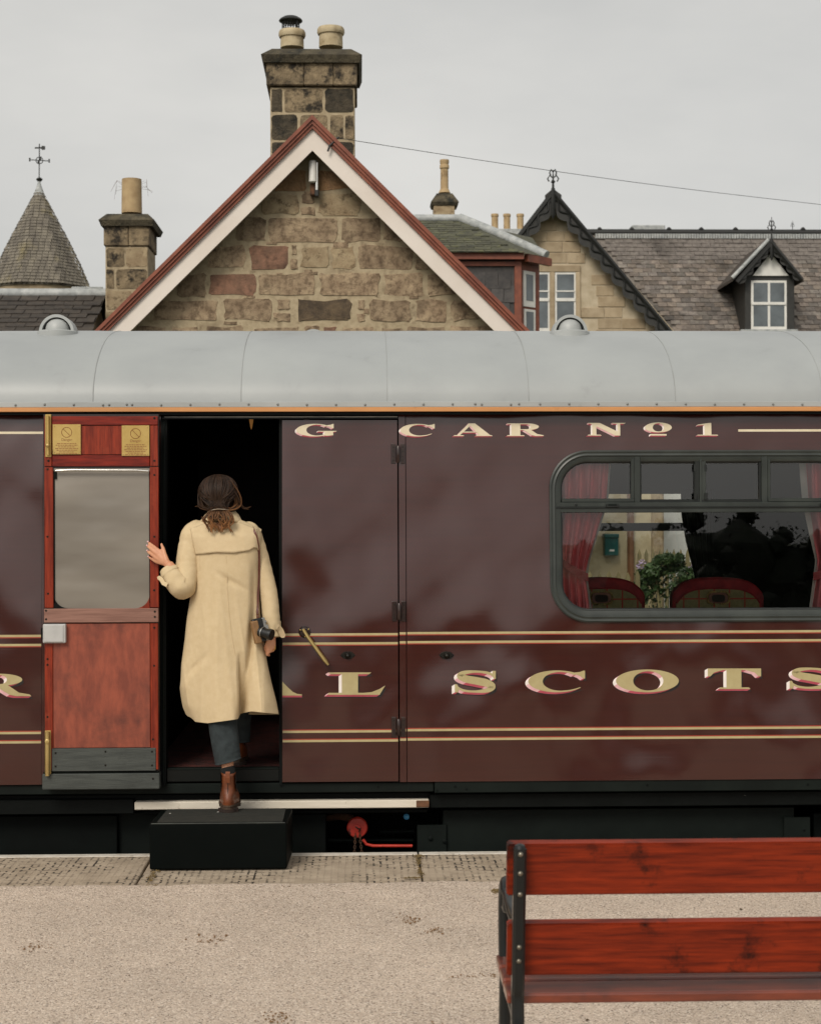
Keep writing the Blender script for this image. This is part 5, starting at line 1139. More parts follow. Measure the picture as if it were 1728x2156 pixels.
# glazing with rounded lower corners
def door_glass():
    u0, u1, v0, v1, r = 113, 315, 986, 1281, 30; pts = [(u1, v0), (u0, v0)]
    pts += [(u0 + r - r * math.cos(t), v1 - r + r * math.sin(t)) for t in np.linspace(0, math.pi / 2, 8)] + [(u1 - r + r * math.sin(t), v1 - r + r * math.cos(t)) for t in np.linspace(0, math.pi / 2, 8)]
    pprism('window_pane', pts, DYF + .010, .004, 'door_pane', od); 
    for s in (0, 1):
        cu = u0 if s == 0 else u1; q_ = [(cu, v1)] + [((u0 + r - r * math.cos(t)) if s == 0 else (u1 - r + r * math.cos(t)), v1 - r + r * math.sin(t)) for t in np.linspace(0, math.pi / 2, 8)][::-1]
        pprism('corner_block', q_, DYF + .004, .012, 'mahogany_v' if s else 'black', od)
mat('door_pane', rgb(140, 133, 122), rgb(120, 114, 105), .5, 1.0, (1, 1, 2.4), coat=1, coatr=.06, bump=.9, bscale=1.9, bdist=.04, spec=.3, bdetail=1.5, detail=1.5)
door_glass()
tube('pull_bar', [P(117, 991, DYF - .012), P(150, 989.5, DYF - .016), P(285, 990, DYF - .016), P(313, 992, DYF - .012)], .0065, 'chrome', od, 8)
D('glass_channel', 112.3, 115, 992, 1270, -.004, 'black', 0); D('glass_channel', 314, 315.3, 992, 1270, -.004, 'black', 0)
D('bar_bracket', 113, 119, 993, 1008, .0, 'underframe', .001)
# warning plaques
def text_mesh(s, size):
    cu_ = bpy.data.curves.new('t', 'FONT'); cu_.body = s; cu_.size = size; cu_.align_x = 'CENTER'; o = bpy.data.objects.new('t', cu_); me = bpy.data.meshes.new_from_object(o); bpy.data.objects.remove(o); return me
def plaque(u0, u1, v0, v1):
    pl = D('plaque', u0, u1, v0, v1, .006, 'brass', .0015); um = (u0 + u1) / 2; y = DYF - .0068; c = P(um, v0 + 17, y)
    R_ = 10.5 * 8.9 / F; V = []; Fc = []
    lst = [([c + Vector((R_ * math.cos(a), 0, R_ * math.sin(a))) for a in np.linspace(0, 2 * math.pi, 25)], .0014), ([c + Vector((-R_ * .7, 0, R_ * .7)), c + Vector((R_ * .7, 0, -R_ * .7))], .0013)]
    tubes('no_symbol', lst, 'etched', pl, 4)
    me = text_mesh('Danger', .019); o = link('danger_word', me, 'etched', pl); t = P(um, v0 + 35, y); o.matrix_basis = Matrix.Translation(t) @ Matrix.Rotation(math.pi / 2, 4, 'X')
    rs = random.Random(int(u0)); V = []; Fc = []
    for k in range(7):
        half = (20, 23, 18, 24, 21, 16, 22)[k]; x = -half
        while x < half:
            w_ = min(rs.uniform(2.5, 7), half - x)
            a, b = P(um + x, v0 + 40 + k * 3.5, y), P(um + x + w_, v0 + 41.5 + k * 3.5, y); n_ = len(V); V += [(a.x, y, b.z), (b.x, y, b.z), (b.x, y, a.z), (a.x, y, a.z)]; Fc.append((n_, n_ + 1, n_ + 2, n_ + 3)); x += w_ + 1.3
    mesh('small_print', V, Fc, 'etched', pl)
    for du, dv in ((4, 4), (-4, 4), (4, -4), (-4, -4)): lathe('screw', [(.003, 0), (.003, .001), (0, .0015)], P(u0 + du if du > 0 else u1 + du, v0 + dv if dv > 0 else v1 + dv, y), 'brass_pale', pl, 8, 'y')
plaque(110.5, 170, 893, 956.5); plaque(256, 314.5, 895.5, 960)
# bolts, lock and screws
bt = D('bolt_plate', 95, 107.5, 872, 962, .005, 'brass', .002); tube('bolt_bar', [P(100.5, 875, DYF - .016), P(101, 958, DYF - .016)], .0085, 'brass', bt, 10)
lathe('bolt_knob', [(.005, 0), (.005, .014), (.010, .02), (.011, .026), (.007, .032), (0, .034)], P(102, 938, DYF - .02), 'brass_pale', bt, 14, 'y')
bt = D('bolt_plate', 94.5, 107, 1538, 1630, .006, 'brass', .002); tube('bolt_bar', [P(100, 1541, DYF - .022), P(100, 1634, DYF - .022)], .0115, 'brass_pale', bt, 10); lathe('bolt_knob', [(.009, 0), (.012, .006), (.012, .012), (0, .016)], P(100, 1561, DYF - .026), 'brass_pale', bt, 14, 'y')
lk = D('lock_case', 90, 138, 1314, 1354, .030, 'lock_metal', .004); D('lock_cover', 91.5, 133.5, 1315.5, 1352, .034, 'lock_metal', .003); D('keep', 86, 90.5, 1322, 1346, .01, 'underframe', .002)
sc_ = bpy.data.meshes.new('screw'); bm = bmesh.new(); bmesh.ops.create_cone(bm, cap_ends=True, segments=10, radius1=.0065, radius2=.005, depth=.004); bmesh.ops.rotate(bm, verts=bm.verts, matrix=Matrix.Rotation(math.pi / 2, 3, 'X')); bm.to_mesh(sc_); bm.free(); sc_.materials.append(MATS['dark_bronze'])
for u, v, f in ((100, 988, .003), (100, 1130, .003), (101, 1250, .003), (325, 1000, .003), (325, 1130, .003), (324.5, 1243, .003), (325, 880, .001), (325, 970, .001), (97, 1286, .008), (97, 1304, .008), (326, 1288, .008), (326, 1299, .008), (325, 1322, .001), (324.5, 1402, .001), (322, 1557, .001), (100, 1400, .001), (100, 1388, .001), (100, 1510, .001),
                (117, 1586, .006), (117, 1614, .006), (320, 1583, .006), (320, 1612, .006), (222, 1583, .006), (222, 1612, .006), (322, 1640, .026), (102, 970, .001)):
    place('screw', sc_, od, P(u, v, DYF - f - (.0 if f < .02 else -.02)))

# underframe ----------------------------------------------------------------------------
U = lambda name, u0, u1, v0, v1, Y, d, m, bev=.004: pbox(name, u0, u1, v0, v1, Y, d, m, car, bev, vu=864)
U('solebar_cover', -2000, 913, 1647, 1668, -.012, .05, 'underframe_grey'); U('solebar_cover', 914.5, 3200, 1645.5, 1671, -.022, .05, 'underframe_grey')
U('solebar', -2600, 3600, 1668, 1692, .06, .1, 'chipped_black', .006)
U('step_board', 904, 3400, 1672, 1703, .03, .12, 'chipped_black', .005); U('step_board', -2400, 282, 1678, 1710, .03, .12, 'chipped_black', .005)
fbd = U('footboard', 283, 903, 1685, 1701.5, .0, .16, 'footboard_white', .004); pbox('worn_end', 876, 903.5, 1686, 1700.5, -.0025, .02, 'rust', fbd, .003)
U('painted_footboard_shade', 300, 900, 1704, 1712, .10, .1, 'black')  # added black strip, stands in for the shade below the footboard
U('equipment_box', 606, 686, 1712, 1850, .16, .5, 'underframe'); U('equipment_box', -2000, 247, 1712, 1850, .16, .5, 'underframe'); U('equipment_box', 249, 330, 1706, 1850, .2, .5, 'underframe_grey'); U('equipment_box', 932, 1672, 1706, 1850, .14, .5, 'underframe_grey'); U('equipment_box', 1712, 3000, 1720, 1850, .2, .5, 'underframe')
bp_ = U('bracket_plate', 878, 940, 1738, 1850, .12, .02, 'underframe_grey', .003); U('bracket_plate', 1650, 1706, 1728, 1850, .11, .02, 'underframe_grey', .003)
for u, v in ((906, 1766), (936, 1772), (1692, 1748), (1692, 1790)): lathe('bolt_head', [(.012, 0), (.012, .006), (.006, .009), (0, .009)], P(u, v, .118), 'underframe', car, 8, 'y')
for u, v, y in ((796, 1657, -.012), (958, 1656, -.022), (1362, 1653, -.022), (1700, 1652, -.022), (982, 1662, -.022), (920, 1665, -.022), (490, 1660, -.012)): lathe('bolt_head', [(.007, 0), (.007, .003), (0, .004)], P(u, v, y), 'underframe', car, 8, 'y')
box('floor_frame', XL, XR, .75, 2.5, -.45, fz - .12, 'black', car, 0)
box('painted_underframe_shade', XL, XR, .72, .75, -.9, fz - .12, 'black', car, 0)  # added black sheet, paints the shade beneath the carriage
vl = lathe('valve_wheel', [(.054, -.03), (.056, 0), (.05, .008), (.02, .010), (.018, .018), (0, .02)], P(752, 1743, .2), 'red_iron', car, 28, 'y')
tube('valve_spindle', [P(752, 1743, .2), P(752, 1743, .5)], .02, 'red_iron', vl, 10); tube('valve_pipe', [P(742, 1725, .34), P(715, 1718, .36), P(690, 1722, .4)], .022, 'rust', vl, 8)
lk_ = []
for s, (u0, v0, u1, v1) in enumerate(((748, 1758, 746, 1800), (757, 1756, 762, 1800))):
    for k in range(8):
        a = P(lerp(u0, u1, k / 8), lerp(v0, v1, k / 8), .185); lk_.append(([a + Vector((.006 * math.cos(q_) if k % 2 else 0, .006 * math.cos(q_) if not k % 2 else 0, .010 * math.sin(q_))) for q_ in np.linspace(0, 6.283, 9)], .0022))
tubes('chain', lk_, 'rust', vl, 4); tube('knot', [P(748, 1741, .17), P(755, 1746, .165), P(759, 1744, .17), P(756, 1752, .17)], .0035, 'dark_bronze', vl, 6)
tube('brake_rod', [P(764, 1768, .19), P(771, 1778, .19), P(785, 1781.5, .19), P(868, 1781.5, .19)], .0085, 'red_iron', car, 8)
lathe('indicator_lens', [(.017, 0), (.016, .008), (.01, .014), (0, .016)], P(855.5, 1720, .22), 'blue_lens', car, 18, 'y')
tube('pipe', [P(690, 1770, .4), P(870, 1770, .4)], .012, 'underframe_grey', car, 8); tube('pipe', [P(800, 1752, .45), P(872, 1751, .45)], .01, 'underframe_grey', car, 8)
# lamp glimpsed in the vestibule
lp = thing('vestibule_lamp', 'small amber lamp glowing under the ceiling of the dark doorway', 'lamp', P(529, 880, .5))
c = P(529, 900, .5); lathe('shade', [(0, -.012), (.005, 0), (.010, .03), (.012, .045), (0, .05)], c, 'lamp_glow', lp, 12); tube('stem', [c + Vector((0, 0, .045)), Vector((c.x, c.y, 2.36))], .005, 'brass', lp, 6)

# things inside the saloon --------------------------------------------------------------
def curtain(label, left, right, vs, Y, folds, phase, lining=None, m='curtain'):
    """left/right: u at each v in vs"""
    t = thing('curtain', label, 'curtain', P(lerp(left[0], right[0], .5), vs[-1], Y)); V = []; Fc = []; n = 64; rows_ = np.linspace(vs[0], vs[-1], 40)
    for v in rows_:
        a, b = interp(v, vs, left), interp(v, vs, right)
        for k in range(n + 1):
            s = k / n; p = P(lerp(a, b, s), v, Y); amp = .028 * (.5 + .5 * (b - a) / 100); p.y += amp * math.sin(s * folds * 6.283 + phase + .3 * math.sin(v * .02)) + .006 * math.sin(s * folds * 13 + v * .03); V.append(p)
    for i in range(len(rows_) - 1):
        for k in range(n): a = i * (n + 1) + k; Fc.append((a, a + 1, a + n + 2, a + n + 1))
    mesh('cloth', V, Fc, m, t, True)
    if lining:
        L_, w_ = lining; V = []; Fc = []
        for i, v in enumerate(rows_): u = interp(v, vs, L_); V += [P(u, v, Y + .03), P(u + w_, v, Y + .02)]
        for i in range(len(rows_) - 1): Fc.append((2 * i, 2 * i + 1, 2 * i + 3, 2 * i + 2))
        mesh('lining', V, Fc, 'curtain_lining', t)
    return t
CVY = .16
ct = curtain('dusky red pleated curtain tied back beside two tartan seats', [1172] * 6, [1283, 1276, 1256, 1238, 1232, 1246], [950, 1055, 1120, 1180, 1212, 1320], CVY, 4.5, 0, ([1283, 1276, 1256, 1238, 1232, 1246], 4))
def tie(t, a, b, w_):
    V = []; Fc = []; n = 16
    for k in range(n + 1):
        s = k / n; u, v = lerp(a[0], b[0], s), lerp(a[1], b[1], s) + 4 * math.sin(s * 3.14); y = CVY - .045 - .012 * math.sin(s * 3.14) + .003 * math.sin(s * 22)
        V += [P(u, v - w_ / 2, y), P(u, v + w_ / 2, y)]
    for k in range(n): Fc.append((2 * k, 2 * k + 2, 2 * k + 3, 2 * k + 1))
    mesh('tieback', V, Fc, 'tieback', t, True)
tie(ct, (1176, 1178), (1238, 1216), 17)
ct2 = curtain('red curtain with pale lining, cut by the edge of the picture', [1694, 1700, 1712, 1722, 1718, 1704], [1800] * 6, [950, 1055, 1120, 1180, 1212, 1320], CVY, 5, 1, ([1680, 1688, 1702, 1716, 1712, 1698], 14))
tie(ct2, (1790, 1180), (1712, 1214), 17)
curtain('dark curtain drawn aside at the far window of the saloon', [1433, 1434, 1443, 1460, 1472], [1500] * 5, [1030, 1080, 1140, 1210, 1330], 2.5, 4, 0, None, 'interior_wood')
def seat(label, uc, half, vtop, Y):
    t = thing('dining_seat', label, 'seat', P(uc, 1600, Y), 'tartan dining seats')
    n = 28; edge = []
    for k in range(n + 1):
        s = -1 + 2 * k / n; edge.append((uc + half * s, vtop + 26 * abs(s) ** 5 + 10 * s * s))
    pts = [(uc + half, 1420)] + [(uc - half, 1420)] + edge
    bk = pprism('backrest', pts, Y, .11, 'plush_red', t, .012)
    inn = [(uc + (u - uc) * .92, v + 23 - 4 * abs((u - uc) / half) ** 2) for u, v in edge]
    pprism('back_panel', [(uc + half * .92, 1415), (uc - half * .92, 1415)] + inn, Y - .014, .02, 'tartan', t)
    tube('piping', [P(u, v - .5, Y - .012) for u, v in inn], .006, 'plush_red', t, 6)
    # oval hand-hold with brass studs
    def oval(f, nn=36): return [(uc + (21 * f) * math.copysign(abs(math.cos(a)) ** .55, math.cos(a)), vtop + 43 + (12 * f) * math.copysign(abs(math.sin(a)) ** .55, math.sin(a))) for a in np.linspace(0, 2 * math.pi, nn, endpoint=False)]
    hh = pprism('handhold', oval(.95), Y - .024, .012, 'boot_leather', t, .002); pprism('hole', [(u, v + 1) for u, v in oval(.66)], Y - .026, .004, 'boot_elastic', hh)
    V = []; Fc = []
    for u, v in oval(1.08, 30):
        p = P(u, v, Y - .018); q_, f_ = tube_geo([p, p + Vector((0, -.004, 0)), p + Vector((0, -.007, 0))], [.0075, .0065, .001], 6, True, 1, len(V)); V += q_; Fc += f_
    mesh('studs', V, Fc, 'brass_pale', hh, False, 'stuff')
    a, b = P(uc - half * .95, 1420, Y), P(uc + half * .95, 1420, Y); box('cushion', a.x, b.x, Y + .11, Y + .62, P(uc, 1470, Y).z, P(uc, 1420, Y).z, 'plush_red', t, .03, 3)
    for x in (a.x + .03, b.x - .03):
        for y in (Y + .06, Y + .56): box('leg', x - .02, x + .02, y, y + .04, fz, P(uc, 1470, Y).z, 'interior_wood', t, .003)
seat('tartan dining seat with studded hand-hold, half behind the red curtain', 1266, 92, 1216, .42); seat('tartan dining seat with studded hand-hold, standing clear of the curtains', 1512, 96, 1216, .42)

# ------------------------------------------------------------------ step box on the platform
BX0, BX1 = P(314.5, 1780, -.57).x, P(604, 1780, -.57).x; BZ = .233
sbx = thing('step_box', 'black wooden step box with scuffed edges standing at the open carriage door', 'step', ((BX0 + BX1) / 2, -.37, 0))
def box_body():
    bm = bmesh.new(); bm_box(bm, BX0, BX1, -.57, -.175, .004, BZ, .008, 2)
    for v in bm.verts:
        if v.co.y > -.3: v.co.x += .012
    return bmo('body', bm, 'box_black', sbx)
box_body()
zt_ = BZ + .0005
def tread(y0, y1): 
    V = [(BX0 + .035 + (y0 + .57) * .03, y0, zt_), (BX1 - .022, y0, zt_), (BX1 - .020, y1, zt_), (BX0 + .035 + (y1 + .57) * .03, y1, zt_)]
    mesh('tread', V + [Vector(v) + Vector((0, 0, .003)) for v in V], [(4, 5, 6, 7), (0, 1, 5, 4), (1, 2, 6, 5), (2, 3, 7, 6), (3, 0, 4, 7)], 'box_tread', sbx)
tread(-.555, -.392); tread(-.386, -.195)
tube('worn_edge', [(BX0 + .01, -.5695, BZ - .002), (BX1 - .01, -.5695, BZ - .002)], .0025, 'box_edge', sbx, 6)
for u, v in ((358, 1713), (459, 1710)):
    d = FWD + RIGHT * ((u - 864) / F) + UP * ((1078 - v) / F); p = CAM + d * ((BZ + .0035 - CAM.z) / d.z); lathe('paint_spot', [(.006, 0), (.004, .0008), (0, .001)], p, 'window_white', sbx, 10)

# ------------------------------------------------------------------ bench in the foreground, seen from behind
NB = -4.30
be = thing('platform_bench', 'red-brown plank bench with black iron ends, seen from behind', 'bench', (P(1400, 1900, NB).x, NB + .2, 0))
def plank(name, x0, x1, y0, z0, y1, z1, th, parent=be, m='bench_wood'):
    """plank whose near face runs from (y0, z0) at its lower edge to (y1, z1) at its upper edge; th towards +y"""
    d = Vector((0, y1 - y0, z1 - z0)).normalized(); n = Vector((0, d.z, -d.y)) * th; bm = bmesh.new()
    c = [Vector((x, *p)) for x in (x0, x1) for p in ((y0, z0), (y1, z1))]
    vs = [bm.verts.new(p) for p in (c[0], c[2], c[3], c[1], c[0] + n, c[2] + n, c[3] + n, c[1] + n)]
    for f in ((0, 1, 2, 3), (5, 4, 7, 6), (1, 5, 6, 2), (4, 0, 3, 7), (3, 2, 6, 7), (4, 5, 1, 0)): bm.faces.new([vs[i] for i in f])
    bmesh.ops.recalc_face_normals(bm, faces=bm.faces[:]); bmesh.ops.bevel(bm, geom=bm.edges[:], offset=.004, segments=2, affect='EDGES')
    return bmo(name, bm, m, parent)
bz = lambda v, y: P(1400, v, y).z
bx0 = P(1067, 1830, NB - .06).x; bx1 = bx0 + 1.62
ytop, ymid, ylow = NB - .085, NB - .03, NB + .0
plank('back_slat', bx0, bx1, NB - .055, bz(1884, NB - .055), NB - .085, bz(1776, NB - .085), .035)
plank('back_slat', bx0 + .003, bx1 + .003, NB - .01, bz(2052, NB - .01), NB - .04, bz(1944, NB - .04), .035)
sz = bz(2089, NB + .0)
for k, (ya, yb) in enumerate(((NB - .0, NB + .125), (NB + .135, NB + .255), (NB + .265, NB + .385))):
    box('seat_slat', bx0 + .004, bx1 + .01, ya, yb, sz - .03 + k * .004, sz + k * .004, 'bench_seat', be, .007, 3)
def iron_end(x):
    w_ = .017
    o = thing_part = None
    pts = [(NB - .118, bz(1786, NB - .118)), (NB - .108, bz(1850, NB - .1)), (NB - .085, bz(1920, NB - .085)), (NB - .068, bz(2000, NB - .07)), (NB - .045, bz(2080, NB - .05)), (NB - .035, bz(2110, NB - .04)), (NB - .06, .25), (NB - .12, .06), (NB - .15, .0)]
    c_ = catmull(pts, 6); V = []; Fc = []
    for i, (y, z) in enumerate(c_):
        t = .034 if i > 2 else .028 + i * .003
        for sx_, sy_ in ((-1, 0), (-.6, -.25), (.6, -.25), (1, 0), (1, 1), (-1, 1)): V.append((x + sx_ * w_, y + sy_ * t * (.9), z))
    for i in range(len(c_) - 1):
        for k in range(6): a = i * 6 + k; b = i * 6 + (k + 1) % 6; Fc.append((a, b, b + 6, a + 6))
    Fc += [tuple(range(5, -1, -1)), tuple((len(c_) - 1) * 6 + k for k in range(6))]
    # rounded head
    end = sharp(mesh('iron_end', V, Fc, 'bench_iron', be), 40)
    lathe('head', [(.0, -.012), (.010, -.010), (.0165, 0), (.014, .010), (.006, .014), (0, .015)], (x, NB - .106, bz(1786, NB - .11)), 'bench_iron', end, 14)
    # front leg, seat bearer and scrolled arm
    lst = [([(x, NB - .03, sz - .06), (x, NB + .15, sz - .05), (x, NB + .38, sz - .045)], .018), ([(x, NB + .36, sz - .04), (x, NB + .39, sz - .2), (x, NB + .36, .12), (x, NB + .41, 0)], .019)]
    arm = [(NB + .37, sz - .03), (NB + .385, sz + .10), (NB + .375, sz + .19), (NB + .33, sz + .235), (NB + .28, sz + .215), (NB + .285, sz + .17), (NB + .32, sz + .165)]
    lst.append(([(x, y, z) for y, z in catmull(arm, 6)], [.02] * 25 + [.016] * 12))
    lst.append(([(x, y, z) for y, z in catmull([(NB + .33, sz + .235), (NB + .2, sz + .20), (NB + .05, sz + .19), (NB - .06, sz + .22)], 6)], .016))
    lst.append(([(x, y, z) for y, z in catmull([(NB - .03, sz - .09), (NB + .1, .26), (NB + .25, .22), (NB + .36, .2)], 6)], .014))
    tubes('arm', lst, 'bench_iron', end, 8)
    for v in (1797, 1837, 1881, 1992, 2021): 
        y = interp(v, [1786, 1850, 1920, 2000, 2080], [NB - .118, NB - .108, NB - .085, NB - .068, NB - .045]) - .008
        lathe('bolt', [(.0075, 0), (.007, .003), (.004, .006), (0, .007)], (x, y, bz(v, y)), 'bolt', end, 10, 'y')
iron_end(P(1094, 1850, NB - .1).x); iron_end(P(1094, 1850, NB - .1).x + 1.5)

# ------------------------------------------------------------------ passenger stepping aboard
from mathutils.bvhtree import BVHTree
pe = thing('person', 'person in a long beige trench coat stepping from the black box into the doorway', 'person', (P(480, 1700, -.2).x, -.2, BZ + .004))
# --- body: limbs laid out as tubes, fused to one surface
def body_mesh():
    V = []; Fc = []
    def add(pts, rad, n=12, flat=1.0):
        a, b = tube_geo(pts, rad, n, True, flat, len(V)); V.extend(a); Fc.extend(b)
    def ball(c, r, sx=1, sy=1, sz=1, n=16):
        b0 = len(V)
        for i in range(n + 1):
            t = math.pi * i / n
            for k in range(n): q = 2 * math.pi * k / n; V.append(Vector(c) + Vector((r * sx * math.sin(t) * math.cos(q), r * sy * math.sin(t) * math.sin(q), r * sz * math.cos(t))))
        for i in range(n):
            for k in range(n): a = b0 + i * n + k; b = b0 + i * n + (k + 1) % n; Fc.append((a, b, b + n, a + n))
    hd = P(462, 1047, -.12)
    ball(hd, .088, .84, 1.05, 1.15); ball(hd + Vector((0, .035, -.055)), .055, .85, 1, .9)            # skull, jaw
    ball(hd + Vector((0, .1, -.015)), .017, .7, 1.2, 1.2); ball(hd + Vector((0, .092, -.055)), .018, 1.2, .6, .5)   # nose, lips
    for s in (-1, 1): ball(hd + Vector((s * .078, -.002, -.012)), .022, .4, .8, 1.3); ball(hd + Vector((s * .03, .083, .012)), .013)
    add([hd + Vector((0, -.005, -.05)), P(464, 1085, -.13), P(466, 1110, -.13)], [.052, .05, .062])
    add([P(466, 1100, -.12), P(468, 1150, -.12), P(468, 1220, -.11), P(468, 1280, -.10), P(470, 1330, -.09)], [.10, .125, .105, .12, .12], 16, .8)
    add([P(425, 1118, -.12), P(510, 1118, -.12)], .05)
    # left arm to the door, right arm hanging
    add([P(415, 1123, -.12), P(404, 1180, -.15), P(394, 1236, -.19)], [.046, .042, .037]); add([P(394, 1236, -.19), P(372, 1212, -.21), P(354, 1187, -.20)], [.036, .032, .024])
    add([P(524, 1123, -.12), P(549, 1188, -.122), P(559, 1236, -.13)], [.042, .036, .032]); add([P(559, 1236, -.13), P(571, 1302, -.15), P(574, 1342, -.165)], [.034, .03, .023])
    # left hand, fingers laid on the door stile
    w_ = P(355, 1188, -.200)
    kn = [P(334.5, 1160, -.166), P(331, 1166.5, -.170), P(329, 1174.5, -.169), P(329.5, 1182.5, -.164)]
    tips = [[(324, 1151, -.154), (317, 1146, -.140), (311.5, 1141.5, -.132)], [(321, 1158.5, -.158), (315, 1153.5, -.142), (309.5, 1149.5, -.132)], [(320, 1168, -.156), (314.5, 1164, -.142), (310, 1160, -.132)], [(322, 1178.5, -.152), (317, 1175.5, -.140), (312.5, 1172.5, -.132)]]
    for k, tp in zip(kn, tips):
        add([w_, lerp(w_, k, .5), k], [.016, .0135, .0112], 10); r_ = .0082 if tp is not tips[3] else .0070
        add([k] + [P(*q) for q in tp], [.0105, r_ + .0008, r_, r_ * .72], 10)
    add([P(351, 1181, -.196), P(346, 1167, -.182), P(343.5, 1155, -.170), P(339, 1144, -.156)], [.0145, .0125, .0098, .0066], 10)
    # right hand, loosely closed
    w2 = P(574, 1343, -.165); kn = [P(569, 1355, -.182), P(571.5, 1359.5, -.178), P(574, 1364, -.172), P(576, 1368, -.164)]
    for i, k in enumerate(kn):
        add([w2, lerp(w2, k, .5), k], [.016, .0145, .0115], 10)
        a, b, c_ = P(561 + i * 1.2, 1358 + i * 5, -.196 + i * .004), P(558 + i * 1.5, 1364 + i * 5, -.178), P(563 + i * 1.5, 1367 + i * 4.5, -.160)
        add([k, a, b, c_], [.011, .0095, .0085, .006], 10)
    add([P(569, 1346, -.185), P(563, 1352, -.20), P(559, 1360, -.197)], [.012, .0095, .007], 10)
    # legs
    add([P(455, 1320, -.08), P(462, 1440, -.12), P(474, 1560, -.20), P(479, 1612, -.238), P(480.5, 1660, -.250)], [.09, .062, .046, .032, .028])
    add([P(492, 1320, -.06), P(502, 1420, .02), P(500, 1500, .10), P(498, 1580, .16)], [.09, .062, .046, .036])
    me = bpy.data.meshes.new('b'); me.from_pydata([tuple(v) for v in V], [], Fc); me.update()
    o = bpy.data.objects.new('b', me); COL.objects.link(o); m = o.modifiers.new('r', 'REMESH'); m.mode = 'VOXEL'; m.voxel_size = .0048; m2 = o.modifiers.new('s', 'SMOOTH'); m2.factor = .5; m2.iterations = 2
    dg = bpy.context.evaluated_depsgraph_get(); out = bpy.data.meshes.new_from_object(o.evaluated_get(dg)); bpy.data.objects.remove(o); return out
link('body', body_mesh(), 'skin', pe, True)
# fingernails on the hand at the door, and a ring on the other
tubes('fingernail', [([P(312.5, 1141.5, -.1410), P(310.8, 1140.2, -.1365)], .0046), ([P(310.5, 1149.3, -.1410), P(308.8, 1148.2, -.1365)], .0046), ([P(311, 1159.8, -.1410), P(309.3, 1158.8, -.1365)], .0044), ([P(313.5, 1172.5, -.1400), P(311.8, 1171.5, -.1355)], .004)], 'letter_pink', pe, 8)
tube('ring', [P(574.5, 1364, -.172) + Vector((.0125 * math.cos(a), .004 * math.sin(a) - .006, .0125 * math.sin(a))) for a in np.linspace(0, 6.283, 20)], .0018, 'gold_ring', pe, 6)
# --- coat: lofted rings with folds and a centre vent
VS = [1088, 1094, 1101, 1112, 1130, 1165, 1200, 1250, 1300, 1350, 1400, 1450, 1490, 1523]
LU = [440, 425, 408, 390, 391, 404, 406, 402, 395, 389, 383, 380, 387, 400]
RU = [492, 506, 524, 546, 552, 549, 546, 546, 549, 554, 562, 573, 582, 590]
HD = [.05, .06, .075, .092, .11, .122, .125, .128, .134, .142, .15, .158, .165, .17]
CYs = [-.125, -.125, -.125, -.125, -.125, -.125, -.122, -.115, -.11, -.105, -.10, -.10, -.10, -.10]
def hem(u):
    return interp(u, [380, 395, 410, 440, 500, 502, 530, 550, 590], [1490, 1508, 1520, 1523, 1514, 1503, 1498, 1500, 1504])
def coat_pt(phi, t):
    v = lerp(1088, 1523, t); cphi, sphi = math.cos(phi), math.sin(phi)
    for _ in range(2):
        l, r = interp(v, VS, LU), interp(v, VS, RU); f_ = .5 + .5 * math.copysign(abs(cphi) ** .82, cphi)
        if sphi < 0: fv = (501 - l) / (r - l); fw_ = f_ / .6 * fv if f_ < .6 else fv + (f_ - .6) / .4 * (1 - fv)
        else: fw_ = f_
        u = l + (r - l) * fw_
        hv = hem(u) if sphi < 0 else 1505
        v = 1088 + (hv - 1088) * t
    cy, hd = interp(v, VS, CYs), interp(v, VS, HD)
    y = cy + hd * math.copysign(abs(sphi) ** .8, sphi)
    g = max(0, (v - 1180) / 340)
    if sphi < .3:
        y += .018 * g * mnoise.noise(Vector((u * .02, v * .003, 1.7))) + .022 * g * (abs(mnoise.noise(Vector((u * .03 + v * .0015, v * .002, 4)))) - .2)
        y += .012 * g * math.sin((u - 380) * .058) - .009 * (g + .06) * (1 - abs(mnoise.noise(Vector((u * .026 - v * .0022, v * .0018, 12))))) ** 8
        k = max(0, min(1, (v - 1372) / 110))
        if f_ > .6: y += k * (.10 * math.exp(-(u - 501) / 18) - .035 * math.exp(-((u - 553) / 22) ** 2))
        else: y -= k * .012 * math.exp(-(501 - u) / 20)
        # pleat falling from the right shoulder blade
        y += .034 * g * math.exp(-((u - (538 - (v - 1300) * .16)) / 8) ** 2)
        # drag lines from the shoulder blades and a crease across the left hip
        y += .011 * math.exp(-((v - 1215 - (u - 470) * .55) / 7) ** 2) * max(0, min(1, (545 - u) / 60)) * max(0, min(1, (u - 440) / 50))
        y += .016 * g * math.exp(-((v - 1405 + (u - 410) * .9) / 10) ** 2) * math.exp(-((u - 412) / 26) ** 2) - .006 * g * math.exp(-((v - 1422 + (u - 410) * .9) / 12) ** 2) * math.exp(-((u - 412) / 26) ** 2)
        y += .024 * max(0, min(1, (v - 1180) / 100)) * math.exp(-((u - 531 - 4 * math.sin(v * .012)) / 6) ** 2) * max(0, min(1, (1400 - v) / 60))
    du = 2.5 * g * math.sin(phi * 5 + v * .006) + 1.5 * mnoise.noise(Vector((phi * 2, v * .02, 3)))
    return P(u + du, v, y)
nphi, nt_ = 220, 110; V = []; Fc = []
for i in range(nt_ + 1):
    for k in range(nphi): V.append(coat_pt(2 * math.pi * k / nphi, i / nt_))
for i in range(nt_):
    for k in range(nphi): a = i * nphi + k; b = i * nphi + (k + 1) % nphi; Fc.append((a, a + nphi, b + nphi, b))
coat = mesh('trench_coat', V, Fc, 'coat', pe, True); V_coat, F_coat = V, Fc
bvh = BVHTree.FromPolygons([tuple(v) for v in V], Fc)
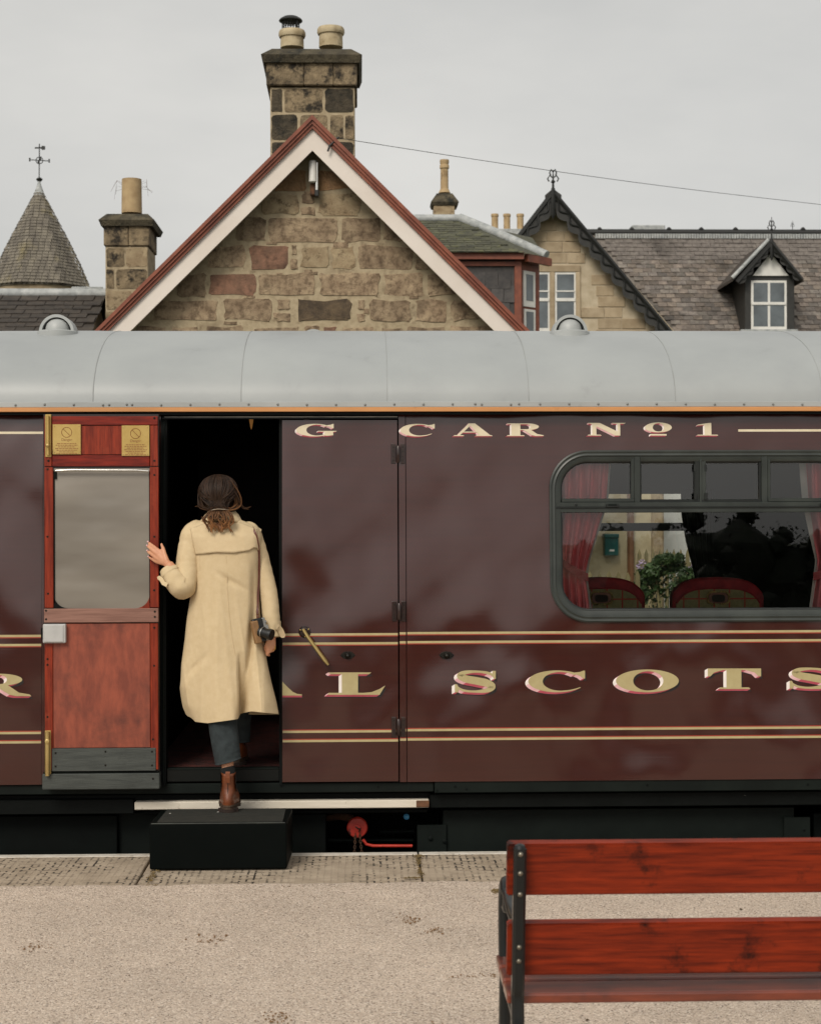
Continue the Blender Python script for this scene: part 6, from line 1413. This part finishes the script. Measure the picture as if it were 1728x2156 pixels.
def hit(u, v, off=.006, lim=.5):
    d = (FWD + RIGHT * ((u - 864) / F) + UP * ((1078 - v) / F)).normalized(); r = bvh.ray_cast(CAM, d)
    if r[0] is None: return P(u, v, -.14)
    return r[0] - d * off
# sleeves
SLV = []
def sleeve(name, path, seed, twist=1.0):
    c_ = catmull(path, 9); pts = [P(u, v, y) for u, v, y, r in c_]; V = []; Fc = []; n = 36; k = len(pts)
    s, t = frame_axes(pts[1] - pts[0]); prev = (pts[1] - pts[0]).normalized()
    L = 0
    for i, p in enumerate(pts):
        d = (pts[min(i + 1, k - 1)] - pts[max(i - 1, 0)]).normalized(); q = prev.rotation_difference(d); s = q @ s; t = q @ t; prev = d
        if i: L += (pts[i] - pts[i - 1]).length
        bend = (pts[min(i + 4, k - 1)] - p).normalized().angle((p - pts[max(i - 4, 0)]).normalized(), 0) if 4 < i < k - 5 else 0
        for j in range(n):
            a = 2 * math.pi * j / n; r = c_[i][3] * (1 + .07 * mnoise.noise(Vector((math.cos(a) * 1.2, math.sin(a) * 1.2, L * 9 + seed))) + (.04 + .16 * min(bend, 1)) * mnoise.noise(Vector((math.cos(a + L * 9) * .8, math.sin(a + L * 9) * .8, L * 42 + seed))) + (.02 + .12 * min(bend, 1)) * (1 - abs(mnoise.noise(Vector((math.cos(a + L * 6) * .9, math.sin(a + L * 6) * .9, L * 22 + seed * 3))))) ** 7)
            V.append(p + (s * math.cos(a) + t * math.sin(a)) * r)
    for i in range(k - 1):
        for j in range(n): a = i * n + j; b = i * n + (j + 1) % n; Fc.append((a, b, b + n, a + n))
    b0 = len(V); e = (k - 1) * n          # turned-in cuff edge
    for j in range(n): V.append(lerp(V[e + j], pts[-1], .12))
    for j in range(n): V.append(lerp(V[e + j], pts[-6], .25) + (pts[-6] - pts[-1]) * .5)
    for m_ in (e, b0):
        for j in range(n): a = m_ + j; b = m_ + (j + 1) % n; c2 = (b0 if m_ == e else b0 + n); Fc.append((a, b, c2 + (j + 1) % n, c2 + j))
    SLV.append((V, Fc)); return mesh(name, V, Fc, 'coat', coat, True), pts, c_
sl, lp_, lc_ = sleeve('sleeve', [(428, 1116, -.12, .046), (410, 1122, -.125, .060), (402, 1150, -.135, .064), (396, 1190, -.155, .062), (392, 1222, -.182, .062), (383, 1234, -.20, .061), (371, 1225, -.205, .058), (361, 1210, -.198, .050), (352.5, 1197, -.186, .043)], 2)
sr, rp_, rc_ = sleeve('sleeve', [(510, 1118, -.12, .044), (527, 1121, -.122, .049), (539, 1150, -.122, .047), (551, 1190, -.122, .045), (562, 1232, -.128, .045), (568, 1270, -.138, .045), (572, 1305, -.15, .044), (574.5, 1342, -.162, .037)], 7)
def band(pts, c_, i0, i1, extra, name='cuff_strap'):
    V = []; Fc = []; n = 28
    idx = [i0, i1]
    d = (pts[i1] - pts[i0]).normalized(); s, t = frame_axes(d)
    for i in idx:
        for j in range(n): a = 2 * math.pi * j / n; V.append(pts[i] + (s * math.cos(a) + t * math.sin(a)) * (c_[i][3] * 1.02 + extra))
    for j in range(n): Fc.append((j, (j + 1) % n, n + (j + 1) % n, n + j))
    return mesh(name, V, Fc, 'coat_flap', coat, True)
VV = list(V_coat); FF = list(F_coat)
for a_, b_ in SLV: n0 = len(VV); VV += a_; FF += [tuple(n0 + i for i in f) for f in b_]
bvh_all = BVHTree.FromPolygons([tuple(v) for v in VV], FF)
def hit_all(u, v, off=.006):
    d = (FWD + RIGHT * ((u - 864) / F) + UP * ((1078 - v) / F)).normalized(); r = bvh_all.ray_cast(CAM, d); return r[0] - d * off if r[0] is not None else P(u, v, -.2)
k = len(rp_); band(rp_, rc_, k - 9, k - 5, .003); band(lp_, lc_, len(lp_) - 9, len(lp_) - 5, .003)
def tab(pts, w_, name='strap_tab'):
    V = []; Fc = []; n = len(pts)
    for i, (u, v, y) in enumerate(pts):
        a, b = pts[max(i - 1, 0)], pts[min(i + 1, n - 1)]; dx, dy = b[0] - a[0], b[1] - a[1]; L = math.hypot(dx, dy); ww = w_ * (1 if i < n - 1 else .45) / 2
        for s in (-1, 1):
            for e in (0, .004): V.append(P(u - dy / L * ww * s, v + dx / L * ww * s, y + e))
    for i in range(n - 1):
        o = i * 4
        for a, b in ((0, 2), (2, 3), (3, 1), (1, 0)): Fc.append((o + a, o + b, o + 4 + b, o + 4 + a))
    Fc += [(0, 1, 3, 2), tuple(4 * (n - 1) + q for q in (0, 2, 3, 1))]
    return mesh(name, V, Fc, 'coat_flap', coat)
tab([(578, 1319, -.215), (586, 1321, -.205), (591, 1328, -.19), (595.5, 1339, -.18), (596, 1343, -.178)], 12); tab([(352, 1232, -.262), (344, 1228, -.25), (339, 1219, -.235), (334, 1216.5, -.225), (331, 1217, -.222)], 9)
# storm flap across the back
V = []; Fc = []; nu, nv = 60, 16
for i in range(nv + 1):
    for j in range(nu + 1):
        s = j / nu; t = i / nv; vt = interp(s, [0, .3, .45, .62, .8, 1], [1113, 1097, 1093, 1094, 1102, 1114]); vb = interp(s, [0, .05, .35, .6, .85, .92, .97, 1], [1168, 1167, 1163, 1164, 1159, 1153, 1154, 1161])
        v = lerp(vt, vb, t); u = lerp(interp(v, [1113, 1168], [400, 411]), interp(v, [1113, 1168], [541, 547]), s)
        V.append(hit(u, v, .005 + .007 * t + .004 * t * mnoise.noise(Vector((s * 9, 0, 2)))))
for i in range(nv):
    for j in range(nu): a = i * (nu + 1) + j; Fc.append((a, a + nu + 1, a + nu + 2, a + 1))
fl_ = mesh('storm_flap', V, Fc, 'coat_flap', coat, True); so_ = fl_.modifiers.new('t', 'SOLIDIFY'); so_.thickness = .004; so_.offset = -1
# collar folded down round the neck
V = []; Fc = []; n = 48
for r_i, (du, v, hd_, cy) in enumerate(((27, 1080, .062, -.125), (30, 1078, .070, -.125), (36, 1084, .082, -.128), (45, 1096, .098, -.130), (47, 1101, .10, -.130), (44, 1101, .095, -.130))):
    for k in range(n):
        a = 2 * math.pi * k / n; u = 467 + du * math.cos(a); vv = v + 5 * math.sin(a) + (5 * max(0, math.cos(a)) ** 2 if r_i > 2 else 0); V.append(P(u, vv, cy + hd_ * math.sin(a)))
for i in range(5):
    for k in range(n): a = i * n + k; b = i * n + (k + 1) % n; Fc.append((a, b, b + n, a + n))
mesh('collar', V, Fc, 'coat_flap', coat, True)
# epaulettes lying along the shoulders
for p0, p1 in (((434, 1096), (387, 1115)), ((500, 1097), (550, 1114))):
    a, b = P(*p0, -.135), P(*p1, -.135); d = (b - a).normalized(); V = []; Fc = []; n = 8
    for i in range(n + 1):
        c_ = lerp(a, b, i / n) + Vector((0, 0, .010 * math.sin(math.pi * i / n) - .004)); ww = .026 * (1 if i < n else .6)
        for yy, zz in ((-ww, -.004), (-ww, .003), (ww, .003), (ww, -.004)): V.append(c_ + Vector((0, yy, zz + (-.006 if yy < 0 else 0))))
    for i in range(n):
        for q in range(4): x = i * 4 + q; y_ = i * 4 + (q + 1) % 4; Fc.append((x, y_, y_ + 4, x + 4))
    Fc += [(0, 1, 2, 3), tuple(4 * n + q for q in (3, 2, 1, 0))]
    mesh('epaulette', V, Fc, 'coat_flap', coat)
for pts_ in (((404, 1113), (410, 1130), (415, 1150), (420, 1172), (421, 1200)), ((541, 1114), (544, 1135), (546, 1155), (546, 1180))): tube('armhole_seam', [hit_all(u, v, .0003) for u, v in pts_], .0022, 'coat_flap', coat, 5)
# side pocket welt and hem stitching glimpsed as ridges
tube('back_seam', [hit(u, v, .0005) for u, v in ((476, 1170), (478, 1230), (482, 1290), (488, 1340), (495, 1380))], .0018, 'coat_flap', coat, 5)
# --- jeans
def leg(path, n=24):
    c_ = catmull(path, 8); pts = [P(u, v, y) for u, v, y, r in c_]; V = []; k = len(pts)
    return pts, [c[3] for c in c_]
V = []; Fc = []
for path, slant in (([(456, 1340, -.08, .10), (460, 1430, -.11, .088), (467, 1510, -.165, .078), (475, 1570, -.205, .070), (480, 1602, -.222, .066)], 15), ([(490, 1340, -.05, .10), (500, 1420, .02, .085), (500, 1500, .10, .075), (499, 1560, .15, .068)], 0)):
    pts, rd = leg(path); b0 = len(V); n = 30; k = len(pts)
    for i, p in enumerate(pts):
        for j in range(n):
            a = 2 * math.pi * j / n; r = rd[i] * (1 + .05 * mnoise.noise(Vector((math.cos(a), math.sin(a), i * .35))) + .025 * mnoise.noise(Vector((math.cos(a) * 2, math.sin(a) * 2, i * .9))))
            z = -slant / 400 * (-math.cos(a)) * .5 * (i / k) ** 3
            V.append(p + Vector((r * math.cos(a), r * math.sin(a) * 1.02, z)))
    for i in range(k - 1):
        for j in range(n): a = b0 + i * n + j; b = b0 + i * n + (j + 1) % n; Fc.append((a, b, b + n, a + n))
    # turned hem
    e = b0 + (k - 1) * n; h0 = len(V)
    for f, dz in ((1.03, .0), (1.03, -.004), (.93, -.004), (.90, .04)):
        for j in range(n): q = V[e + j] - pts[-1]; V.append(pts[-1] + q * f + Vector((0, 0, dz)))
    prev = e
    for f in range(4):
        for j in range(n): Fc.append((prev + j, prev + (j + 1) % n, h0 + f * n + (j + 1) % n, h0 + f * n + j))
        prev = h0 + f * n
mesh('jeans', V, Fc, 'denim', pe, True)
# --- socks and boots
def boot(x, yh, z0, name='boot'):
    """ankle boot, heel at y = yh, toe towards +y, sole on z0"""
    secs = [  # height, heel y, toe y, half width
        (.030, .004, .266, .050), (.046, -.002, .266, .0505), (.062, -.003, .252, .0495), (.080, .001, .222, .0465), (.098, .008, .182, .0425), (.115, .013, .148, .039), (.135, .014, .128, .0365), (.16, .010, .118, .036), (.182, .007, .116, .0365), (.196, .006, .116, .037)]
    V = []; Fc = []; n = 36
    for z, a, b, w_ in secs:
        for k in range(n):
            q = 2 * math.pi * k / n; t = (math.sin(q) + 1) / 2; y = lerp(a, b, t); ww = w_ * (1 - .18 * (1 - abs(math.sin(q))) * 0)
            wid = ww * (.88 if t < .35 else 1.0) if b - a > .2 else ww
            V.append((x + wid * math.copysign(abs(math.cos(q)) ** .85, math.cos(q)) * (1 + .12 * (t - .6) if b - a > .2 else 1), yh + y, z0 + z))
    for i in range(len(secs) - 1):
        for k in range(n): a = i * n + k; b = i * n + (k + 1) % n; Fc.append((a, b, b + n, a + n))
    b0 = len(V); e = (len(secs) - 1) * n
    for k in range(n): vx, vy, vz = V[e + k]; cx_, cy_ = x, yh + .06; V.append((lerp(vx, cx_, .1), lerp(vy, cy_, .1), vz - .001))
    for k in range(n): vx, vy, vz = V[e + k]; V.append((lerp(vx, x, .15), lerp(vy, yh + .06, .15), vz - .05))
    for m_, t_ in ((e, b0), (b0, b0 + n)):
        for k in range(n): Fc.append((m_ + k, m_ + (k + 1) % n, t_ + (k + 1) % n, t_ + k))
    bo = mesh(name, V, Fc, 'boot_leather', pe, True)
    def outline(f, a, b): 
        out = []
        for k in range(32):
            q = 2 * math.pi * k / 32; t = (math.sin(q) + 1) / 2; w_ = .051 * f * (.90 if t < .35 else 1.0 + .06 * math.sin(t * 3)); out.append((x + w_ * math.copysign(abs(math.cos(q)) ** .8, math.cos(q)), yh + lerp(a, b, t)))
        return out
    def slab(nm, o_, z_0, z_1, m):
        N_ = len(o_); V = [(a, b, z_0) for a, b in o_] + [(a, b, z_1) for a, b in o_]; return mesh(nm, V, [tuple(range(N_ - 1, -1, -1)), tuple(range(N_, 2 * N_))] + [(i, (i + 1) % N_, N_ + (i + 1) % N_, N_ + i) for i in range(N_)], m, bo)
    slab('welt', outline(1.04, -.008, .272), z0 + .029, z0 + .036, 'boot_sole'); slab('sole', outline(1.0, -.004, .268), z0 + .016, z0 + .0295, 'boot_sole'); slab('heel_block', outline(.96, -.002, .085), z0 + .0, z0 + .0165, 'boot_elastic'); slab('forefoot', outline(.98, .12, .258), z0 + .004, z0 + .0145, 'boot_elastic')
    tb = []; 
    V = []; Fc = []
    for z, y in ((.150, .004), (.175, -.001), (.200, -.002), (.208, .006), (.200, .012)): V += [(x - .011, yh + y, z0 + z), (x + .011, yh + y, z0 + z)]
    for i in range(4): Fc.append((2 * i, 2 * i + 1, 2 * i + 3, 2 * i + 2))
    mesh('pull_tab', V, Fc, 'boot_leather', bo)
    tube('heel_seam', [(x, yh + yy - .001, z0 + zz) for zz, yy in ((.035, .006), (.062, .002), (.098, .010), (.135, .014), (.16, .010))], .0018, 'boot_elastic', bo, 5)
    for s in (-1, 1):
        V = []; Fc = []
        for i, z in enumerate((.10, .125, .15, .175, .193)):
            r_ = secs[min(range(len(secs)), key=lambda q_: abs(secs[q_][0] - z))]; w_ = .012 + i * .004
            for d_ in (-1, 0, 1): V.append((x + s * (r_[3] * (.99 if d_ else 1.03) + .0012), yh + .062 + d_ * w_ - .012, z0 + z))
        for i in range(4):
            for d_ in range(2): a = i * 3 + d_; Fc.append((a, a + 1, a + 4, a + 3))
        mesh('elastic_gusset', V, Fc, 'boot_elastic', bo, True)
    return bo
bx_ = P(480.5, 1700, -.28).x
boot(bx_, -.312, BZ + .0042); tube('sock', [(bx_ + .004, -.25, BZ + .16), (bx_ - .002, -.246, BZ + .205), (bx_ - .006, -.242, BZ + .224)], [.036, .0365, .037], 'sock', pe, 20)
boot(P(499, 1590, .15).x, .09, fz + .001)
# --- hair
def hair():
    V = []; Fc = []; light = []; vary = []
    rs = random.Random(17)
    hc = P(460, 1042, -.125); RX, RY, RZ_ = .103, .116, .106
    n = 28
    for i in range(n + 1):       # undershape
        t = math.pi * i / n
        for k in range(n): q = 2 * math.pi * k / n; V.append(hc + Vector((RX * .93 * math.sin(t) * math.cos(q), RY * .93 * math.sin(t) * math.sin(q), RZ_ * .93 * math.cos(t) * (1 if math.cos(t) > 0 else .9)))); light.append(0); vary.append(.3)
    for i in range(n):
        for k in range(n):
            a = i * n + k; b = i * n + (k + 1) % n
            if math.sin(2 * math.pi * k / n) > .45 and i > n * .42: continue      # face left open
            Fc.append((a, a + n, b + n, b))
    def strand(pts, r, lt):
        c_ = [Vector(p) for p in catmull([tuple(p) for p in pts], 4)]; k = len(c_); rad = [r * (1 - .55 * (i / (k - 1)) ** 2) for i in range(k)]
        a, b = tube_geo(c_, rad, 5, True, .6, len(V)); V.extend(a); Fc.extend(b); vr = rs.uniform(.05, 1)
        for i in range(k):
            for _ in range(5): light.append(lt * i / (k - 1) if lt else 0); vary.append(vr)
    clip = P(459, 1073, -.232)
    for cl_ in range(64):        # locks swept from the crown to the clip
        az0 = math.pi * (.92 + 1.16 * (cl_ + rs.uniform(-.4, .4)) / 63); lift = rs.uniform(-.03, .06); st0 = rs.uniform(.05, .4); cx0 = rs.uniform(-.045, .045); bow = rs.uniform(.35, .95)
        for s_ in range(11):
            az = az0 + rs.gauss(0, .035); st = st0 + rs.uniform(-.04, .12); e0 = 1 + lift + rs.uniform(-.012, .012); pts = []
            for f in np.linspace(0, 1, 7):
                t = lerp(st, 1.85, f); a_ = az + (math.pi * 1.5 - az) * (max(0, f - .4) / .6) ** 1.5 * bow; e = lerp(1, e0, math.sin(f * 3.14)) + .008 * math.sin(f * 9 + cl_)
                pts.append(hc + Vector((RX * e * math.sin(t) * math.cos(a_), RY * e * math.sin(t) * math.sin(a_), RZ_ * e * math.cos(t))))
            pts.append(clip + Vector((cx0 + rs.uniform(-.008, .008), rs.uniform(-.006, .012), rs.uniform(-.008, .014)))); strand(pts, rs.uniform(.0018, .0036), 0)
    for cl_ in range(12):        # loose locks curving round on the right
        r1 = rs.uniform(-.02, .02); dv1 = rs.uniform(-8, 9); du1 = rs.uniform(-9, 5); lt = rs.choice([.35, .6, .85])
        for s_ in range(13):
            r0 = r1 + rs.uniform(-.004, .004); dv = dv1 + rs.uniform(-1.5, 1.5); du = du1 + rs.uniform(-1.2, 1.2)
            strand([P(474 + du * 2, 1009 + dv * .5, -.17 + r0), P(493 + du, 1026 + dv, -.17 + r0), P(503 + du, 1047 + dv, -.165 + r0), P(502 + du, 1063 + dv * .7, -.175), P(489 + du, 1072 + dv * .5, -.21), P(473 + du, 1074 + dv * .3, -.232)], rs.uniform(.0016, .003), lt)
    for cl_ in range(8):         # left side fullness
        r1 = rs.uniform(-.02, .02); du1 = rs.uniform(-4, 6); dv1 = rs.uniform(-8, 8)
        for s_ in range(11):
            r0 = r1 + rs.uniform(-.004, .004); du = du1 + rs.uniform(-1, 1); dv = dv1 + rs.uniform(-1.5, 1.5)
            strand([P(445 + du * 2, 1008 + dv * .4, -.15 + r0), P(426 + du, 1026 + dv, -.15 + r0), P(420 + du, 1048 + dv, -.15 + r0), P(424 + du, 1066 + dv * .6, -.18), P(444 + du, 1073 + dv * .3, -.225)], rs.uniform(.0016, .003), .1)
    for cl_ in range(26):        # wavy ponytail below the clip, in separate locks
        u1 = -19 + 38 * cl_ / 25 + rs.uniform(-2, 2); sp = rs.uniform(-7, 7) + u1 * .25; k = rs.uniform(.62, 1.1); wv = rs.choice([-1, 1]) * rs.uniform(1, 4.5); y0 = rs.uniform(-.016, .012); lt = rs.choice([0, .25, .6, 1.0]); fl = rs.uniform(-12, 12)
        for s_ in range(11):
            j = lambda q: rs.uniform(-q, q)
            strand([P(459 + u1 * .9 + j(1.5), 1073, -.238 + j(.004)), P(460 + u1 * 1.3 + wv * .6 + j(1.5), 1081, -.252 + y0 + j(.003)), P(460 + u1 * 1.55 + sp * .6 - wv + j(1.8), 1092, -.258 + y0 + j(.003)), P(461 + u1 * 1.2 + sp + wv * .8 + j(2), 1074 + 31 * k, -.256 + y0 + j(.004)), P(462 + u1 * .85 + sp + fl + j(3), 1076 + 42 * k + j(3), -.252 + y0 + j(.004))], rs.uniform(.0014, .0026), lt)
    for pts in ([P(508, 1060, -.17), P(514, 1068, -.17), P(522, 1069, -.17), P(528, 1066, -.17)], [P(506, 1063, -.17), P(513, 1071, -.17), P(523, 1071.5, -.17)], [P(424, 1064, -.16), P(417, 1066, -.16), P(411, 1065.5, -.16)], [P(440, 1088, -.24), P(431, 1090, -.24), P(424, 1089, -.24)], [P(478, 1090, -.24), P(488, 1099, -.24), P(493, 1100, -.24)]):
        for _ in range(4): strand([p + Vector((rs.uniform(-.004, .004), 0, rs.uniform(-.004, .004))) for p in pts], .0012, .5)
    o = mesh('hair', V, Fc, 'hair', pe, True)
    for nm, arr in (('light', light), ('vary', vary)):
        at_ = o.data.attributes.new(nm, 'FLOAT', 'POINT'); at_.data.foreach_set('value', arr)
    return o
hr = hair()
tube('hair_clip', [P(441, 1076.5, -.243), P(448, 1073.5, -.250), P(459, 1072, -.253), P(470, 1072.5, -.250), P(482, 1073.5, -.238)], [.0025, .005, .0055, .005, .002], 'hair_clip', hr, 8, True, .6)

# ------------------------------------------------------------------ camera on its strap
cm = thing('camera_on_strap', 'black and silver film camera in half case hanging from a brown leather shoulder strap', 'camera', P(545, 1352, -.25))
Yk = min(hit_all(u, 1326, 0).y for u in (535, 545, 556)) - .030
def oriented(name, c, ax, half, m, parent, bev=.004):
    """bevelled box with its own axes ax = (a, b, n), half sizes half"""
    bm = bmesh.new(); bm_box(bm, -half[0], half[0], -half[1], half[1], -half[2], half[2], bev, 2)
    R = Matrix((ax[0], ax[1], ax[2])).transposed(); bm.transform(Matrix.Translation(c) @ R.to_4x4()); return bmo(name, bm, m, parent)
a_ = (P(555, 1350, Yk) - P(545, 1303, Yk)).normalized(); n_ = Vector((.35, -.93, -.05)); b_ = n_.cross(a_).normalized(); n_ = a_.cross(b_).normalized()
c0 = P(545.5, 1327, Yk)
bd = oriented('body', c0, (a_, n_, b_), (.062, .016, .030), 'cam_black', cm, .007)
sgn = 1 if (b_.x > 0) else -1
oriented('top_plate', c0 + b_ * sgn * .030, (a_, n_, b_), (.060, .0155, .009), 'cam_silver', cm, .004); oriented('half_case', c0 - b_ * sgn * .018 + a_ * .006, (a_, n_, b_), (.060, .0185, .018), 'cam_case', cm, .007)
oriented('viewfinder', c0 + b_ * sgn * .040 - a_ * .004, (a_, n_, b_), (.016, .013, .009), 'cam_silver', cm, .004)
ld = (P(579, 1339, Yk - .05) - P(551, 1331, Yk - .012)).normalized(); l0 = P(551, 1331, Yk - .012)
tube('lens', [l0 - ld * .01, l0 + ld * .012, l0 + ld * .0125, l0 + ld * .045, l0 + ld * .0455, l0 + ld * .062], [.028, .028, .0255, .0255, .029, .0285], 'cam_black', cm, 24); tube('lens_ring', [l0 + ld * .004, l0 + ld * .009], .0292, 'cam_silver', cm, 24)
for k_ in (-.035, .0, .035): tube('dial', [c0 + b_ * sgn * .038 + a_ * k_, c0 + b_ * sgn * .046 + a_ * k_], .008, 'cam_silver', cm, 14)
sp_ = [hit_all(u, v, .008) for u, v in ((542, 1286), (543, 1250), (544.5, 1210), (545, 1180), (544.5, 1158), (541, 1136), (535, 1118))]
sp_ = [P(543, 1303, Yk)] + sp_ + [P(529, 1107, -.165), P(523, 1103, -.12), P(518, 1108, -.04)]
V = []; Fc = []; c_ = [Vector(p) for p in catmull([tuple(p) for p in sp_], 5)]
for i, p in enumerate(c_):
    d = (c_[min(i + 1, len(c_) - 1)] - c_[max(i - 1, 0)]).normalized(); s = d.cross(Vector((0, 1, 0)) if i < len(c_) - 12 else Vector((0, .3, 1))).normalized(); n2 = s.cross(d)
    for q, e in ((-1, -1), (1, -1), (1, 1), (-1, 1)): V.append(p + s * q * .0065 + n2 * e * .0016)
for i in range(len(c_) - 1):
    for q in range(4): a = i * 4 + q; b = i * 4 + (q + 1) % 4; Fc.append((a, b, b + 4, a + 4))
mesh('strap', V, Fc, 'strap', cm)
for v in (1292, 1297): p = lerp(sp_[0], sp_[1], (1303 - v) / 17); tube('strap_rivet', [p + Vector((0, -.003, 0)), p + Vector((0, -.0055, 0))], .0025, 'bolt', cm, 8)
